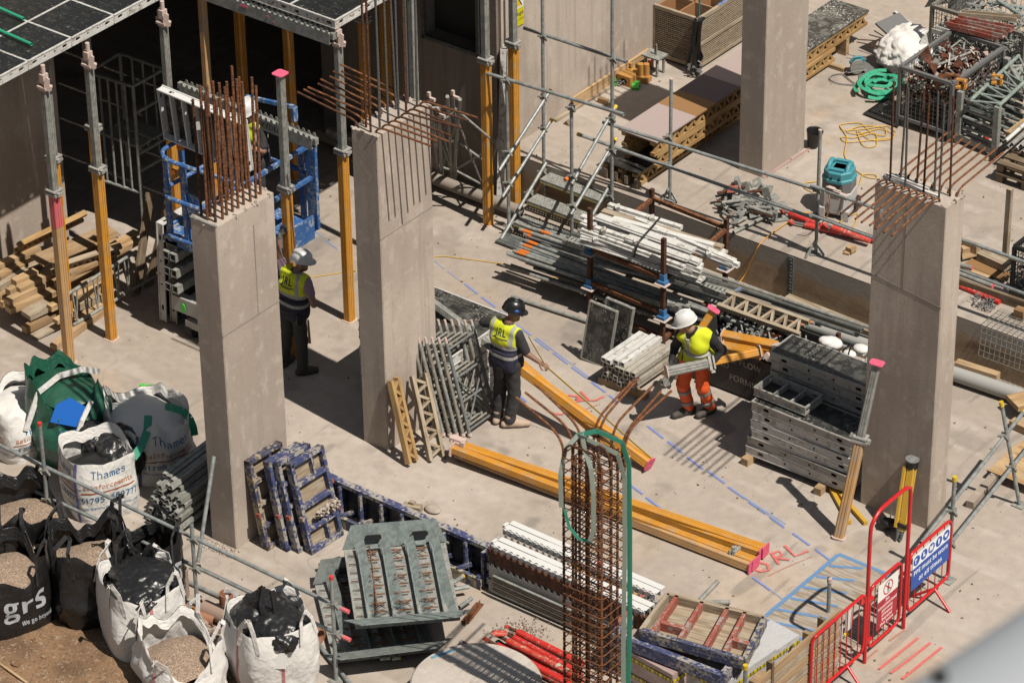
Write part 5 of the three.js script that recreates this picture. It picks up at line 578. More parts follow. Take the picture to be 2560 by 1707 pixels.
{ solo('bucket', 'black flexible bucket tipped beside the column on the raised slab', 'bucket', M.black, [(() => { const g = toCreasedNormals(fix(new THREE.LatheGeometry([[.0, 0], [.07, 0], [.115, .25], [.12, .26], [.11, .25], [.065, .012], [0, .012]].map(q => new THREE.Vector2(...q)), 20)), .6); g.rotateZ(-.12); return g.translate(.92, S69 + .01, -5.62); })()], [.92, S69, -5.62]);
  const sp = [0.219,0.69,-7.782], t = thing('circular_saw', 'teal circular saw resting on a dark mat on the raised slab', 'circular saw', sp, undefined, -.6); part(t, 'base_plate', M.galvDull, box(.14, .008, .3, 0, .05, 0, 0, 0, .4)); part(t, 'blade_guard', M.galvDull, [cyl([.03, .14, 0], [.06, .14, 0], .11, 20)]); part(t, 'motor', M.teal, [cyl([-.14, .13, 0], [.02, .13, 0], .05, 14), box(.1, .05, .12, -.02, .21, -.04)]); part(t, 'handle', M.teal, path([[-.02, .2, .08], [-.02, .26, .02], [-.02, .25, -.08], [-.02, .17, -.13]], .02, 7));
  solo('cable_loop', 'grey saw cable looped on the raised slab', 'cable', M.midGrey, path([[0.363,0.71,-7.618], [0.399,0.71,-7.505], [0.27,0.71,-7.549], [0.086,0.71,-7.637], [-0.004,0.71,-7.543], [0.023,0.71,-7.395], [0.213,0.71,-7.368], [0.515,0.71,-7.519]], .008, 6), [0.515,0.71,-7.519]);
  solo('rubber_mat', 'dark mat on the slab under the circular saw', 'mat', M.midGrey, bar(add([0.15,0.7,-8.275], [0, 0, -.1]), [0.614,0.7,-7.715], .5, .008), [0.467,0.7,-7.942]);
  const bt = letter('', 256, 256, (g, w, h) => { g.fillStyle = '#20201f'; g.fillRect(0, 0, w, h); g.strokeStyle = '#a9a08f'; g.lineWidth = 3; for (let i = 0; i < 4; i++) { g.beginPath(); g.moveTo(40 + i * 10, 200); g.lineTo(40 + i * 10, 80); g.lineTo(180, 80 - i * 0); g.stroke(); } for (let i = 0; i < 12; i++) { g.beginPath(); g.moveTo(40, 80 + i * 10); g.lineTo(72, 80 + i * 10); g.stroke(); } g.fillStyle = '#c9c2b4'; g.font = 'italic bold 30px sans-serif'; g.fillText('Husky', 130, 190); });
  solo('case_lid', 'flat black case with pale lettering lying at the foot of the rusty mesh stillage', 'case', mat(0, .6, { map: bt }), [quad([0.972,0.72,-6.808], [1.597,0.72,-6.76], [1.215,0.72,-7.395], [0.985,0.72,-7.389])], [1.249,0.69,-7]);
  const sl = []; const P0 = [0.764,0.72,-7.557]; for (let k = 0; k < 7; k++) { const pts = []; const r = .16 + .05 * (k % 3), ox = rr(-.08, .08), oz = rr(-.1, .1); for (let i = 0; i <= 14; i++) { const a = i / 14 * 5.6 + k; pts.push([P0[0] + ox + 1.1 * r * Math.cos(a), S69 + .03 + .05 * Math.abs(Math.sin(a * 1.5 + k)) + .012 * k, P0[2] + oz + 1.35 * r * Math.sin(a)]); } sl.push(ribbon(pts, .06, [.3, 1, .2], .008)); } solo('lifting_sling', 'bright green webbing sling coiled on the raised slab', 'lifting sling', M.green, sl, P0);
}
// ---- bins of scaffold fittings
function clutter(n, x0, x1, y0, y1, z0, z1, heap = 0) { const g = []; for (let i = 0; i < n; i++) { const x = rr(x0, x1), z = rr(z0, z1), u = (x - x0) / (x1 - x0) - .5, v = (z - z0) / (z1 - z0) - .5, yt = y1 + heap * (1 - 2 * Math.max(Math.abs(u), Math.abs(v))), y = y0 + (yt - y0) * Math.sqrt(rnd()), k = rnd(); if (k < .45) g.push(box(rr(.03, .1), rr(.012, .03), rr(.03, .09), x, y, z, rr(0, 3), rr(0, 3), rr(0, 3))); else if (k < .8) { const d = V3([rr(-1, 1), rr(-.5, .5), rr(-1, 1)]).normalize().multiplyScalar(rr(.1, .3)).toArray(); g.push(cyl([x, y, z], [Math.min(x1, Math.max(x0, x + d[0])), Math.min(yt, y + d[1]), Math.min(z1, Math.max(z0, z + d[2]))], rr(.008, .016), 5)); } else { const t = new THREE.TorusGeometry(rr(.025, .04), .012, 4, 8, 4.6).rotateX(rr(0, 3)).rotateY(rr(0, 3)).translate(x, y, z); g.push(boxUV(t)); } } return g; }
function meshBin(t, x0, x1, y0, y1, z0, z1, fr, wm, step = .07) { const p = (a, b, w = .05) => W(t, 'frame_bar', fr, bar(a, b, w, w)); for (const x of [x0, x1]) for (const z of [z0, z1]) p([x, S69, z], [x, y1, z]); for (const y of [y0, y1]) { p([x0, y, z0], [x1, y, z0]); p([x0, y, z1], [x1, y, z1]); p([x0, y, z0], [x0, y, z1]); p([x1, y, z0], [x1, y, z1]); } const g = [], r = .005; for (let y = y0; y < y1; y += step) g.push(box(x1 - x0, r, r, (x0 + x1) / 2, y, z0), box(r, r, Math.abs(z1 - z0), x1, y, (z0 + z1) / 2), box(r, r, Math.abs(z1 - z0), x0, y, (z0 + z1) / 2)); for (let x = x0; x < x1; x += step) g.push(box(r, y1 - y0, r, x, (y0 + y1) / 2, z0 + .004), box(r, y1 - y0, r, x, (y0 + y1) / 2, z1)); for (let z = z1; z < z0; z += step) g.push(box(r, y1 - y0, r, x1 + .004, (y0 + y1) / 2, z), box(r, y1 - y0, r, x0, (y0 + y1) / 2, z)); W(t, 'wire_mesh', wm, g).userData.kind = 'stuff'; W(t, 'bottom', M.dark, box(x1 - x0, .02, Math.abs(z1 - z0), (x0 + x1) / 2, y0, (z0 + z1) / 2)); }
{ const stuff = (n, l, m, g, at) => { const o = solo(n, l, 'fittings', m, g, at); o.userData.kind = 'stuff'; };
  const a = thing('mesh_stillage', 'dark wire mesh stillage heaped with rusty scaffold fittings', 'stillage', [1.95, S69, -7.5]); meshBin(a, 1.52, 2.36, S69 + .14, 1.6, -6.86, -8.2, M.midGrey, M.galvDark);
  stuff('scaffold_fittings', 'rusty scaffold fittings heaped in the wire mesh stillage', tint(M.rustPlate, .5, .34, .26), clutter(520, 1.56, 2.32, S69 + .2, 1.46, -8.15, -6.9, .18), [1.95, 1, -7.5]); stuff('scaffold_fittings', 'pale grey fittings among the rusty ones in the mesh stillage', M.galvDull, clutter(300, 1.56, 2.32, S69 + .2, 1.47, -8.15, -6.9, .2), [1.95, 1, -7.5]); stuff('scaffold_fittings', 'pinkish fittings scattered through the mesh stillage', M.castPink, clutter(90, 1.56, 2.32, 1.0, 1.48, -8.15, -6.9, .2), [1.95, 1, -7.5]);
  solo('rusty_ring', 'rusty steel ring hooked on the corner of the mesh stillage', 'ring', M.rust, boxUV(new THREE.TorusGeometry(.17, .03, 10, 28).rotateY(.7).rotateX(.2)).translate(...[2.246,1.5,-6.983]), [2.246,1.5,-6.983]);
  for (let i = 0; i < 5; i++) solo('bracket_plate', 'brown triangular bracket plate lying on the heap in the mesh stillage', 'bracket', tint(M.rustPlate, .5, .36, .28), ext(shape([[-.1, 0], [.1, 0], [0, .16]]), .012).applyMatrix4(RT(1.72 + rr(-.1, .5), 1.6 + rr(0, .06), -7.5 + rr(-.5, .5), rr(-1.4, -.6), rr(0, 3), rr(-.4, .4))), [1.8, 1.6, -7.5], 'brown bracket plates on the heap');
  solo('scaffold_tube', 'short pale tube lying across the heap in the mesh stillage', 'scaffold tube', M.galvDull, pipe([1.908,1.62,-7.137], [2.081,1.62,-7.769], .018, .012, 8), [1.908,1.62,-7.137]);
  const b = thing('mesh_stillage', 'larger open stillage behind, loaded with red-edged steel frames', 'stillage', [1.7, S69, -9.2]); meshBin(b, 1.0, 2.5, S69 + .14, 1.72, -8.5, -9.9, tint(M.galvDull, .6, .52, .46), M.galvDark, .08);
  stuff('scaffold_fittings', 'grey fittings filling the stillage with red-edged frames', M.galvDull, clutter(420, 1.05, 2.45, S69 + .2, 1.45, -9.85, -8.55, .1), [1.7, 1, -9.2]);
  [[[1.454,1.7,-8.179], [2.3,1.7,-8.313], M.redRust], [[1.535,1.74,-8.285], [2.335,1.74,-8.466], M.redRust], [[1.524,1.78,-8.385], [2.27,1.78,-8.729], M.greyWood], [[1.476,1.66,-8.19], [2.249,1.66,-8.272], M.redRust], [[1.211,1.5,-8.218], [1.445,1.5,-8.227], M.white]].forEach(([p, q, m], i) => solo('red_channel', ['red-edged steel channel on the far stillage, nearest its front', 'red-edged steel channel across the middle of the far stillage', 'grey plank across the far stillage, above the red channels', 'second red-edged channel at the front of the far stillage', 'short white rail at the front corner of the far stillage'][i], 'steel channel', m, [bar(p, q, .1, .015), bar(add(p, [0, .03, .05]), add(q, [0, .03, .05]), .015, .07), bar(add(p, [0, .03, -.05]), add(q, [0, .03, -.05]), .015, .07)], p));
  solo('grey_hopper', 'grey sheet metal hood standing at the far corner of the open stillage', 'hopper', M.galvDull, [quad([0.707,1.5,-8.762], [0.912,1.5,-9.081], [1.072,1.8,-8.753], [0.919,1.8,-8.556]), box(.5, .4, .02, .95, 1.4, -9.5, 0, .4, 0)], [0.707,1.5,-8.762]);
  const c = thing('post_stillage', 'grey post stillage packed with green and grey scaffold tubes and frames', 'stillage', [2.8, S69, -7.4]); for (const [x, z] of [[2.46, -6.93], [3.1, -6.85], [3.1, -8.1], [2.46, -8.15]]) W(c, 'post', M.galvDull, box(.08, .8, .08, x, S69 + .4, z)); for (const y of [S69 + .1]) { W(c, 'rail', M.galvDull, bar([2.46, y, -6.93], [3.1, y, -6.85], .06, .09)); W(c, 'rail', M.galvDull, bar([3.1, y, -6.85], [3.1, y, -8.1], .06, .09)); W(c, 'rail', M.galvDull, bar([2.46, y, -6.93], [2.46, y, -8.15], .06, .09)); }
  const gt = 'scaffold tubes packed in the post stillage', gm = [M.galvDull, tint(M.galvDull, .6, .72, .66), M.galvDark, M.tube]; for (let i = 0; i < 34; i++) { const y = S69 + .17 + (i % 7) * .085, z = -6.98 - Math.floor(i / 7) * .2 + rr(-.05, .05); solo('scaffold_tube', 'short scaffold tube packed crosswise in the post stillage', 'scaffold tube', gm[i % 4], pipe([2.5 + rr(-.05, .05), y, z], [3.07 + rr(-.06, .05), y + rr(-.02, .02), z + .06], .022, .016, 8), [2.5, y, z], gt); }
  const tr = (l, a, b, cc, d, m) => { const o = thing('tube_truss', l, 'truss frame', a); W(o, 'chord', m, cyl(a, b, .028)); W(o, 'chord', m, cyl(cc, d, .028)); for (let i = 0; i < 6; i++) { W(o, 'strut', m, cyl(lerp3(a, b, i / 6), lerp3(cc, d, (i + .5) / 6), .016, 6)); W(o, 'strut', m, cyl(lerp3(cc, d, (i + .5) / 6), lerp3(a, b, (i + 1) / 6), .016, 6)); } };
  tr('pale green tube truss lying on the post stillage', [2.717,1.5,-6.75], [2.565,1.5,-8.284], [3.108,1.5,-6.848], [3.005,1.5,-7.895], tint(M.galvDull, .78, .9, .82)); tr('grey tube truss lying behind the pale green one', [1.351,1.5,-9.446], [1.859,1.5,-9.589], [1.476,1.55,-9.499], [1.973,1.5,-9.359], tint(M.galvDull, .8, .9, .86)); tr('grey tube truss propped on the right of the stillages', [2.683,1.55,-7.854], [3.213,1.4,-7.502], [2.734,1.5,-8.09], [2.913,1.4,-8.062], M.galvDull);
  for (let i = 0; i < 8; i++) solo('scaffold_tube', 'grey tube in the sloping bundle at the edge beyond the post stillage', 'scaffold tube', i % 3 === 1 ? M.white : M.galvDull, pipe([3.28 + i * .06, S69 + .35 + (i % 2) * .06, -6.7 + rr(-.05, .05)], [3.3 + i * .06, S69 + .55 + (i % 2) * .06, -8.6], .028, .02, 9), [3.28, 1, -6.7], 'sloping bundle of grey tubes');
  solo('timber_bearer', 'orange timber lying beside the sloping tubes at the edge', 'timber', M.wood, bar([3.158,0.95,-7.095], [3.158,0.95,-7.649], .1, .1), [3.158,0.95,-7.095]);
  for (const [x, y, z, l] of [[2.42, 1.52, -7.0, 'yellow cast bracket on the corner of the mesh stillage'], [2.78, 1.55, -7.35, 'yellow cast clamp lying on the pale green truss']]) solo('cast_bracket', l, 'bracket', mat([.58, .28, .06], .6), [box(.16, .03, .1, x, y, z, 0, .5, 0), box(.03, .12, .1, x - .06, y + .05, z, 0, .5, 0), box(.03, .12, .1, x + .06, y + .05, z, 0, .5, 0), box(.16, .03, .03, x, y + .1, z, 0, .5, 0)], [x, y, z]);
  for (let k = 0; k < 2; k++) { const o = thing('pallet', ['weathered pallet corner at the edge beyond the post stillage', 'upper weathered pallet at the edge beyond the post stillage'][k], 'pallet', [3.9, S69 + k * .16, -6.75]); for (let i = 0; i < 5; i++) part(o, 'slat', M.oldWood, box(.9, .025, .12, 0, .13, -.4 + i * .2)); for (const x of [-.4, 0, .4]) part(o, 'block', M.oldWood, box(.1, .1, .9, x, .06, 0)); }
  // pile with white bag and sticks
  const bp = [0.413,0.69,-8.378]; const bg = lumpy(.44, .3, .5, 21); solo('crumpled_bag', 'crumpled white bulk bag dumped beside the mesh stillage', 'bulk bag', M.bagWhite, boxUV(bg).translate(bp[0] + .25, S69 + .2, bp[2] - .15), bp);
  solo('crumpled_bag', 'white bag flap standing up behind the crumpled bag', 'bulk bag', M.bagWhite, ext(shape([[-.2, 0], [.18, 0], [.12, .3], [-.05, .52], [-.14, .4]]), .03).applyMatrix4(RT(1.0, S69 + .1, -8.45, -.2, .5, 0)), [1.0, S69, -8.45]); solo('grey_sheet', 'grey sheet draped behind the crumpled white bag', 'sheet', M.midGrey, bar([0.318,1.1,-8.414], [0.416,1.1,-8.891], .5, .03, [0, .6, 1]), [0.318,1.1,-8.414]);
  for (let i = 0; i < 5; i++) solo('thin_lath', 'thin dark stick poking out of the heap by the white bag', 'stick', M.rustPlate, cyl(add(bp, [rr(-.5, -.2), .12 + rr(0, .2), rr(-.3, .3)]), add(bp, [rr(.1, .5), .3 + rr(0, .15), rr(-.3, .2)]), .009, 5), bp, 'dark sticks by the white bag');
  solo('white_lath', 'white lath lying on the slab behind the bag', 'stick', M.whiteClean, bar([-0.372,0.72,-9.739], [0.201,0.9,-9.247], .04, .01), [-0.372,0.72,-9.739]);
}
{ // beyond the wide column
  const tb = (l, a, b, m, w, h) => solo('timber', l, 'timber', m, bar(a, b, w, h), a);
  tb('pale square timber post standing beyond the wide column', [4.62, S69, -4.62], [4.62, S69 + 1.05, -4.62], M.greyWood, .07, .07); tb('rough timber lying beyond the wide column, under the upper rail', [4.059,0.8,-4.46], [4.313,0.8,-4.444], M.wood, .1, .12); tb('short timber end beside the wide column', [4.108,0.76,-4.417], [4.187,0.76,-4.353], M.wood, .1, .1); tb('long weathered timber beside the black crate', [4.399,0.8,-4.385], [4.861,0.8,-4.323], M.greyWood, .22, .1);
  solo('plywood_sheet', 'plywood offcut on the raised slab close beside the wide column', 'plywood', M.wood2, quad([4.233,0.74,-4.185], [4.379,0.74,-4.455], [4.123,0.74,-4.553], [4.064,0.74,-4.427]), [4.228,0.74,-4.384]); solo('plywood_sheet', 'orange plywood strip in front of the black crate', 'plywood', M.brownPly, bar([4.304,0.73,-4.197], [4.928,0.73,-4.157], .2, .02), [4.304,0.73,-4.197]); solo('plywood_sheet', 'pale plywood strip beside the orange one, near the red-capped tubes', 'plywood', M.wood3, bar([4.306,0.72,-4.038], [4.731,0.72,-4.071], .2, .02), [4.306,0.72,-4.038]);
  const tt = (l, a, b, cap) => { const o = thing('scaffold_tube', l, 'scaffold tube', a); W(o, 'tube', M.galvDull, pipe(a, b, .03, .022, 10)); if (cap) W(o, 'cap', M.pinkCap, cyl(add(b, sub(b, a), -.02), add(b, sub(b, a), .012), .033, 10)); };
  tt('grey tube with a red cap beyond the wide column, upper of two', [4.355,0.76,-3.83], [4.914,0.76,-3.814], 1); tt('grey tube with a red cap beyond the wide column, lower of two', [4.415,0.73,-3.736], [4.987,0.73,-3.744], 1); tt('short red-capped tube end beside the plywood strips', [4.235,0.76,-4.023], [4.462,0.76,-4.049], 1);
  tb('long grey plank on edge in front of the red-capped tubes', [4.482,0.76,-3.624], [5.498,0.76,-3.65], M.oldWood, .05, .14); solo('push_pull_prop', 'dark red prop lying on the slab under the grey plank', 'push-pull prop', M.red, cyl([4.483,0.72,-3.628], [5.163,0.72,-3.581], .035, 10), [4.483,0.72,-3.628]); tb('brown timber block at the edge under the grey plank', [5.48,0.76,-3.443], [5.618,0.76,-3.449], M.wood4, .12, .14);
  const cl = []; for (let i = 0; i < 26; i++) { const p = add([5.006,0.71,-3.465], [rr(-.17, .17), rr(0, .06), rr(-.14, .14)]); cl.push(boxUV(new THREE.TorusGeometry(rr(.03, .05), .007, 4, 10, 5).rotateX(rr(0, 3)).rotateY(rr(0, 3)).translate(...p))); } solo('chain_heap', 'little heap of black chain on the slab lip beyond the wide column', 'chain', M.midGrey, cl, [4.99,0.69,-3.494]).userData.kind = 'stuff';
  const cr = thing('mesh_crate', 'black mesh crate at the edge beyond the wide column', 'crate', [5.6, S69, -4.2]); meshBin(cr, 5.17, 6.1, S69 + .06, 1.42, -3.86, -4.7, M.black, M.black, .06);
  solo('scaffold_fittings', 'rusty fittings inside the black mesh crate', 'fittings', M.rustPlate, clutter(200, 5.2, 6.05, .8, 1.3, -4.65, -3.9, 0), [5.6, .8, -4.2]).userData.kind = 'stuff';
  const mw = [], A = [5.325,0.705,-3.207], B = [5.607,0.705,-3.474], C2 = [5.724,0.482,-2.9], D = [5.959,0.595,-2.9]; const dx = .075; for (let i = 0; i < 14; i++) { mw.push(cyl([5.25 + i * dx, .72, -3.45], [5.25 + i * dx, .72, -3.02], .004, 4), cyl([5.25 + i * dx, .72, -3.02], [5.3 + i * dx, .34, -2.88], .004, 4)); } for (let j = 0; j < 6; j++) mw.push(cyl([5.25, .725, -3.45 + j * dx], [6.3, .725, -3.45 + j * dx], .004, 4)); for (let j = 0; j < 6; j++) mw.push(cyl([5.25 + j * .01, .68 - j * .07, -3.0 + j * .025], [6.3, .68 - j * .07, -3.0 + j * .025], .004, 4)); solo('wire_mesh_sheet', 'sheet of welded wire mesh folded over the slab lip beyond the wide column', 'wire mesh', M.galv, mw, [5.25, .72, -3.2]);
  for (const [a, b, l] of [[[5.098,0.22,-2.686], [5.693,0.22,-2.733], 'square timber leaning at the foot of the slab edge beyond the wide column'], [[5.06,0.1,-2.76], [5.622,0.1,-2.802], 'lower square timber at the foot of the slab edge beyond the wide column']]) tb(l, a, b, M.wood, .11, .1);
  tb('long timber lying along the foot of the slab edge before the wide column', [2.405,0.14,-2.806], [3.772,0.14,-2.766], M.greyWood, .14, .12); tb('thin board tucked behind the long timber at the slab edge', [2.254,0.1,-2.822], [2.426,0.1,-2.811], M.wood2, .1, .05); tb('grey timber lying below the lattice girder beside the white pipe', [2.955,0.06,-2.409], [3.93,0.06,-2.458], M.greyWood, .14, .1);
  // seam of the slab edge: old steel strip
  const sm = solo('joint_strip', 'rough steel joint strip set in the slab edge wall beside the wide column', 'joint strip', M.galvDark, [box(.09, .64, .015, 2.32, .345, ZS + .008), ...Array.from({ length: 12 }, (_, i) => box(.03, .018, .02, 2.33 + rr(-.01, .01), .08 + i * .05, ZS + .02))], [2.32, 0, ZS]);
}

// ================================================================ BULK BAGS
function bagSurf(w, d, h, k, o) { const n = o.n ?? 4, bul = o.bulge ?? .1; return (th, f, off = 0) => { const c = Math.cos(th), s = Math.sin(th), r = Math.pow(Math.pow(Math.abs(c), n) + Math.pow(Math.abs(s), n), -1 / n); const u = (th / 6.28318 + 1) % 1, lo = Math.min(1, f), wr = (fbm(u + k * .13, lo * .5 + k * .31, 8, 5, 4) - .5) * (o.crease ?? .2) + (1 - Math.abs(2 * fbm(u + k * .3, lo * .4 + k * .7, 14, 6, 3) - 1) - .5) * (o.fold ?? .1); const b = (.9 + bul * Math.sin(Math.PI * (.15 + .75 * lo)) + wr * (.25 + .75 * Math.sin(Math.PI * lo) + lo * .3)) * (o.taper ? 1 - o.taper * lo : 1); let y = h * lo + (lo > .55 ? (lo - .55) * 2 * ((o.rim ?? .12) * (2 * fbm(u + k, .3 + k * .17, 7, 3, 3) - 1) * 2 + (o.corner ?? .06) * Math.pow(Math.abs(Math.sin(2 * th)), 2)) : 0); let q = 1; if (f > 1) { const g = (f - 1); q = 1 - g * .22; y -= g * h * .42; } return [w / 2 * r * c * b * q + off * c, y, d / 2 * r * s * b * q + off * s]; }; }
function bag(name, label, at, w, d, h, ry, k, m, o = {}) {
  const t = thing(name, label, 'bulk bag', [at[0], o.y ?? 0, at[2]], o.group, ry), S = bagSurf(w, d, h, k, o), NC = 96, NR = 26, pos = [], uv = [], idx = [];
  for (let j = 0; j <= NR; j++) for (let i = 0; i <= NC; i++) { const f = j / 18, p = S(i / NC * 6.28318, Math.min(f, 1.44)); pos.push(...p); uv.push(i / NC * 2 * (w + d), f * h); }
  for (let j = 0; j < NR; j++) for (let i = 0; i < NC; i++) { const a = j * (NC + 1) + i; idx.push(a, a + NC + 1, a + 1, a + 1, a + NC + 1, a + NC + 2); }
  const g = new THREE.BufferGeometry(); g.setAttribute('position', new THREE.Float32BufferAttribute(pos, 3)); g.setAttribute('uv', new THREE.Float32BufferAttribute(uv, 2)); g.setIndex(idx); g.computeVertexNormals(); part(t, 'sack', m, g);
  if (o.fill) { const fp = [], fi = [], fu = [], R = 14, C = 40; for (let j = 0; j <= R; j++) for (let i = 0; i <= C; i++) { const q = j / R, p = S(i / C * 6.28318, 1.1); const x = p[0] * q, z = p[2] * q; fp.push(x, h * (o.fillH ?? .72) + .12 * (1 - q * q) + .06 * (fbm(x * .3 + .5 + k, z * .3 + .5, 12, 12, 3) - .5), z); fu.push(x, z); } for (let j = 0; j < R; j++) for (let i = 0; i < C; i++) { const a = j * (C + 1) + i; fi.push(a, a + 1, a + C + 1, a + 1, a + C + 2, a + C + 1); } const q = new THREE.BufferGeometry(); q.setAttribute('position', new THREE.Float32BufferAttribute(fp, 3)); q.setAttribute('uv', new THREE.Float32BufferAttribute(fu, 2)); q.setIndex(fi); q.computeVertexNormals(); part(t, 'contents', o.fill, q); }
  const patch = (face, t0, t1, f0, f1, mm, nm) => { const pp = [], pu = [], pi = [], A = 20, B = 14; for (let j = 0; j <= B; j++) for (let i = 0; i <= A; i++) { const tt = t0 + (t1 - t0) * i / A, th = face === 'x' ? Math.atan2(-tt, 1) : Math.atan2(1, tt); pp.push(...S((th + 6.28318) % 6.28318, f0 + (f1 - f0) * j / B, .006)); pu.push(i / A, j / B); } for (let j = 0; j < B; j++) for (let i = 0; i < A; i++) { const a = j * (A + 1) + i; pi.push(a, a + 1, a + A + 1, a + 1, a + A + 2, a + A + 1); } const q = new THREE.BufferGeometry(); q.setAttribute('position', new THREE.Float32BufferAttribute(pp, 3)); q.setAttribute('uv', new THREE.Float32BufferAttribute(pu, 2)); q.setIndex(pi); q.computeVertexNormals(); part(t, nm, mm, q); };
  for (const q of o.patches ?? []) patch(...q);
  if (o.handles) for (let i = 0; i < 4; i++) { const th = Math.PI / 4 + i * Math.PI / 2 + .12, a = S(th - .28, .8, .01), b = S(th + .28, .8, .01), tp = S(th, 1, 0), hh = o.handleH ?? .22, lean = rr(-.12, .12); part(t, 'handle', o.handles, ribbon([a, add(S(th - .16, 1, .0), [0, .06, 0]), add(tp, [lean * .5, hh * .8, lean]), add(tp, [lean + .05, hh, lean + .04]), add(S(th + .16, 1, 0), [lean * .3, .08, .02]), b], .055, [c4(th)[0], .4, c4(th)[1]], .006)); }
  if (o.seam) for (const th of o.seam) { const pts = []; for (let j = 0; j <= 12; j++) pts.push(S(th, j / 12, .006)); part(t, 'seam_band', o.seamM, ribbon(pts, .035, [Math.cos(th), 0, Math.sin(th)], .003)); }
  return t;
}
const c4 = th => [Math.cos(th), Math.sin(th)];
const thamesTex = letter('', 512, 512, (g, w, h) => { g.clearRect(0, 0, w, h); g.fillStyle = '#2e6f9e'; g.font = '86px monospace'; g.fillText('Thames', 110, 110); g.fillStyle = '#c98a6c'; g.font = 'bold 52px monospace'; g.fillText('Reinforcements', 40, 200); g.fillStyle = '#b3653a'; g.fillRect(10, 228, 490, 12); g.fillStyle = '#2e6f9e'; g.font = 'bold 84px monospace'; g.save(); g.scale(.84, 1); g.fillText('01795 669777', 4, 340); g.restore(); g.font = '40px sans-serif'; g.fillText('www.thamesreinforcements.com', 4, 420, 500); });
const thM = decal(thamesTex, .75, { alphaTest: .45 });
const grsTex = letter('', 512, 512, (g, w, h) => { g.clearRect(0, 0, w, h); g.fillStyle = '#b9bec4'; g.font = 'bold 300px sans-serif'; g.fillText('grs', 20, 290, 440); g.font = 'bold 62px sans-serif'; g.fillText('We go beyond', 190, 420, 320); });
const grsM = decal(grsTex, .5, { alphaTest: .45 }), sideTex = letter('', 128, 256, (g, w, h) => { g.clearRect(0, 0, w, h); g.fillStyle = '#b9bec4'; for (let i = 0; i < 6; i++) g.fillRect(10, 60 + i * 26, 40 + (i * 37) % 60, 7); }), sideM = decal(sideTex, .5, { alphaTest: .45 });
const gD = M.bagBlack, hw = M.bagWhite, hb = tint(M.bagBlack, .05, .05, .052), blueSeam = mat([.12, .13, .3], .8), redSeam = mat([.55, .22, .22], .8);
{ const W2 = { bulge: .08, crease: .16, fold: .07, rim: .06 };
  bag('bulk_bag', 'white printed bulk bag standing open in front of the other bags', [-1.79, 0, 5.9], .92, .86, .78, -.5, 1, M.bagWhite, { ...W2, fill: M.black, fillH: .6, patches: [['x', -.92, .9, .12, .98, thM, 'printed_lettering'], ['z', -.9, .9, .12, .98, thM, 'printed_lettering']], seam: [.85, 2.4], seamM: blueSeam });
  bag('bulk_bag', 'large white printed bag slumped behind, a green strap over its shoulder', [-1.95, 0, 4.85], 1.3, .95, .6, -.35, 2, M.bagWhite, { ...W2, crease: .3, rim: .2, n: 3, corner: .12, fill: M.bagWhite, fillH: .95, patches: [['x', -.9, .9, .15, .95, thM, 'printed_lettering'], ['z', -.75, .85, .1, .95, thM, 'printed_lettering']], seam: [.8], seamM: blueSeam });
  bag('bulk_bag', 'white printed bag cut off by the picture edge beside the green tarpaulin bag', [-3.5, 0, 5.55], .95, .9, .6, -.2, 3, M.bagWhite, { ...W2, crease: .3, rim: .15, fill: M.bagWhite, fillH: .85, patches: [['x', -.9, .9, .1, .9, thM, 'printed_lettering'], ['z', -.8, .9, .1, .9, thM, 'printed_lettering']] });
  const gt = bag('tarpaulin_bag', 'bulging dark green tarpaulin bag bound with pale tape, blue plastic inside', [-2.95, 0, 5.25], 1.15, .95, .92, -.3, 4, mat([.015, .1, .062], .38, { bumpMap: rep(creaseTex, .5, .5), bumpScale: .02 }), { bulge: .12, crease: .42, fold: .25, rim: .25, n: 2.6, fill: mat([.02, .1, .06], .4, { bumpMap: rep(creaseTex, .5, .5), bumpScale: .02 }), fillH: .92, taper: .15 });
  solo('blue_plastic', 'bright blue plastic showing in the mouth of the green bag', 'plastic', mat([.02, .16, .62], .35), [ext(shape([[-.2, -.12], [.16, -.16], [.22, .1], [.02, .2], [-.14, .1]]), .05).applyMatrix4(RT(-2.6, .78, 5.55, -.5, .6, .2)), ext(shape([[-.12, -.1], [.1, -.06], [.06, .12]]), .04).applyMatrix4(RT(-2.45, .6, 5.62, -.3, .6, -.5))], [-2.6, .7, 5.5]);
  solo('pale_tape', 'pale tape strap running over the green tarpaulin bag', 'strap', M.bagWhite, ribbon([[-3.05, .5, 5.85], [-3.02, .95, 5.6], [-2.95, 1.06, 5.3], [-2.85, 1.04, 5.0], [-2.8, .9, 4.75]], .07, [1, .2, .3], .02), [-3, .9, 5.4]);
  solo('pale_tape', 'second pale tape hanging down the green tarpaulin bag beside the blue plastic', 'strap', M.bagWhite, ribbon([[-2.42, .9, 5.3], [-2.36, .75, 5.55], [-2.38, .5, 5.68], [-2.45, .3, 5.72]], .06, [1, .2, .3], .02), [-2.4, .8, 5.4]);
  solo('black_film', 'crumpled black plastic film between the printed bags', 'plastic film', gD, [boxUV(lumpy(.36, .28, .34, 11)).translate(-1.9, .42, 5.42), boxUV(lumpy(.25, .2, .22, 12)).translate(-2.2, .52, 5.5)], [-1.9, .4, 5.4]);
  solo('lifting_sling', 'green webbing strap arching over the slumped printed bag', 'lifting sling', M.green, [ribbon([[-1.658,0.85,4.793], [-1.518,0.88,4.797], [-1.421,0.85,4.743], [-1.349,0.75,4.7], [-1.317,0.62,4.681], [-1.309,0.5,4.674]], .09, [.6, .4, .6], .012)], [-1.309,0.5,4.674]);
  solo('lifting_sling', 'darker green strap crossing the front of the slumped printed bag', 'lifting sling', M.greenStrap, [ribbon([[-1.58,0.95,5.178], [-1.521,0.8,5.273], [-1.426,0.72,5.496], [-1.452,0.62,5.623], [-1.526,0.55,5.695]], .1, [.6, .3, .6], .012)], [-1.473,0.6,5.602]);
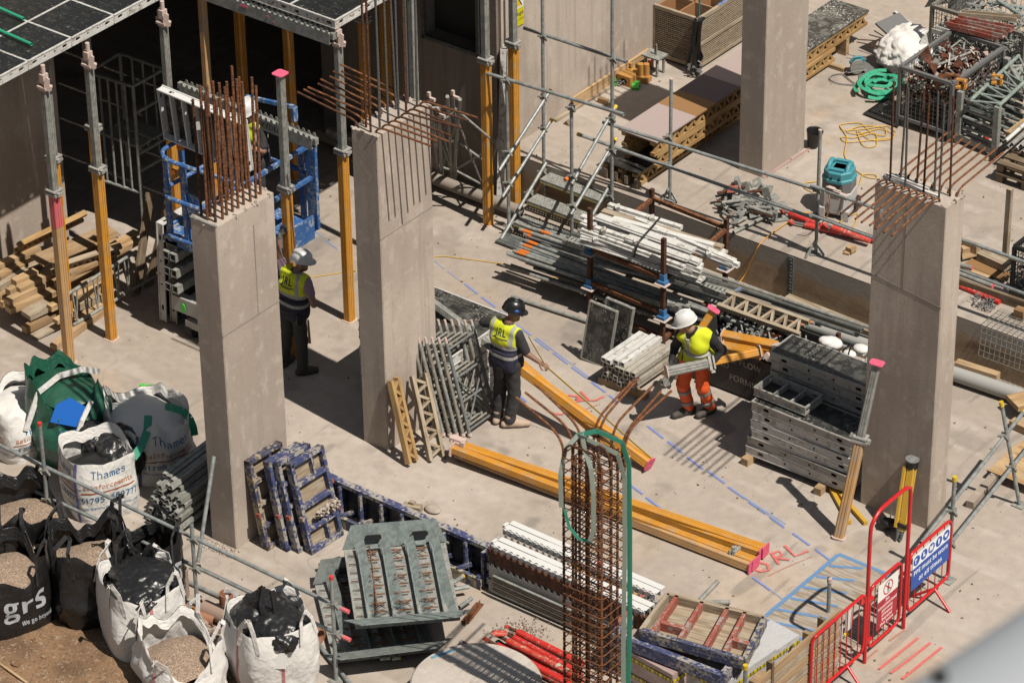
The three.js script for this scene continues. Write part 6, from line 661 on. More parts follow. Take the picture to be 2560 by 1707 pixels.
  bag('bulk_bag', 'glossy black bag lettered grs standing on the soil', [-.92, 0, 8.35], .9, .9, .84, -.28, 5, gD, { bulge: .08, crease: .12, fold: .1, rim: .16, corner: .2, fill: M.gravel, fillH: .78, handles: hb, patches: [['x', -.75, .82, .16, .9, grsM, 'printed_lettering'], ['z', .1, .8, .1, .6, sideM, 'printed_lettering']] });
  bag('bulk_bag', 'black gravel bag farthest up by the guard rail post', [-1.55, 0, 7.45], 1.05, .95, .8, -.5, 6, gD, { bulge: .12, crease: .28, fold: .2, rim: .22, corner: .2, fill: M.gravel, fillH: .75, handles: hb });
  bag('bulk_bag', 'black gravel bag in the middle of the group, its mouth sagging open', [-.3, 0, 7.55], .98, .92, .82, -.6, 7, gD, { bulge: .12, crease: .26, fold: .2, rim: .2, corner: .22, fill: M.gravel, fillH: .76, handles: hb });
  bag('bulk_bag', 'black bag behind the sagging one, a pale letter on its side', [.15, 0, 7.1], .7, .7, .8, -.3, 8, gD, { bulge: .1, crease: .22, fold: .15, rim: .2, corner: .15, patches: [['x', -.4, .9, .3, .95, grsM, 'printed_lettering']], handles: hb });
  bag('bulk_bag', 'plump white bag with a black liner spilling from its top', [.62, 0, 7.72], .92, .9, .9, -.55, 9, M.bagWhite, { bulge: .1, crease: .14, fold: .08, rim: .08, corner: .05, fill: gD, fillH: .86, handles: hw, seam: [.0, 2.4, -1.2], seamM: redSeam });
  bag('bulk_bag', 'low white bag of gravel between two fuller white bags, cut by the frame', [1.55, 0, 8.1], .9, .85, .6, -.4, 10, M.bagWhite, { bulge: .08, crease: .3, fold: .15, rim: .22, corner: .2, fill: M.gravel, fillH: .72, handles: hw, seam: [.1, 1.1], seamM: redSeam });
  bag('bulk_bag', 'open white bag holding black sacks, nearest the metal trays', [2.22, 0, 7.3], .95, .9, .86, -.5, 13, M.bagWhite, { bulge: .12, crease: .1, fold: .06, rim: .06, corner: .04, handles: hw, seam: [.1, 1.3, 2.6], seamM: redSeam });
  solo('black_sack', 'black sack stuffed in the open white bag, knotted handles up', 'sack', gD, [boxUV(lumpy(.36, .2, .34, 14)).translate(2.05, .76, 7.25), boxUV(lumpy(.3, .18, .32, 15)).translate(2.42, .78, 7.35), ...ribbon([[2.1, .95, 7.4], [2.13, 1.22, 7.36], [2.17, 1.26, 7.33], [2.22, .95, 7.42]], .05, [1, 0, 1]), ...ribbon([[2.3, .95, 7.3], [2.26, 1.2, 7.3], [2.3, 1.26, 7.32], [2.38, .95, 7.36]], .05, [1, 0, 1])], [2.2, .8, 7.3]);
  solo('black_sack', 'black liner sack heaped on the plump white bag', 'sack', gD, [boxUV(lumpy(.38, .15, .34, 16)).translate(.58, .86, 7.62), boxUV(lumpy(.26, .12, .28, 17)).translate(.75, .84, 7.85)], [.6, .9, 7.7]);
  solo('bag_label', 'white paper label hanging on the open white bag with black sacks', 'label', M.whiteClean, box(.16, .2, .006, 2.62, .6, 7.62, -.2, .8, 0), [2.62, .6, 7.62]);
}
function lumpy(rx, ry, rz, k) { const g = new THREE.IcosahedronGeometry(1, 18), p = g.attributes.position; for (let i = 0; i < p.count; i++) { const x = p.getX(i), y = p.getY(i), z = p.getZ(i); const n = 1 + .5 * (fbm((x + y * .4) * .25 + k * .37, (z - y * .3) * .25 + k * .21, 7, 7, 4) - .5) + .2 * (1 - Math.abs(2 * fbm((x - y) * .2 + k * .7, (z + y) * .2 + k, 9, 9, 3) - 1) - .5); p.setXYZ(i, x * rx * n, y * ry * n, z * rz * n); } const q = toCreasedNormals(g, 1.2); return q; }
// stones on the soil
{ const st = []; for (let i = 0; i < 260; i++) { const x = rr(-1.2, 3.3), z = rr(7.2, 9.3), r = Math.pow(rnd(), 3) * .05 + .012; st.push(boxUV(new THREE.IcosahedronGeometry(r, 0).scale(1.2, .7, 1).rotateY(rr(0, 6)).translate(x, .08 + rr(0, .03), z))); } const o = solo('loose_stones', 'loose stones and clods scattered over the brown soil', 'stones', tint(M.soil, 1.3, 1.25, 1.15), st, [1, 0, 8]); o.userData.kind = 'stuff';
  const g2 = []; for (let i = 0; i < 500; i++) { const a = rr(0, 6.3), r = rr(0, .42) * Math.sqrt(rnd()), x = 3.98 + r * Math.cos(a), z = 4.98 + r * 1.2 * Math.sin(a); g2.push(boxUV(new THREE.TetrahedronGeometry(rr(.008, .02), 0).rotateX(rr(0, 3)).translate(x, .008, z))); } solo('spilled_gravel', 'small spill of gravel beside the rusty angle and the metal trays', 'gravel', M.clayPale, g2, [3.98, 0, 4.98]).userData.kind = 'stuff';
  const g3 = []; for (let i = 0; i < 420; i++) { const f = rnd(); const p = lerp3([-.2, 0, 5.76], [.25, 0, 5.74], f); g3.push(boxUV(new THREE.TetrahedronGeometry(rr(.008, .025), 0).rotateX(rr(0, 3)).translate(p[0] + rr(-.05, .05), .008, p[2] + rr(-.05, .12)))); } solo('concrete_crumbs', 'crumbs of broken concrete along the foot of the rebar-crowned column', 'rubble', M.conc, g3, [0, 0, 5.75]).userData.kind = 'stuff';
  solo('timber_lath', 'orange lath lying on the soil at the picture corner', 'timber', M.wood, bar([-0.389,0.12,9.099], [0.176,0.12,9.182], .03, .02), [-0.352,0.1,9.081]); }
// ================================================================ FRONT GUARD RAIL, PIPES, CHANNELS
{ const t = thing('guard_rail', 'two-rail tube guard rail on red-capped posts along the soil edge', 'guard rail', [.73, 0, 6.9]), z = 6.88; const T = (n, a, b, m) => tubeTo(t, n, a, b, m);
  const P = [[-1.63, 1.74], [.73, 1.3], [2.84, 1.45]]; for (const [x, h] of P) { T('post', [x, 0, z + .05], [x, h, z + .05]); if (x !== .73) W(t, 'post_cap', M.redCap, cyl([x, h - .03, z + .05], [x, h + .01, z + .05], .027)); for (const y of [1.06, .65]) coupler(t, [x, y, z + .02]); W(t, 'base_plate', M.galvDull, box(.15, .01, .15, x, .01, z + .05)); }
  T('rail', [-4.2, 1.12, z], [3.02, 1.02, z]); T('rail', [-4.2, .67, z], [3.02, .63, z]); for (const y of [1.02, .63]) W(t, 'rail_end', M.pinkCap, cyl([2.93, y, z], [3.03, y, z], .026, 10)); T('raking_brace', [0.425,0.4,6.556], [0.233,1.5,5.964]);
  solo('scaffold_tube', 'grey tube lying on the floor along the soil edge under the guard rail', 'scaffold tube', M.tube, pipe([-1.526,0.03,6.574], [1.371,0.03,6.529], .026, .02), [-1.557,0,6.544]); solo('scaffold_tube', 'grey tube lying at the soil edge below the metal trays', 'scaffold tube', M.tube, pipe([2.166,0.05,6.524], [3.096,0.05,6.955], .026, .02), [2.121,0,6.474]);
  solo('grey_hose', 'thick grey hose curving along the soil edge beside the bags', 'hose', M.greyPipe, path([[-1.275,0.04,6.334], [-1.064,0.04,6.528], [-0.686,0.04,6.618], [-0.354,0.04,6.599], [-0.058,0.05,6.669], [0.143,0.05,6.701]], .035, 9), [-1.317,0,6.293]); solo('grey_hose', 'second grey hose lying behind the black gravel bags', 'hose', M.galvDull, path([[-1.472,0.04,6.504], [-1.133,0.04,6.58], [-0.857,0.04,6.56], [-0.423,0.04,6.651], [-0.018,0.05,6.776]], .03, 9), [-1.514,0,6.464]);
  const pp = (l, a, b, r, m) => solo('drain_pipe', l, 'pipe', m, pipe(a, b, r, r * .86, 20), a);
  pp('pale clay pipe lying behind the black bag with a letter', [0.098,0.12,6.99], [-0.228,0.14,6.93], .085, M.clayPale); pp('dark clay pipe standing upright by the guard rail post', [0.336,0.02,6.775], add([0.336,0.02,6.775], [0, .38, 0]), .095, M.clayPale); pp('bright orange pipe lying beside the dark clay one', [0.423,0.1,7.114], [0.761,0.1,7.082], .1, M.orangePipe); pp('large pale clay pipe lying across the soil edge', [0.793,0.1,6.882], [1.156,0.1,6.875], .1, M.clayPale); pp('small clay pipe standing upright on the soil edge', [0.987,0.03,6.706], add([0.987,0.03,6.706], [0, .26, 0]), .085, M.clay); pp('clay pipe stub poking from under the open white bag', [2.081,0.12,6.508], [2.255,0.12,6.536], .1, M.clay); pp('half clay pipe lying upturned by the orange one', [0.731,0.06,7.036], [1.033,0.06,6.965], .07, M.clay);
  solo('rubbish_scraps', 'scraps of torn plastic and mortar on the soil between the bags and pipes', 'scraps', M.clayPale, Array.from({ length: 60 }, () => box(rr(.02, .1), rr(.01, .04), rr(.02, .08), ...add([0.993,0.08,7.138], [rr(-.5, .5), rr(0, .03), rr(-.35, .35)]), rr(0, 3), rr(0, 3), 0)), [0.917,0,7.06]).userData.kind = 'stuff';
  // bundle of open channels
  const ch = shape([[-.032, -.028], [.032, -.028], [.032, -.012], [.022, -.012], [.022, -.02], [-.024, -.02], [-.024, .02], [.022, .02], [.022, .012], [.032, .012], [.032, .028], [-.032, .028]]), gC = 'grey steel channels bundled beside the rebar-crowned column'; let n = 0;
  for (let j = 0; j < 9; j++) for (let i = 0; i < 7; i++) { if (j > 6 && (i < 1 || i > 4)) continue; const x = -.98 + i * .074 + (j % 2) * .03 + rr(-.012, .012), y = .06 + j * .066, z = 5.86 + rr(-.08, .07) - j * .02 + i * .01; solo('steel_channel', j > 6 ? 'grey steel channel on the very top of the bundle beside the rebar-crowned column' : 'grey steel channel in the bundle beside the rebar-crowned column', 'steel channel', j % 3 ? M.galvDull : tint(M.galvDull, .75, .72, .64), sweep(ch, [x, y, z], [x - .08, y + .02, z - 1.5], [rr(-.3, .3), 1, 0]), [x, y, z], gC); n++; }
}
// ================================================================ BLUE PANELS, METAL TRAYS, BEAMS, RED PROPS
function bluePanel(label, at, X, Y, w, h, m, openRibs) { const t = thing('wall_panel', label, 'formwork panel', at); const d = .1; part(t, 'frame', m, [box(w, .05, d, 0, .025, 0), box(w, .05, d, 0, h - .025, 0), box(.05, h, d, -w / 2 + .025, h / 2, 0), box(.05, h, d, w / 2 - .025, h / 2, 0)]); part(t, 'sheet', M.greyWood, box(w - .06, h - .06, .015, 0, h / 2, -d / 2 + .012)); for (let i = 1; i < openRibs; i++) part(t, 'rib', m, box(w - .08, .05, d * .85, 0, h * i / openRibs, .004)); part(t, 'web', m, box(.03, h * .26, d * .8, w * .12, h * .88, .004)); part(t, 'web', m, box(.03, h * .26, d * .8, w * .12, h * .13, .004)); part(t, 'clip', M.redRust, [box(.03, .05, .06, w / 2 + .01, h * .3, .03), box(.03, .05, .06, w / 2 + .01, h * .6, .03), box(.03, .05, .06, -w / 2 - .01, h * .4, .03)]); part(t, 'green_sticker', mat([.07, .22, .05], .6), [cyl([w / 2 - .0, .18, .02], [w / 2 + .003, .18, .02], .055, 18)]); orient(t, at, X, Y); return t; }
{ const L = ['mud-caked formwork panel leaning against the rebar-crowned column, tight to its face', 'second blue formwork panel leaning against the rebar-crowned column', 'third blue formwork panel in the leaning row', 'outermost blue formwork panel in the leaning row, ribs towards the camera'], B = [[.52, .0, 5.2], [.72, 0, 5.08], [.85, 0, 5.02], [1.0, 0, 4.95]];
  B.forEach((b, i) => { bluePanel(L[i], b, [.06, 0, -1], [-.2 - (i > 1 ? .04 : 0), 1, 0], .56, 1.2, i === 0 ? tint(M.blue, 1.1, .95, .7) : M.blue, 4); });
  solo('spilled_mortar', 'crumbly dried mortar caught in the ribs of the outermost blue panel', 'mortar', M.conc, Array.from({ length: 60 }, () => box(rr(.02, .05), rr(.01, .03), rr(.02, .05), .98 + rr(-.03, .03), .42 + rr(-.02, .1), 4.85 + rr(-.18, .18), rr(0, 3), rr(0, 3), 0)), [1, .4, 4.9]).userData.kind = 'stuff';
  const t = thing('wall_panel', 'long blue formwork panel lying on its side behind the metal trays', 'formwork panel', [1.8, 0, 4.4]); const x0 = .5, x1 = 3.08; W(t, 'top_flange', M.blue, [box(x1 - x0, .05, .1, (x0 + x1) / 2, .5, 4.38)]); W(t, 'back_sheet', M.blackPly, box(x1 - x0, .46, .02, (x0 + x1) / 2, .26, 4.34)); W(t, 'bottom_flange', tint(M.blue, 1.2, 1.1, .8), [box(x1 - x0, .14, .05, (x0 + x1) / 2, .08, 4.56), box(x1 - x0, .03, .22, (x0 + x1) / 2, .03, 4.46)]); for (let i = 0; i <= 8; i++) W(t, 'rib', M.blue, box(.03, .44, .12, x0 + (x1 - x0) * i / 8, .26, 4.41)); for (let i = 0; i < 9; i++) W(t, 'bracket', M.blue, bar([x0 + .12 + i * .3, .16, 4.57], [x0 + .24 + i * .3, .2, 4.44], .03, .05)); W(t, 'end_plate', M.blue, box(.04, .5, .2, x1, .27, 4.44));
  solo('timber_block', 'small pallet block lying on the floor behind the long blue panel', 'timber block', M.greyWood, [bar([1.309,0.06,3.849], [1.53,0.06,3.772], .1, .1), bar([1.366,0.1,3.79], [1.436,0.1,3.782], .06, .08)], [1.253,0,3.782]); solo('concrete_lump', 'broken lump of concrete on the floor beyond the long blue panel', 'rubble', M.conc, boxUV(new THREE.IcosahedronGeometry(.09, 1).scale(1.3, .5, .9).translate(...[1.603,0.03,3.641])), [1.575,0,3.607]); solo('timber_block', 'timber block under the corner of the metal trays', 'timber block', M.wood, bar([1.369,0.08,5.465], [1.486,0.08,5.21], .12, .12), [1.294,0,5.382]);
  // galvanised trays
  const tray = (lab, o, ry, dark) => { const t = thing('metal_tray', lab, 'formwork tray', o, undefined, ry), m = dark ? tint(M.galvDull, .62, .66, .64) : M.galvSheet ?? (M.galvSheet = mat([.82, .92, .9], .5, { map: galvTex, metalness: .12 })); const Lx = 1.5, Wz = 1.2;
    part(t, 'bed', M.galvDull, box(Lx, .04, Wz, 0, .02, 0)); for (let i = 0; i < 4; i++) part(t, 'fin', m, [bar([-Lx / 2, .06, -.42 + i * .29], [Lx / 2, .06, -.42 + i * .29], .012, .13), bar([-Lx / 2, .15, -.45 + i * .29], [Lx / 2, .04, -.52 + i * .29], .13, .006, [0, 1, .6])]);
    part(t, 'end_plate', m, ext(shape([[-.62, 0], [.62, 0], [.5, .3], [-.5, .3]]), .008).rotateY(Math.PI / 2).applyMatrix4(RT(-Lx / 2 - .05, .02, 0, 0, 0, .25))); part(t, 'end_plate', m, ext(shape([[-.74, 0], [.74, 0], [.56, .34], [-.56, .34]]), .008).rotateY(Math.PI / 2).applyMatrix4(RT(Lx / 2 + .02, .16, 0, 0, 0, -1.15))); for (const z of [-.3, .25]) { part(t, 'slot_plate', M.black, ext(shape(slot(0, 0, .2, .07)), .012).rotateY(Math.PI / 2).applyMatrix4(RT(-Lx / 2 - .04, .17, z, 0, 0, .25))); part(t, 'slot_lip', m, box(.08, .012, .12, -Lx / 2 + .02, .08, z)); }
    for (let k = 0; k < 3; k++) { const z = -.275 + k * .29; for (let i = 0; i < 8; i++) { const x = -.62 + i * .17; part(t, 'tie_bar', M.rust, [cyl([x, .09, z - .09], [x, .09, z + .09], .006, 5), cyl([x + .02, .1, z - .09], [x + .03, .1, z + .07], .006, 5)]); if (i % 3 === 0) part(t, 'tie_bar', M.rustDark, [cyl([x + .03, .1, z - .07], [x + .13, .13, z + .07], .005, 5), cyl([x + .13, .1, z - .07], [x + .03, .13, z + .06], .005, 5)]); } if (k === 2) part(t, 'long_bar', M.rust, cyl([-.7, .12, z], [.6, .12, z + .03], .009, 6)); } for (let i = 0; i < 8; i++) part(t, 'tie_bar', M.rustDark, cyl([-.6 + i * .17, .06, .48], [-.6 + i * .17, .07, .57], .006, 5));
    part(t, 'maker_label', M.whiteClean, box(.01, .04, .26, Lx / 2 + .2, .22, -.25, 0, 0, -1.15)); return t; };
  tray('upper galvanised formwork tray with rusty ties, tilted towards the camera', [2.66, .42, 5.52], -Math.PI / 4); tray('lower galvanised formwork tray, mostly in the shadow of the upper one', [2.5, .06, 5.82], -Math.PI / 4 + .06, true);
  for (const [a, b, l, cap] of [[[2.891,0.2,4.99], [2.91,0.2,4.688], 'yellow-capped tube end jutting out beside the upper tray', 1], [[2.945,0.15,4.905], [3.053,0.15,4.762], 'bright tube end jutting out beside the upper tray', 0], [[3.171,0.1,5.098], [3.175,0.1,4.871], 'bright tube end at the lower side of the trays', 0], [[3.059,0.1,6.41], [3.14,0.1,6.33], 'yellow-capped tube end under the front of the trays', 1], [[3.165,0.1,6.331], [3.224,0.1,6.255], 'second yellow-capped tube end under the trays', 1]]) { const o = thing('scaffold_tube', l, 'scaffold tube', a); W(o, 'tube', M.tube, pipe(a, b, .026, .02, 10)); if (cap) W(o, 'cap', M.yellowCap, cyl(add(b, sub(b, a), -.05), b, .03, 10)); }
  solo('rusty_angle', 'rusty steel angle lying in the gravel spill', 'steel angle', M.rust, [bar([3.342,0.03,5.205], [3.254,0.03,4.814], .1, .01), bar([3.377,0.07,5.247], [3.288,0.07,4.856], .01, .09)], [3.317,0,5.174]);
  solo('steel_channel', 'grey steel channel end beside the top of the trays', 'steel channel', M.galvDull, [bar([2.238,0.35,4.45], [2.482,0.35,4.395], .1, .02)], [2.193,0.3,4.395]);
  // toothed beams
  const gB = 'toothed white beams stacked behind the cage', q = (x, y, z, l, m, tx) => { const o = thing('deck_beam', l, 'beam', [x, y, z], tx ? undefined : gB); beamParts(o, 2.2, m, null); o.rotation.y = .0; if (tx) { const g = new THREE.PlaneGeometry(.95, .16).rotateX(-Math.PI / 2).rotateY(Math.PI).translate(-.35, .149, 0); part(o, 'lettering', skyMat, fix(g)); } return o; };
  for (let i = 0; i < 5; i++) { q(4.3 + rr(-.03, .03), .04 + i * .105, 4.52 - (i % 2) * .03, 'dark-toothed white beam in the stack behind the cage', [M.galvDull, M.rustPlate, M.alu][i % 3]); q(4.28 + rr(-.03, .03), .04 + i * .105, 4.3, 'dark-toothed white beam in the back row of the stack behind the cage', M.alu); }
  const fl = (x, y, z, l, tx) => { const o = thing('deck_beam', l, 'beam', [x, y, z]), s = beamSide(2.2, .22); part(o, 'web', M.whiteClean, [ext(s, .006).rotateX(Math.PI / 2).translate(0, .09, 0), box(2.2, .08, .012, 0, .05, -.02), box(2.2, .08, .012, 0, .05, .09)]); part(o, 'end_hook', M.whiteClean, box(.05, .06, .08, -1.12, .06, 0)); if (tx) part(o, 'lettering', skyMat, fix(new THREE.PlaneGeometry(.8, .135).rotateX(-Math.PI / 2).rotateY(Math.PI).translate(-.1, .094, -.01))); }; fl(4.3, .58, 4.42, 'clean white beam lying flat on top of the stack, nearer the camera'); fl(4.22, .6, 4.1, 'white beam lettered upside down at the back of the stack', 1);
  for (let i = 0; i < 7; i++) solo('steel_strip', 'brown steel strip tied in the side of the beam stack', 'steel strip', i % 2 ? M.oldWood : M.galvDull, bar([3.3, .12 + i * .035, 4.62], [5.4, .12 + i * .035, 4.62], .03, .02), [3.3, .1, 4.62], 'steel strips in the side of the beam stack');
  for (const [dx, dz] of [[0, 0], [.1, -.16], [.02, .14], [.14, .05]]) { const p = prop('pink-plated prop end showing behind the cage at the end of the beam stack', 1.1, 1.1, { base: M.pink, head: 'none', group: 'pink-plated prop ends behind the cage' }); aim(p, add([4.782,0.12,3.844], [dx, dx * .8, dz]), add([4.782,0.12,3.844], [dx - 1.1, dx * .8, dz])); }
  // red push-pull props
  const R = [[[1340,400],[2150,800],.1], [[1290,460],[2060,900],.09], [[1200,490],[2130,1000],.14], [[1185,560],[2080,1040],.12], [[1080,540],[2060,1080],.2], [[800,580],[1500,860],.06]]; 
  const RE = [[[3.825,0.1,5.061], [4.982,0.1,5.11]], [[3.844,0.09,5.158], [5.055,0.09,5.257]], [[3.895,0.2,5.365], [5.231,0.2,5.443]], [[3.932,0.12,5.366], [5.186,0.12,5.463]], [[3.85,0.2,5.5], [5.239,0.2,5.613]], [[3.55,0.06,5.561], [4.678,0.06,5.588]], [[3.881,0.05,5.429], [5.092,0.05,5.498]]], RL = ['red push-pull prop in the foreground bundle, farthest from the camera', 'red push-pull prop with a dark eye end, second in the foreground bundle', 'red push-pull prop with a lobed plate on its end', 'scuffed red push-pull prop low in the foreground bundle', 'bright red push-pull prop on top of the foreground bundle', 'red prop end poking out beside the concrete disc', 'whitened red prop half hidden behind the concrete disc'];
  RE.forEach(([a, b], i) => { const o = thing('push_pull_prop', RL[i], 'push-pull prop', a), d = sub(b, a), m = i === 2 || i === 6 ? tint(M.red, 1, 1.9, 1.7) : M.red; W(o, 'tube', m, cyl(add(a, d, .16), b, .042, 12)); W(o, 'spindle', M.rustPlate, cyl(add(a, d, .04), add(a, d, .17), .02, 8)); W(o, 'eye', i % 2 ? M.midGrey : m, [bar(a, add(a, d, .06), .05, .014)]); if (i === 2) W(o, 'lobed_plate', m, ext(shape(slot(0, 0, .2, .1)), .012).rotateX(-Math.PI / 2).rotateY(.6).translate(...add(a, d, .06)).translate(0, .04, 0)); });
  // concrete disc
  const c = [4.47, 0, 6.42], h = .42, R0 = .72, s = shape(ell(0, 0, R0, R0, 64), [[[.0, -.36], [.5, -.42], [.52, -.2], [.56, .1], [.3, .22], [.02, .1], [-.04, -.16]].map(q => [q[0] - .1, q[1] - .12])]); const t2 = thing('concrete_disc', 'raised round concrete chamber top with a ragged square hole', 'manhole', c); part(t2, 'cover_slab', tint(M.conc, 1.28, 1.3, 1.32), ext(s, .12, .02).rotateX(-Math.PI / 2).translate(0, h - .14, 0)); part(t2, 'ring_wall', M.conc, cyl([0, 0, 0], [0, h - .17, 0], R0 - .03, 48)); part(t2, 'blue_mark', mat([.12, .3, .42], .8), box(.04, .004, .3, -.62, h + .003, -.18, 0, -.4, 0));
}
{ // rusty panel on shrink-wrapped pack
  const t = thing('wall_panel', 'rust-red ribbed formwork panel lying on the wrapped pack', 'formwork panel', [6.16, .72, 4.38]); const y0 = .62, y1 = .75, A = [5.63, 4.88], B = [5.46, 4.15], C = [6.6, 3.86], D = [6.86, 4.64]; const e = (p, q, m, n = 'frame', w = .06) => W(t, n, m, bar([p[0], (y0 + y1) / 2, p[1]], [q[0], (y0 + y1) / 2, q[1]], w, y1 - y0)); const fm = tint(M.blue, 1.0, .95, .8);
  e(A, B, M.greyWood); e(B, C, M.greyWood); e(C, D, fm); e(D, A, fm); const L2 = (p, q, f) => [p[0] + (q[0] - p[0]) * f, p[1] + (q[1] - p[1]) * f]; for (const f of [.1, .36, .62, .8]) e(L2(A, D, f), L2(B, C, f), M.redRust, 'rib', .045); e(L2(L2(A, D, .1), L2(B, C, .1), .3), L2(L2(A, D, .36), L2(B, C, .36), .3), M.redRust, 'rib'); e(L2(L2(A, D, .8), L2(B, C, .8), .35), L2(D, C, .35), M.redRust, 'rib'); const sh = new THREE.BufferGeometry(); W(t, 'sheet', M.greyWood, quad([A[0], y0 + .02, A[1]], [D[0], y0 + .02, D[1]], [C[0], y0 + .02, C[1]], [B[0], y0 + .02, B[1]]));
  const u = thing('wall_panel', 'blue panel lying under the rust-red one, on the wrapped pack', 'formwork panel', [5.9, .5, 4.7]); W(u, 'frame', M.blue, [bar([5.3, .53, 4.95], [6.72, .53, 4.86], .08, .15), bar([5.3, .53, 4.95], [5.2, .53, 4.2], .08, .15), bar([5.2, .53, 4.2], [6.6, .53, 4.0], .08, .15), bar([6.72, .53, 4.86], [6.6, .53, 4.0], .08, .15)]); W(u, 'edge_strip', M.redRust, [bar([5.24, .62, 4.85], [5.16, .62, 4.2], .05, .02)]);
  const tape = letter('', 512, 32, (g, w, h) => { g.fillStyle = '#d8c21a'; g.fillRect(0, 0, w, h); g.fillStyle = '#1c1c18'; g.font = 'bold 24px sans-serif'; for (let i = 0; i < 7; i++) g.fillText('M M', 14 + i * 74, 25); }); tape.wrapS = THREE.RepeatWrapping; const tm = mat(0, .4, { map: tape }), film = mat([.55, .55, .55], .25, { bumpMap: rep(creaseTex, .6, .6), bumpScale: .012 }), filmP = mat([.44, .33, .31], .28, { bumpMap: rep(creaseTex, .6, .6), bumpScale: .012 });
  const packs = [['shrink-wrapped pinkish pack under the panels, next to the cage', [5.75, .22, 4.6], .9, .42, .75, filmP], ['shrink-wrapped white pack under the panels, facing the fence', [6.5, .22, 4.35], .55, .44, .9, film], ['second shrink-wrapped white pack behind, with yellow tape', [6.62, .2, 3.7], .42, .4, .42, film]];
  packs.forEach(([l, p, w, h, d, m], i) => { const o = thing('wrapped_pack', l, 'pack', p, undefined, -.1); const g = new THREE.BoxGeometry(w, h, d, 14, 8, 14), a = g.attributes.position; for (let k = 0; k < a.count; k++) { const x = a.getX(k), y = a.getY(k), z = a.getZ(k), n = (fbm(x * .5 + .5 + i, (y + z) * .5 + .5, 12, 12, 3) - .5) * .05; a.setXYZ(k, x * (1 + n), y * (1 + n), z * (1 + n)); } g.computeVertexNormals(); part(o, 'film', m, boxUV(g)); for (const yy of [.12, -.1]) { const b1 = bar([w / 2 + .012, yy, -d / 2], [w / 2 + .012, yy, d / 2], .004, .04), b2 = bar([-w / 2, yy, d / 2 + .012], [w / 2, yy, d / 2 + .012], .004, .04, [0, 1, 0]); for (const b of [b1, b2]) { const uv = b.attributes.uv; for (let k = 0; k < uv.count; k++) uv.setXY(k, uv.getX(k) * 1.2, .5 + (uv.getY(k) % 1) * .0 + .0); } part(o, 'tape', tm, [b1, b2].flat()); } });
  for (const [a, b, l] of [[[5.283,0.04,3.245], [5.235,0.04,2.81], 'grey tube lying on the floor behind the rust-red panel'], [[5.246,0.05,3.356], [5.597,0.05,3.071], 'second grey tube crossing behind the rust-red panel']]) solo('scaffold_tube', l, 'scaffold tube', M.galvDull, pipe(a, b, .028, .02), a);
  const pt = (l, x, z, h, cap) => { const o = thing('scaffold_post', l, 'scaffold post', [x, 0, z]); tubeTo(o, 'tube', [x, 0, z], [x, h, z]); W(o, 'cap', cap, cyl([x, h - .05, z], [x, h + .01, z], .03, 10)); };
  pt('yellow-capped tube post standing in front of the wrapped packs', 7.02, 4.85, .85, M.yellowCap); pt('tube post with a pinkish end standing on the blue-painted sheet', 6.6, 2.52, .5, M.castPink);
}
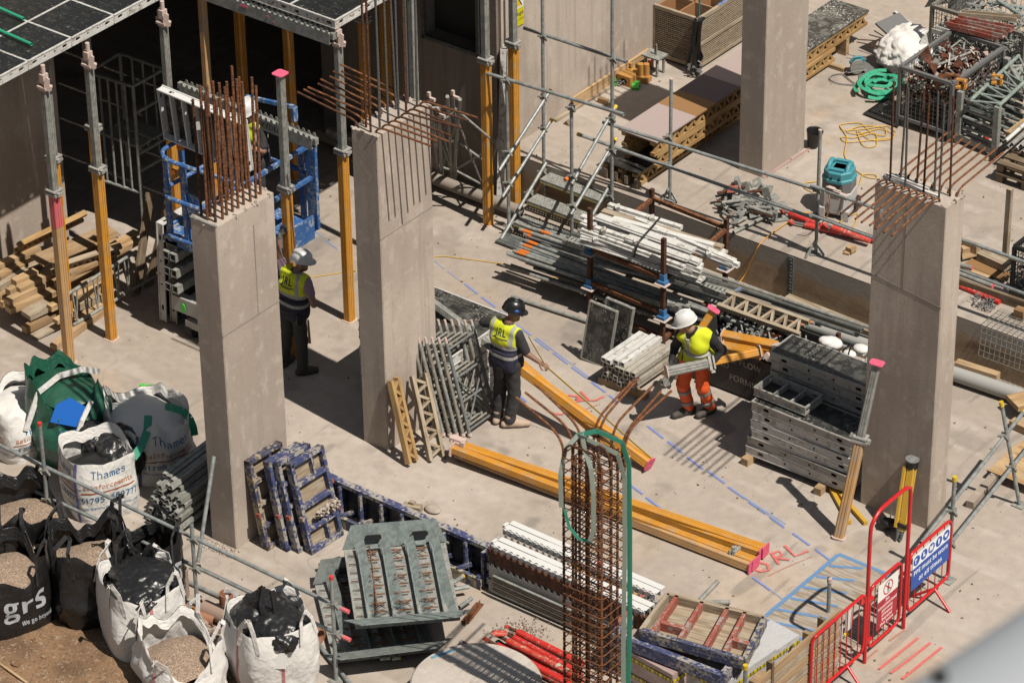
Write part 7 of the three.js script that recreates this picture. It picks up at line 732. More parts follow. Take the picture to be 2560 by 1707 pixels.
{ // red barrier
  const t = thing('pedestrian_barrier', 'red steel pedestrian barrier with a raised gate arch and safety signs', 'barrier', [7.45, 0, 2.6]), r = .02, T = (n, pts, rad = r) => W(t, n, M.redPaint, path(pts, rad, 8, pts.length * 6)); const rc = (n, x, z0, z1, y0, y1, c = .12, rad = r) => T(n, [[x, y0 + c, z0], [x, y0 + .02, z0 - c * .3], [x, y0, z0 - c], [x, y0, z1 + c], [x, y0 + .02, z1 + c * .3], [x, y0 + c, z1], [x, y1 - c, z1], [x, y1 - .02, z1 + c * .3], [x, y1, z1 + c], [x, y1, z0 - c], [x, y1 - .02, z0 - c * .3], [x, y1 - c, z0], [x, y0 + c, z0]], rad);
  T('gate_arch', [[7.45, 0, 3.06], [7.45, 1, 3.06], [7.45, 1.82, 3.06], [7.45, 1.95, 3.0], [7.45, 2.02, 2.85], [7.45, 2.02, 2.45], [7.45, 2.0, 2.3], [7.45, 1.9, 2.24], [7.45, 1, 2.24], [7.45, 0, 2.24]], .024);
  rc('gate_frame', 7.42, 2.96, 2.3, .12, .98); for (let i = 1; i < 6; i++) W(t, 'gate_bar', M.redPaint, cyl([7.42, .13, 2.96 - i * .11], [7.42, .97, 2.96 - i * .11], .007, 6));
  for (const y of [.28, .85]) W(t, 'hinge', M.redPaint, box(.05, .04, .12, 7.44, y, 3.0));
  rc('barrier_frame', 7.46, 2.2, 1.3, .2, 1.02); for (let i = 1; i < 6; i++) W(t, 'barrier_bar', M.redPaint, cyl([7.46, .21, 2.2 - i * .15], [7.46, 1.0, 2.2 - i * .15], .007, 6)); rc('barrier_frame', 7.46, 4.2, 3.12, .2, 1.02); for (let i = 1; i < 9; i++) W(t, 'barrier_bar', M.redPaint, path([[7.46, .21, 3.12 + i * .12], [7.46, .6, 3.12 + i * .12 + (i === 2 ? .03 : 0)], [7.46, 1.0, 3.12 + i * .12]], .007, 6));
  for (const z of [1.6, 3.45]) { W(t, 'foot', M.redPaint, cyl([7.46, .2, z], [7.72, .01, z + .06], .018, 8)); W(t, 'foot', M.redPaint, cyl([7.46, .2, z], [7.2, .01, z + .06], .018, 8)); } W(t, 'corner_gusset', M.redPaint, [ext(shape([[0, 0], [.12, 0], [0, .14]]), .012).rotateY(Math.PI / 2).translate(7.455, .9, 3.22)]);
  const s1 = letter('', 320, 512, (g, w, h) => { g.fillStyle = '#e6e4e0'; g.fillRect(0, 0, w, h); g.fillStyle = '#a81830'; g.fillRect(0, 190, w, 322); g.strokeStyle = '#b01c2c'; g.lineWidth = 14; g.beginPath(); g.arc(160, 96, 70, 0, 7); g.stroke(); g.fillStyle = '#2c2a28'; g.beginPath(); g.arc(168, 62, 14, 0, 7); g.fill(); g.fillRect(148, 78, 30, 44); g.fillRect(150, 120, 10, 30); g.fillRect(166, 120, 10, 30); g.beginPath(); g.moveTo(110, 50); g.lineTo(210, 142); g.stroke(); g.fillStyle = '#efe6e2'; g.font = 'bold 46px sans-serif'; g.textAlign = 'center';['No', 'unauthorised', 'persons', 'allowed', 'beyond', 'this point'].forEach((q, i) => g.fillText(q, 160, 240 + i * 50, 300)); });
  const s2 = letter('', 640, 400, (g, w, h) => { g.fillStyle = '#1c4fa4'; g.fillRect(0, 0, w, h); g.fillStyle = '#e8eaee'; g.fillRect(0, 0, w, 150); for (let i = 0; i < 5; i++) { const x = 66 + i * 127; g.fillStyle = '#1c4fa4'; g.beginPath(); g.arc(x, 76, 56, 0, 7); g.fill(); g.fillStyle = '#e8eaee'; if (i === 0) { g.fillRect(x - 28, 50, 34, 20); g.fillRect(x - 22, 74, 14, 34); } else if (i === 1) { g.fillRect(x - 16, 44, 20, 44); g.fillRect(x - 16, 84, 42, 18); } else if (i === 2) { g.fillRect(x - 30, 44, 16, 60); g.fillRect(x + 14, 44, 16, 60); g.fillRect(x - 12, 52, 24, 52); } else if (i === 3) { g.fillRect(x - 14, 44, 30, 26); g.fillRect(x - 10, 70, 22, 34); } else { g.fillRect(x - 30, 58, 60, 14); g.beginPath(); g.arc(x, 80, 22, 0, 7); g.fill(); } } g.fillStyle = '#e8eaee'; g.font = 'bold 74px sans-serif'; g.textAlign = 'center'; g.fillText('PPE must be worn', 320, 240, 590); g.fillText('at all times', 320, 340, 480); });
  const sg = (l, tx, z0, z1, y0, y1, x) => { const o = thing('safety_sign', l, 'sign', [x, y0, z0]); W(o, 'board', M.whiteClean, box(.004, y1 - y0, z0 - z1, x, (y0 + y1) / 2, (z0 + z1) / 2)); W(o, 'print', mat([1.2, 1.2, 1.2], .45, { map: tx }), quad([x + .005, y0, z0], [x + .005, y0, z1], [x + .005, y1, z1], [x + .005, y1, z0])); };
  sg('red and white sign forbidding unauthorised persons, fixed to the gate', s1, 2.83, 2.41, .3, .93, 7.445); sg('blue and white PPE sign fixed to the barrier', s2, 2.17, 1.37, .5, .98, 7.485); solo('paper_notice', 'plain white paper notice on the barrier beside the timber fence', 'notice', M.whiteClean, [box(.003, .26, .14, 7.44, .8, 3.42), box(.003, .22, .08, 7.44, .72, 3.58)], [7.44, .8, 3.42]);
}
{ // slatted fence panel and oddments by the frame edge
  const t = thing('slatted_fence', 'weathered timber slat panel leaning at the barrier, cut by the frame', 'fence', [7.42, 0, 4.4]); for (let i = 0; i < 7; i++) W(t, 'slat', i % 2 ? M.greyWood : M.wood2, bar([7.44, .22 + i * .135, 3.62], [7.36, .18 + i * .12, 5.9], .022, .105, [1, 0, 0].map((q, k) => k === 1 ? 1 : 0))); for (const z of [3.9, 4.9, 5.7]) W(t, 'batten', M.oldWood, bar([7.38, 0, z], [7.38, 1.1, z], .04, .08));
  solo('timber_block', 'square timber behind the top of the slatted panel', 'timber block', M.wood2, box(.14, .3, .06, 7.1, .5, 3.7), [7.1, .4, 3.7]); solo('timber_block', 'timber block behind the slatted panel near the wrapped packs', 'timber block', M.wood2, box(.1, .14, .24, 6.9, .3, 4.4), [6.9, .3, 4.4]);
  const cb = thing('scaffold_tube', 'pale green tube with a yellow cap behind the red barrier bars', 'scaffold tube', [7.15, .2, 3.2]); W(cb, 'tube', tint(M.galvDull, .6, .8, .72), pipe([7.063,0.15,3.128], [7.097,0.18,2.945], .035, .026)); W(cb, 'cap', M.yellowCap, cyl([7.093,0.18,2.98], [7.101,0.18,2.909], .04, 12)); solo('blue_crate', 'blue crate edge behind the red barrier bars', 'crate', M.blue2, [box(.4, .06, .3, 6.95, .05, 3.5), box(.3, .05, .06, 6.9, .12, 3.4)], [6.95, 0, 3.5]);
  // side rails at the right
  const g = thing('guard_rail', 'tube guard rail with yellow-capped posts beside the red barrier', 'guard rail', [7.35, 0, 1.1]); const T = (n, a, b) => tubeTo(g, n, a, b); T('post', [7.36, 0, 1.13], [7.37, 1.46, 1.13]); T('post', [7.23, 0, -.72], [6.97, 1.46, -.56]); W(g, 'cap', M.yellowCap, cyl([7.37, 1.42, 1.13], [7.37, 1.48, 1.13], .03)); W(g, 'cap', M.yellowCap, cyl([6.98, 1.41, -.565], [6.965, 1.475, -.56], .03)); T('rail', [7.42, 1.0, 1.9], [6.94, 1.0, -1.2]); T('rail', [7.46, .55, 1.75], [7.0, .56, -1.6]); W(g, 'cap', M.yellowCap, cyl([6.95, 1.0, -1.14], [6.94, 1.0, -1.22], .03)); for (const p of [[7.37, 1.0, 1.13], [7.37, .55, 1.13], [7.03, 1.0, -.58], [7.13, .56, -.65]]) coupler(g, p); W(g, 'base_plate', M.galvDull, [box(.16, .01, .16, 7.36, .01, 1.13)]); W(g, 'base_plate', M.galvDull, box(.16, .01, .16, 7.23, .01, -.72));
  solo('plywood_sheet', 'large pale plywood sheet raised on timbers at the frame edge', 'plywood', M.wood3, quad([6.633,0.14,-0.951], [7.316,0.14,-0.946], [6.674,0.14,-2.024], [6.602,0.14,-1.583]), [6.752,0.1,-1.339]); solo('timber_bearer', 'timber under the large plywood sheet at the frame edge', 'timber', M.conc, bar([6.732,0.06,-0.949], [6.672,0.06,-1.069], .1, .12), [6.689,0,-1.027]); solo('timber_block', 'timber block stack at the frame edge above the plywood sheet', 'timber block', M.wood3, [bar([6.139,0.2,-2.335], [6.269,0.2,-2.569], .3, .07)], [5.989,0,-2.607]); solo('timber_block', 'lower timber of the block stack at the frame edge', 'timber block', M.wood, bar([6.251,0.06,-2.154], [6.489,0.06,-2.134], .12, .1), [6.207,0,-2.235]); solo('timber_bearer', 'pale square timber lying on the floor beside the wide column', 'timber', tint(M.conc, 1.1, 1.05, 1), bar([6.783,0.05,-0.296], [6.707,0.05,-0.972], .1, .1), [6.747,0,-0.359]);
}
// ================================================================ PAINT MARKS, kept as parts of the floor
{ const sprayT = tex(256, 64, (u, v) => { const e = Math.sin(Math.PI * v); return sst(.25, .85, e * (.75 + .5 * vn(u * 40, v * 10, 40, 10)) * (.7 + .45 * fbm(u, v, 12, 6, 3))); }, true); sprayT.wrapT = THREE.ClampToEdgeWrapping;
  const sp = (c, k = 1) => { const m = mat(c, .9, { alphaMap: sprayT, transparent: true }); m.opacity = k; return m; }; const blue = sp([.2, .28, .66], .85), blueF = sp([.3, .4, .66], .45), red = sp([.75, .17, .15], .85), redF = sp([.62, .26, .2], .6); let lift = .004;
  function stroke(pts, w, m, name) { const pos = [], uv = [], idx = []; let L = 0; for (let i = 0; i < pts.length; i++) { const a = pts[Math.max(0, i - 1)], b = pts[Math.min(pts.length - 1, i + 1)], d = V3(sub(b, a)).normalize(), n = [d.z * w / 2, 0, -d.x * w / 2]; if (i) L += len(sub(pts[i], pts[i - 1])); const y = lift; pos.push(pts[i][0] + n[0], y + (pts[i][1] > .3 ? .69 : 0), pts[i][2] + n[2], pts[i][0] - n[0], y + (pts[i][1] > .3 ? .69 : 0), pts[i][2] - n[2]); uv.push(L, 0, L, 1); if (i) { const k = (i - 1) * 2; idx.push(k, k + 1, k + 2, k + 1, k + 3, k + 2); } } lift += .00025; const g = new THREE.BufferGeometry(); g.setAttribute('position', new THREE.Float32BufferAttribute(pos, 3)); g.setAttribute('uv', new THREE.Float32BufferAttribute(uv, 2)); g.setIndex(idx); g.computeVertexNormals(); const q = new THREE.Mesh(fix(g), m); q.name = name; q.receiveShadow = true; floor.add(q); }
  const dash = (...l) => l.forEach(([a, b]) => stroke([a, lerp3(a, b, .5), b], .05, blue, 'paint_dash')); const dashF = (...l) => l.forEach(([a, b]) => stroke([a, lerp3(a, b, .5), b], .045, blueF, 'paint_dash'));
  dashF([[-4.409,0,-0.851], [-4.147,0,-0.717]], [[-4.04,0,-0.67], [-3.753,0,-0.583]], [[-3.648,0,-0.537], [-3.344,0,-0.441]], [[-4.053,0,-0.679], [-3.744,0,-0.583]], [[-3.652,0,-0.552], [-3.356,0,-0.451]], [[-2.1,0,-0.991], [-1.853,0,-0.907]], [[-1.785,0,-0.885], [-1.478,0,-0.787]]);
  dash([[-1.398,0,-0.765], [-1.09,0,-0.662]], [[-1.004,0,-0.632], [-0.692,0,-0.536]], [[-0.587,0,-0.497], [-0.314,0,-0.399]], [[-0.211,0,-0.361], [0.113,0,-0.258]], [[0.207,0,-0.215], [0.526,0,-0.114]], [[0.601,0,-0.094], [0.923,0,0.015]], [[1,0,0.038], [1.309,0,0.133]], [[1.421,0,0.173], [1.711,0,0.262]], [[1.79,0,0.289], [1.982,0,0.361]], [[2.592,0,0.571], [2.923,0,0.682]], [[2.998,0,0.702], [3.3,0,0.805]], [[3.398,0,0.847], [3.713,0,0.945]], [[3.781,0,0.944], [4.107,0,1.044]], [[4.179,0,1.078], [4.486,0,1.165]], [[4.57,0,1.199], [4.875,0,1.277]], [[4.953,0,1.306], [5.22,0,1.39]], [[5.364,0,1.424], [5.67,0,1.513]], [[5.763,0,1.537], [6.03,0,1.623]], [[3.16,0,1.75], [3.44,0,1.834]], [[3.51,0,1.864], [3.812,0,1.956]], [[5.104,0,2.361], [5.41,0,2.429]], [[5.49,0,2.459], [5.813,0,2.548]], [[0.057,0,0.703], [0.24,0,0.767]], [[0.861,0,0.98], [1.039,0,1.042]], [[0.546,0,0.867], [0.67,0,0.949]]);
  dashF([[4.479,0,1.156], [5.199,0,1.359]], [[5.828,0,2.546], [6.02,0,2.603]], [[0.208,0,-0.261], [1.343,0,0.1]], [[4.462,0,1.145], [5.197,0,1.313]]);
  const J = (n, ...s) => s.forEach(p => stroke(p, .06, red, n));
  J('paint_letter', [[1.242,0,0.719], [1.394,0,0.842], [1.526,0,0.893], [1.587,0,0.912], [1.576,0,1.005], [1.476,0,1.059]], [[1.367,0,0.604], [1.478,0,0.564], [1.588,0,0.633]], [[1.46,0,0.556], [1.555,0,0.572], [1.551,0,0.661], [1.495,0,0.681]], [[1.54,0,0.647], [1.636,0,0.555]], [[1.443,0,0.439], [1.676,0,0.546], [1.726,0,0.488], [1.757,0,0.357]]); stroke([[1.681,0,0.927], [1.744,0,0.731], [1.822,0,0.523]], .03, redF, 'paint_line');
  J('paint_letter', [[5.363,0,2.167], [5.488,0,2.142], [5.567,0,2.22], [5.511,0,2.308], [5.439,0,2.316]], [[5.387,0,1.919], [5.599,0,2.059]], [[5.406,0,1.928], [5.444,0,1.83], [5.511,0,1.872], [5.503,0,1.994]], [[5.501,0,1.972], [5.65,0,1.907]], [[5.433,0,1.699], [5.661,0,1.807], [5.727,0,1.619]]); stroke([[5.626,0,2.326], [5.698,0,2.054], [5.794,0,1.776]], .03, redF, 'paint_line'); stroke([[5.797,0,1.761], [5.823,0,1.685]], .025, redF, 'paint_line');
  J('paint_line', [[7.658,0,3.074], [7.678,0,2.688], [7.696,0,2.301]], [[7.806,0,3.057], [7.837,0,2.681], [7.859,0,2.292]], [[7.968,0,3.07], [7.989,0,2.693], [8.01,0,2.29]]); for (const q of [[[7.439,0,3.036], [7.446,0,2.766]], [[7.461,0,2.547], [7.492,0,2.259]]]) stroke(q, .05, redF, 'paint_line');
  stroke([[.87, .69, -4.48], [.9, .69, -5.0], [.92, .69, -5.55]], .06, sp([.6, .3, .27], .5), 'paint_line'); stroke([[3.015,0.69,-6.725], [3.302,0.69,-6.732], [3.615,0.69,-6.759]], .03, redF, 'paint_line');
  // blue-edged plywood cover
  const hatch = solo('hatch_cover', 'large plywood cover on the floor edged and striped with blue spray paint', 'floor cover', tint(M.greyWood, 1.05, 1.12, 1.3), [box(1.15, .02, 1.75, 6.62, .014, 2.32)], [6.6, .01, 2.3]); const hb2 = sp([.14, .32, .6], .8), hl = (a, b, w) => { const l0 = lift; lift = .028 + (lift % .002); stroke([a, lerp3(a, b, .5), b], w, hb2, 'paint_stripe'); const q = floor.children.pop(); q.position.set(-6.6, -.01, -2.3); hatch.add(q); lift = l0 + .0002; };
  hl([6.06, 0, 1.48], [6.06, 0, 3.18], .09); hl([6.06, 0, 1.48], [7.15, 0, 1.48], .09); for (let i = 0; i < 6; i++) hl([6.1, 0, 1.75 + i * .27], [6.45 + .06 * i, 0, 1.6 + i * .27 - .05], .075); hl([6.12, 0, 3.1], [6.7, 0, 3.15], .08);
  solo('green_tag', 'bright green plastic tag dropped on the open floor', 'tag', M.greenBright, [ext(shape(ell(0, 0, .05, .035)), .008).rotateX(-Math.PI / 2).translate(...[-3.141,0.004,3.669]), bar([-3.118,0.008,3.651], [-3.061,0.008,3.574], .012, .006)], [-3.145,0,3.665]); solo('red_scrap', 'small red plastic cap lying on the raised slab', 'cap', M.redCap, cyl([2.691,0.7,-7.296], [2.746,0.72,-7.234], .035, 10), [2.682,0.69,-7.312]);
  const bits = []; for (let i = 0; i < 700; i++) { const x = rr(-4.5, 8), z = rr(-2.8, 6.6); bits.push(boxUV(new THREE.TetrahedronGeometry(Math.pow(rnd(), 2.5) * .022 + .005, 0).rotateX(rr(0, 3)).rotateY(rr(0, 3)).translate(x, .006, z))); } for (let i = 0; i < 260; i++) bits.push(boxUV(new THREE.TetrahedronGeometry(Math.pow(rnd(), 2.5) * .02 + .005, 0).rotateX(rr(0, 3)).translate(rr(-2, 6), S69 + .006, rr(-9, -3.1)))); solo('floor_debris', 'tiny chips of concrete and timber strewn over the floors', 'debris', M.oldWood, bits, [1, 0, 1]).userData.kind = 'stuff';
}

// ================================================================ PEOPLE
function nets(f, lo, hi, c) { // smooth surface of f < 0 on a grid of cell c
  const n = [0, 1, 2].map(i => Math.ceil((hi[i] - lo[i]) / c) + 1), V = new Float32Array(n[0] * n[1] * n[2]), at = (i, j, k) => i + n[0] * (j + n[1] * k);
  for (let k = 0; k < n[2]; k++) for (let j = 0; j < n[1]; j++) for (let i = 0; i < n[0]; i++) V[at(i, j, k)] = f(lo[0] + i * c, lo[1] + j * c, lo[2] + k * c);
  const id = new Int32Array(V.length).fill(-1), pos = [], idx = [], E = [[0, 1], [2, 3], [4, 5], [6, 7], [0, 2], [1, 3], [4, 6], [5, 7], [0, 4], [1, 5], [2, 6], [3, 7]];
  for (let k = 0; k < n[2] - 1; k++) for (let j = 0; j < n[1] - 1; j++) for (let i = 0; i < n[0] - 1; i++) { const v = []; let m = 0; for (let q = 0; q < 8; q++) { v.push(V[at(i + (q & 1), j + (q >> 1 & 1), k + (q >> 2))]); if (v[q] < 0) m |= 1 << q; } if (m === 0 || m === 255) continue; let s = [0, 0, 0], cnt = 0; for (const [a, b] of E) { if ((v[a] < 0) === (v[b] < 0)) continue; const t = v[a] / (v[a] - v[b]); for (let d = 0; d < 3; d++) { const A = a >> d & 1, B = b >> d & 1; s[d] += A + (B - A) * t; } cnt++; } id[at(i, j, k)] = pos.length / 3; pos.push(lo[0] + (i + s[0] / cnt) * c, lo[1] + (j + s[1] / cnt) * c, lo[2] + (k + s[2] / cnt) * c); }
  for (let k = 1; k < n[2] - 1; k++) for (let j = 1; j < n[1] - 1; j++) for (let i = 1; i < n[0] - 1; i++) { const a = V[at(i, j, k)]; const fc = (b, q) => { if ((a < 0) === (b < 0)) return; if (q.some(x => x < 0)) return; if (a < 0) idx.push(q[0], q[1], q[2], q[0], q[2], q[3]); else idx.push(q[0], q[2], q[1], q[0], q[3], q[2]); };
    fc(V[at(i + 1, j, k)], [id[at(i, j - 1, k - 1)], id[at(i, j, k - 1)], id[at(i, j, k)], id[at(i, j - 1, k)]]); fc(V[at(i, j + 1, k)], [id[at(i - 1, j, k - 1)], id[at(i - 1, j, k)], id[at(i, j, k)], id[at(i, j, k - 1)]]); fc(V[at(i, j, k + 1)], [id[at(i - 1, j - 1, k)], id[at(i, j - 1, k)], id[at(i, j, k)], id[at(i - 1, j, k)]]); }
  const g = new THREE.BufferGeometry(), nr = [], e = c * .6; for (let i = 0; i < pos.length; i += 3) { const [x, y, z] = [pos[i], pos[i + 1], pos[i + 2]], d = new THREE.Vector3(f(x + e, y, z) - f(x - e, y, z), f(x, y + e, z) - f(x, y - e, z), f(x, y, z + e) - f(x, y, z - e)).normalize(); nr.push(d.x, d.y, d.z); }
  g.setAttribute('position', new THREE.Float32BufferAttribute(pos, 3)); g.setAttribute('normal', new THREE.Float32BufferAttribute(nr, 3)); g.setAttribute('uv', new THREE.Float32BufferAttribute(new Float32Array(pos.length / 3 * 2), 2)); g.setIndex(idx); return g;
}
const capd = (x, y, z, b) => { const [a, ra, q, rb] = b, bx = q[0] - a[0], by = q[1] - a[1], bz = q[2] - a[2], px = x - a[0], py = y - a[1], pz = z - a[2]; let t = (px * bx + py * by + pz * bz) / (bx * bx + by * by + bz * bz + 1e-9); t = t < 0 ? 0 : t > 1 ? 1 : t; return Math.hypot(px - t * bx, py - t * by, pz - t * bz) - ra - (rb - ra) * t; };
const blend = (bones, k) => (x, y, z) => { let d = 9; for (const b of bones) { const e = capd(x, y, z, b); if (e - d > k) continue; if (d - e > k) { d = e; continue; } const h = .5 + .5 * (d - e) / k; d = d + (e - d) * h - k * h * (1 - h); } return d; };
const bounds = (bones, pad) => { const lo = [9, 9, 9], hi = [-9, -9, -9]; for (const [a, ra, b, rb] of bones) for (let i = 0; i < 3; i++) { lo[i] = Math.min(lo[i], a[i] - ra - pad, b[i] - rb - pad); hi[i] = Math.max(hi[i], a[i] + ra + pad, b[i] + rb + pad); } return [lo, hi]; };
const fold = (x, y, z, s = 9, k = 0) => (vn(x * s + 40 + k, y * s * 1.6 + z * s * .7 + 40) - .5) * .6 + (vn(x * s * 2.3 + z * 5 + 90, y * s * 2 + 70) - .5) * .4;
function handBones(w, dir, palmN, curl) { // wrist, finger direction, palm normal
  const d = V3(dir).normalize(), n = V3(palmN).normalize(), s = d.clone().cross(n).normalize(), o = []; const P = (a, b, c) => V3(w).addScaledVector(d, a).addScaledVector(s, b).addScaledVector(n, c).toArray();
  for (let i = 0; i < 4; i++) o.push([P(.01, -.024 + i * .016, 0), .014, P(.085, -.03 + i * .02, 0), .012]);
  const L = [.066, .076, .072, .056]; for (let i = 0; i < 4; i++) { const b = -.03 + i * .02; let a = P(.088, b, 0), an = curl * .5, p = [.088, b, 0]; for (let j = 0; j < 3; j++) { const l = L[i] * [.45, .32, .26][j]; const q = [p[0] + Math.cos(an) * l, b * (1 + .08 * j), p[2] + Math.sin(an) * l]; o.push([P(...p), .0092 - j * .0006, P(...q), .0088 - j * .0006]); p = q; an += curl; } }
  o.push([P(.025, -.03, .006), .012, P(.055, -.055, .02), .0105], [P(.055, -.055, .02), .01, P(.078, -.058, .04), .009], [P(.078, -.058, .04), .009, P(.095, -.045, .052), .008]); return o;
}
function hatParts(t, c, yaw, m, tilt = 0, badge) { const o = new THREE.Group(); o.name = 'helmet'; o.position.set(...c); o.rotation.set(0, yaw, 0); o.rotateX(tilt); t.add(o); const prof = [[.001, .148], [.03, .146], [.06, .136], [.09, .112], [.112, .075], [.122, .03], [.126, .0], [.13, -.004], [.12, -.004]].map(q => new THREE.Vector2(...q)); const sh = new THREE.LatheGeometry(prof.reverse(), 28); sh.scale(.98, 1, 1.16); part(o, 'shell', m, fix(toCreasedNormals(sh, .9))); part(o, 'ridge', m, [path([[0, .12, -.1], [0, .152, -.04], [0, .155, .03], [0, .13, .09]], .012, 8), path([[.035, .112, -.1], [.035, .145, -.03], [.035, .145, .03], [.035, .12, .09]], .006, 6), path([[-.035, .112, -.1], [-.035, .145, -.03], [-.035, .145, .03], [-.035, .12, .09]], .006, 6)]);
  const bp = []; for (let i = 0; i <= 16; i++) { const a = -1.2 + 2.4 * i / 16; bp.push([Math.sin(a) * .128, Math.cos(a) * .148 + (.045 * Math.cos(a * 1.2))]); } for (let i = 16; i >= 0; i--) { const a = -1.2 + 2.4 * i / 16; bp.push([Math.sin(a) * .118, Math.cos(a) * .138]); } part(o, 'peak', m, ext(shape(bp), .008).rotateX(Math.PI / 2).rotateX(.12).translate(0, .006, 0)); if (badge) part(o, 'badge', mat([.03, .12, .5], .4), fix(new THREE.SphereGeometry(.03, 12, 8).scale(.35, .7, 1.1).translate(-.112, .04, .03))); return o; }
const vestTex = letter('', 1024, 512, (g, w, h) => { for (let s = 0; s < 2; s++) { const o = s * 512; g.fillStyle = '#c3cc1a'; g.fillRect(o, 0, 512, 512); g.fillStyle = '#1b1d33'; g.fillRect(o, 268, 512, 244); g.fillStyle = '#9c9d9b'; g.fillRect(o, 252, 512, 34); g.fillRect(o, 340, 512, 30); for (const x of [108, 362]) { g.fillRect(o + x, 0, 42, 258); } g.fillStyle = 'rgba(60,60,70,.25)'; for (let i = 0; i < 90; i++) g.fillRect(o + rr(0, 512), rr(0, 512), rr(2, 7), rr(20, 90)); if (!s) { g.fillStyle = '#15203a'; g.font = 'bold 88px sans-serif'; g.textAlign = 'center'; g.fillText('JRL', o + 256, 176, 190); g.fillRect(o + 160, 190, 190, 9); g.fillRect(o + 205, 203, 100, 5); } else { g.fillStyle = '#111'; g.fillRect(o + 250, 60, 12, 452); g.fillStyle = '#2a3526'; g.font = 'bold 40px sans-serif'; g.fillText('JRL', o + 300, 220); } } });
const vestM = mat([1.25, 1.25, 1.2], .8, { map: vestTex });
const vestFrontTex = null;
const skin = (r, g, b) => mat([r * 1.3, g * 1.3, b * 1.3], .55), teeShirt = mat([.03, .03, .032], .85), bootTan = mat([.5, .38, .29], .85), bootDark = mat([.07, .06, .052], .75);
function person(label, at, J, o) {
  const t = thing('person', label, 'person', at), th = o.face, F = [Math.sin(th), 0, Math.cos(th)], Rt = [Math.cos(th), 0, -Math.sin(th)], L = p => sub(p, at), B = [], mid = (a, b, f = .5) => lerp3(a, b, f);
  const j = {}; for (const k of Object.keys(J)) j[k] = L(J[k]);
  const hipC = mid(j.hipL, j.hipR), shC = mid(j.shL, j.shR), neck = j.neck, head = j.head, hf = [Math.sin(o.look), o.nod ?? 0, Math.cos(o.look)];
  const spine = mid(hipC, shC, .45);
  const torso = [[j.hipL, .108, j.hipR, .108], [add(mid(hipC, shC, .2), Rt, .06), .105, add(mid(hipC, shC, .2), Rt, -.06), .105], [add(spine, Rt, .065), .105, add(spine, Rt, -.065), .105], [add(mid(hipC, shC, .74), Rt, .085), .112, add(mid(hipC, shC, .74), Rt, -.085), .112], [mid(j.shL, shC, .28), .072, mid(j.shR, shC, .28), .072], [hipC, .1, mid(hipC, shC, .8), .1]];
  const arms = ['L', 'R'].flatMap(s => [[j['sh' + s], .056, j['el' + s], .043], [j['el' + s], .042, j['wr' + s], .028]]);
  const legs = ['L', 'R'].flatMap(s => [[j['hip' + s], .088, j['kn' + s], .06], [j['kn' + s], .058, j['an' + s], .04]]);
  const hd = [[add(head, [0, .045, 0]), .088, add(head, hf, .012), .082], [add(head, [0, -.05, 0]), .066, add(add(head, hf, .035), [0, -.075, 0]), .042], [add(head, [0, -.08, 0]), .05, neck, .056], [neck, .055, add(shC, [0, -.02, 0]), .075], [add(add(head, hf, .088), [0, .012, 0]), .011, add(add(head, hf, .108), [0, -.022, 0]), .014]];
  const side = [Math.cos(o.look), 0, -Math.sin(o.look)]; for (const s of [-1, 1]) hd.push([add(add(head, side, s * .086), [0, .015, 0]), .014, add(add(head, side, s * .088), [0, -.02, 0]), .012]);
  const bodyB = [...torso, ...arms, ...legs, ...hd, ...['L', 'R'].map(s => [j['an' + s], .04, add(j['an' + s], [j['toe' + s][0] - j['an' + s][0], -.04, j['toe' + s][2] - j['an' + s][2]], .8), .03])];
  const bf = blend(bodyB, .022), [lo, hi] = bounds(bodyB, .02); const geos = [nets(bf, lo, hi, .0125)]; const hg = head; { const hb2 = blend(hd.slice(0, 3).concat(hd.slice(4)), .018), [l2, h2] = bounds(hd.slice(0, 2).concat(hd.slice(4)), .01); const hn = nets(hb2, l2, h2, .005); geos.push(hn); }
  for (const s of ['L', 'R']) { if (o['glove' + s]) continue; const hb3 = handBones(j['wr' + s], sub(J['hand' + s], J['wr' + s]), o['palm' + s] ?? [0, -1, 0], o.curl ?? .75), [l3, h3] = bounds(hb3, .008); geos.push(nets(blend(hb3, .008), l3, h3, .0042)); }
  const body = part(t, 'body', o.skin, geos);
  for (const s of ['L', 'R']) if (o['glove' + s]) { const hb3 = handBones(j['wr' + s], sub(J['hand' + s], J['wr' + s]), o['palm' + s] ?? [0, -1, 0], .8).map(([a, r, b, q]) => [a, r + .003, b, q + .003]); hb3.push([add(j['wr' + s], sub(J['el' + s], J['wr' + s]), .12), .036, j['wr' + s], .034]); const [l3, h3] = bounds(hb3, .008); part(t, 'glove', o['glove' + s], nets(blend(hb3, .008), l3, h3, .005)); }
  for (const s of [-1, 1]) part(t, 'eye', M.black, fix(new THREE.SphereGeometry(.009, 8, 6)).translate(...add(add(add(head, hf, .082), side, s * .033), [0, .015, 0])));
  // shirt with sleeves
  const shirtB = [...torso.map(([a, r, b, q]) => [a, r + .012, b, q + .012]), ...['L', 'R'].flatMap(s => { const e = o.sleeve ?? 1; const A = [[j['sh' + s], .072, mid(j['sh' + s], j['el' + s], Math.min(1, e * 1.0)), e < 1 ? .064 : .056]]; if (e > 1) A.push([j['el' + s], .057, mid(j['el' + s], j['wr' + s], .93), .042]); return A; }), [add(shC, [0, .0, 0]), .08, mid(shC, neck, .8), .062]];
  const sB = blend(shirtB, .03), [sl, sh] = bounds(shirtB, .03); part(t, 'shirt', o.shirt, nets((x, y, z) => Math.max(sB(x, y, z) + .012 * fold(x, y, z, 10, 3), hipC[1] - .03 - y), sl, sh, .0125));
  // trousers
  const trB = [[j.hipL, .118, j.hipR, .118], ...['L', 'R'].flatMap(s => [[j['hip' + s], .106, j['kn' + s], .082], [j['kn' + s], .08, add(j['an' + s], [0, .02, 0]), .072]])], tB = blend(trB, .03), [tl, th2] = bounds(trB, .03);
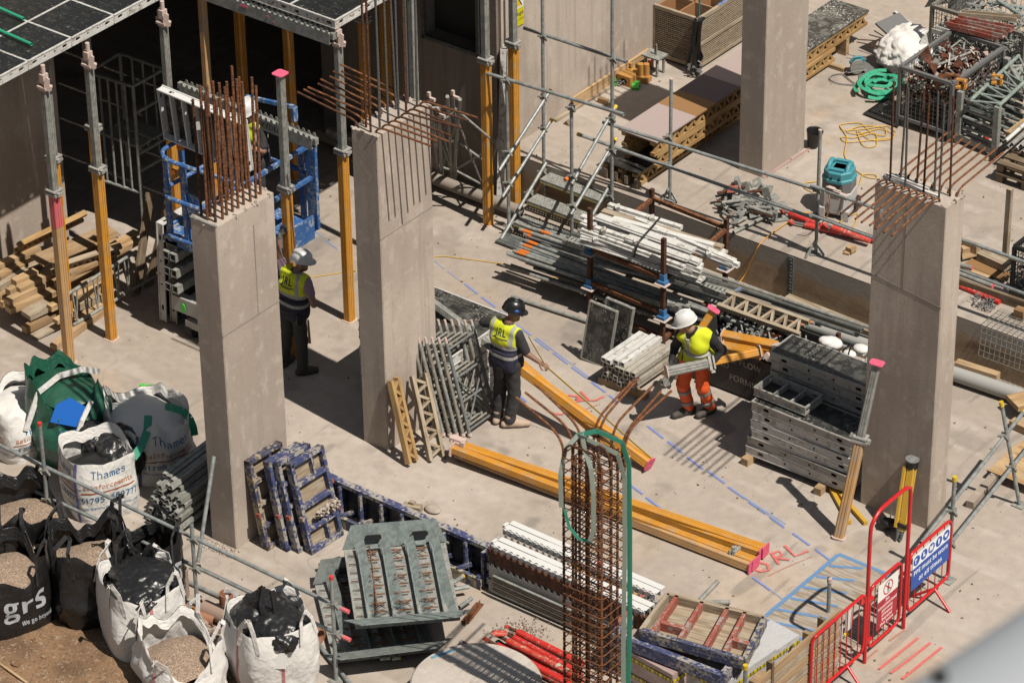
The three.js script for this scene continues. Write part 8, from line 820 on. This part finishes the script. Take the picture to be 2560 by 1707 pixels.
  const tg = nets((x, y, z) => Math.max(tB(x, y, z) + .018 * fold(x, y, z, 11, 7), y - hipC[1] - .12, .07 - y), tl, th2, .0125); part(t, 'trousers', o.trousers, tg);
  if (o.bands) for (const s of ['L', 'R']) for (const f of [.15, .62]) { const a = mid(j['kn' + s], j['an' + s], f), d = V3(sub(j['an' + s], j['kn' + s])).normalize().toArray(); part(t, 'reflective_band', mat([.3, .29, .27], .5), cyl(a, add(a, d, .05), .088 - f * .004, 16)); }
  // boots
  for (const s of ['L', 'R']) { const a = j['an' + s], T = j['toe' + s], hl = add(a, [a[0] - T[0], 0, a[2] - T[2]], .32), bB = [[[a[0], .17, a[2]], .064, [a[0], .07, a[2]], .055], [[hl[0], .05, hl[2]], .046, [T[0], .042, T[2]], .043], [[a[0], .09, a[2]], .052, mid([a[0], .06, a[2]], [T[0], .05, T[2]], .6), .046]]; const q = blend(bB, .03), [l, h] = bounds(bB, .03); part(t, 'boot', o.boots, nets((x, y, z) => Math.max(q(x, y, z), -y + .001), l, h, .009)); part(t, 'boot_sole', tint(o.boots, .05, .04, .035), nets((x, y, z) => Math.max(q(x, y, z) - .006, -y + .0, y - .022), l, h, .009)); }
  // hi-vis vest: thicker, sleeveless, printed
  const vB = [...torso.map(([a, r, b, q], i) => [a, r + .032, b, q + .032]), [add(j.shL, Rt, -.03), .075, add(shC, [0, .02, 0]), .075], [add(j.shR, Rt, .03), .075, add(shC, [0, .02, 0]), .075]], vb = blend(vB, .04), [vl, vh] = bounds(vB, .04), ux = V3(sub(shC, hipC)).normalize().toArray(), hem = o.hem ?? .06;
  const armcut = (x, y, z) => Math.max(...['L', 'R'].map((s, i) => { const k = i ? -1 : 1; const d = (x - shC[0]) * Rt[0] + (z - shC[2]) * Rt[2]; return (o.flip ? -k : k) * d; })) - .2;
  const vg = nets((x, y, z) => { const hy = y - hipC[1]; const nk = Math.hypot(x - neck[0], z - neck[2]) - .085; const d = (x - shC[0]) * F[0] + (z - shC[2]) * F[2]; const v = Math.max(vb(x, y, z) + .02 * fold(x, y, z, 8, 1) - (hy < .2 ? .02 : 0), -(hy + hem), armcut(x, y, z), y > shC[1] - .02 ? -nk : -1); return v; }, vl, vh, .011);
  { const p = vg.attributes.position, uv = vg.attributes.uv, nn = vg.attributes.normal; for (let i = 0; i < p.count; i++) { const q = [p.getX(i) - hipC[0], p.getY(i) - hipC[1], p.getZ(i) - hipC[2]], hgt = q[0] * ux[0] + q[1] * ux[1] + q[2] * ux[2], sx = q[0] * Rt[0] + q[2] * Rt[2], fr = nn.getX(i) * F[0] + nn.getZ(i) * F[2] > 0 ? 1 : 0; const u = fr ? .5 + (.5 + sx / .62) * .5 : (.5 - sx / .62) * .5; uv.setXY(i, Math.min(fr ? .999 : .499, Math.max(fr ? .501 : .001, u)), (hgt + .1) / .78); } }
  const V = part(t, 'hi_vis_vest', o.vest ?? vestM, (() => { const g = fix(vg), uv = g.attributes.uv; for (let i = 0; i < uv.count; i += 3) { const a = [0, 1, 2].map(k => uv.getX(i + k)), m = a[0] + a[1] + a[2] > 1.5; for (let k = 0; k < 3; k++) { if (m && a[k] < .5) uv.setX(i + k, .999 - a[k] > .75 ? .998 : .502); if (!m && a[k] > .5) uv.setX(i + k, a[k] > .75 ? .002 : .498); } } return g; })());
  hatParts(t, add(head, [0, .045, 0]), o.look, o.hat, o.hatTilt ?? 0, o.badge);
  return t;
}
{ const w2 = [1.14, 0, 1.56];
  person('worker in a black helmet and hi-vis vest drawing out a tape measure, back turned', w2, { hipL: [1.05, .93, 1.57], hipR: [1.23, .93, 1.57], knL: [1.04, .5, 1.57], knR: [1.25, .5, 1.56], anL: [1.03, .09, 1.62], anR: [1.22, .09, 1.62], toeL: [1.0, 0, 1.46], toeR: [1.38, 0, 1.47], shL: [.95, 1.4, 1.55], shR: [1.32, 1.37, 1.56], elL: [.76, 1.35, 1.55], wrL: [.93, 1.22, 1.33], handL: [1.02, 1.2, 1.27], elR: [1.42, 1.12, 1.52], wrR: [1.61, 1.05, 1.5], handR: [1.69, 1.04, 1.5], neck: [1.15, 1.49, 1.52], head: [1.18, 1.6, 1.46] }, { face: Math.PI - .05, look: Math.PI - .9, nod: -.3, skin: skin(.2, .1, .065), shirt: teeShirt, sleeve: .85, trousers: mat([.035, .036, .038], .85), boots: bootTan, hat: mat([.012, .013, .014], .3), hatTilt: .22, badge: 1, curl: .8, palmR: [0, -1, .2] });
  solo('tape_measure', 'yellow tape pulled out along the floor from the worker in the black helmet', 'tape measure', mat([.66, .45, .03], .5), [bar([1.3, 1.22, 1.32], [1.71, 1.03, 1.5], .003, .025), bar([1.71, 1.03, 1.5], [3.225,0.16,1.333], .003, .025)], [1.7, 1.0, 1.5]); solo('tool_pouch', 'small black pouch hanging on the belt of the worker in the black helmet', 'pouch', M.black, [box(.08, .14, .05, 1.17, .86, 1.74), box(.05, .03, .04, 1.17, .78, 1.75)], [1.17, .86, 1.74]);
  const w1 = [-1.82, 0, 2.2];
  person('worker in a white helmet and hi-vis vest steadying the pink-topped prop, back turned', w1, { hipL: [-1.91, .92, 2.2], hipR: [-1.73, .92, 2.2], knL: [-1.95, .5, 2.19], knR: [-1.70, .5, 2.2], anL: [-1.99, .09, 2.22], anR: [-1.67, .09, 2.24], toeL: [-2.0, 0, 2.07], toeR: [-1.57, 0, 2.1], shL: [-1.96, 1.42, 2.18], shR: [-1.58, 1.38, 2.18], elL: [-2.06, 1.66, 2.16], wrL: [-2.06, 1.88, 2.1], handL: [-2.04, 1.97, 2.08], elR: [-1.44, 1.13, 2.22], wrR: [-1.58, 1.02, 2.06], handR: [-1.66, .99, 2.03], neck: [-1.75, 1.49, 2.15], head: [-1.71, 1.6, 2.11] }, { face: Math.PI + .12, look: Math.PI - 1.0, nod: -.1, skin: skin(.22, .125, .09), shirt: mat([.3, .2, .25], .85), sleeve: .5, trousers: mat([.042, .045, .04], .85), boots: bootDark, hat: mat([.66, .66, .66], .35), hatTilt: .12, hem: .16, gloveL: mat([.16, .16, .15], .85), palmL: [.3, 0, -1] });
  solo('safety_glasses', 'safety glasses strapped over the white helmet of the worker at the prop', 'glasses', M.black, [path([[-1.81, 1.68, 2.18], [-1.75, 1.76, 2.16], [-1.66, 1.76, 2.1], [-1.61, 1.7, 2.04]], .008, 6)], [-1.7, 1.7, 2.1]); solo('tool_belt', 'dark tool belt with a hammer hanging at the hip of the worker at the prop', 'tool belt', M.black, [path([[-2.0, .98, 2.2], [-1.95, .97, 2.33], [-1.82, .96, 2.36], [-1.69, .97, 2.33], [-1.63, .98, 2.2]], .022, 7), box(.14, .2, .06, -1.97, .86, 2.28, 0, .6, 0), box(.1, .16, .06, -1.66, .88, 2.3, 0, -.4, 0)], [-1.82, .9, 2.3]); solo('hammer', 'hammer hanging by its head from the worker belt, wooden handle down', 'hammer', M.wood4, [cyl([-1.57, .84, 2.2], [-1.56, .5, 2.2], .013, 7, .018)], [-1.57, .84, 2.2]);
  const w3 = [2.94, 0, .02];
  person('worker in orange trousers and a white helmet carrying two props', w3, { hipR: [2.88, .9, .1], hipL: [3.05, .9, .03], knR: [2.84, .5, .16], knL: [3.06, .5, .05], anR: [2.84, .09, .03], anL: [3.05, .09, -.14], toeR: [2.76, 0, .22], toeL: [3.0, 0, .04], shR: [2.88, 1.33, .27], shL: [3.19, 1.33, .13], elL: [3.3, 1.1, -.02], wrL: [3.27, .97, .14], handL: [3.22, .95, .2], elR: [2.76, 1.08, .22], wrR: [2.8, .93, .36], handR: [2.84, .9, .42], neck: [3.0, 1.42, .24], head: [2.95, 1.5, .28] }, { face: -.42, look: -.75, nod: -.45, skin: skin(.27, .14, .1), shirt: mat([.014, .014, .015], .85), sleeve: 2, trousers: mat([.95, .13, .02], .65), bands: 1, boots: bootDark, hat: mat([.74, .74, .73], .35), hatTilt: .3, hem: -.02, flip: 0, gloveL: mat([.3, .3, .29], .85), gloveR: mat([.04, .04, .045], .85), palmL: [-.4, .3, -.3], palmR: [.6, .2, -.2], vest: mat([1.3, 1.3, 1.25], .8, { map: letter('', 1024, 512, (g, w, h) => { g.fillStyle = '#c3cc1a'; g.fillRect(0, 0, w, h); for (let s = 0; s < 2; s++) { const o = s * 512; g.fillStyle = '#9c9d9b'; g.fillRect(o, 250, 512, 44); for (const x of [112, 362]) g.fillRect(o + x, 0, 42, 260); } g.fillStyle = '#c3cc1a'; g.fillStyle = '#101012'; g.beginPath(); g.moveTo(690, 0); g.lineTo(846, 0); g.lineTo(776, 190); g.lineTo(776, 512); g.lineTo(760, 512); g.lineTo(760, 190); g.fill(); g.fillStyle = '#2a3526'; g.font = 'bold 44px sans-serif'; g.fillText('JRL', 800, 226); }) }) });
  // worker half hidden on the lift: head, shoulders and helmet show
  const w4 = [-3.0, 1.51, 1.5]; person('worker on the lift, white helmet and yellow shoulder showing behind the white panel', w4, { hipL: [-2.9, 2.4, 1.5], hipR: [-3.08, 2.4, 1.5], knL: [-2.9, 1.98, 1.52], knR: [-3.08, 1.98, 1.52], anL: [-2.9, 1.6, 1.5], anR: [-3.08, 1.6, 1.5], toeL: [-2.88, 1.51, 1.66], toeR: [-3.08, 1.51, 1.66], shL: [-2.82, 2.9, 1.5], shR: [-3.2, 2.9, 1.5], elL: [-2.74, 2.65, 1.6], wrL: [-2.84, 2.75, 1.8], handL: [-2.88, 2.78, 1.88], elR: [-3.28, 2.65, 1.6], wrR: [-3.16, 2.75, 1.8], handR: [-3.12, 2.78, 1.88], neck: [-3.01, 3.0, 1.52], head: [-3.01, 3.11, 1.56] }, { face: 0, look: .3, nod: -.2, skin: skin(.26, .14, .1), shirt: teeShirt, sleeve: .8, trousers: mat([.04, .04, .045], .85), boots: bootDark, hat: mat([.66, .66, .66], .35), hatTilt: .15 });
}
{ // thick grey steel rail of the viewing gantry close to the camera, far out of focus
  const A = [21.5012,19.4677,25.2214], D = [0.4818,0.4606,-0.7455], t = thing('steel_handrail', 'thick pale grey steel rail close up and blurred at the bottom corner', 'handrail', A); W(t, 'rail_tube', mat([.5, .53, .56], .55), cyl(add(A, D, -1.2), add(A, D, 1.6), .35, 48)); W(t, 'bolt_head', M.black, new THREE.SphereGeometry(.022, 16, 12).translate(...[21.3342,19.8246,25.4888])); W(t, 'post', mat([.5, .53, .56], .55), cyl(add(A, [0, -.2, 0]), add(A, [0, -4, 0]), .12, 16));
}

renderer.render(scene, camera);
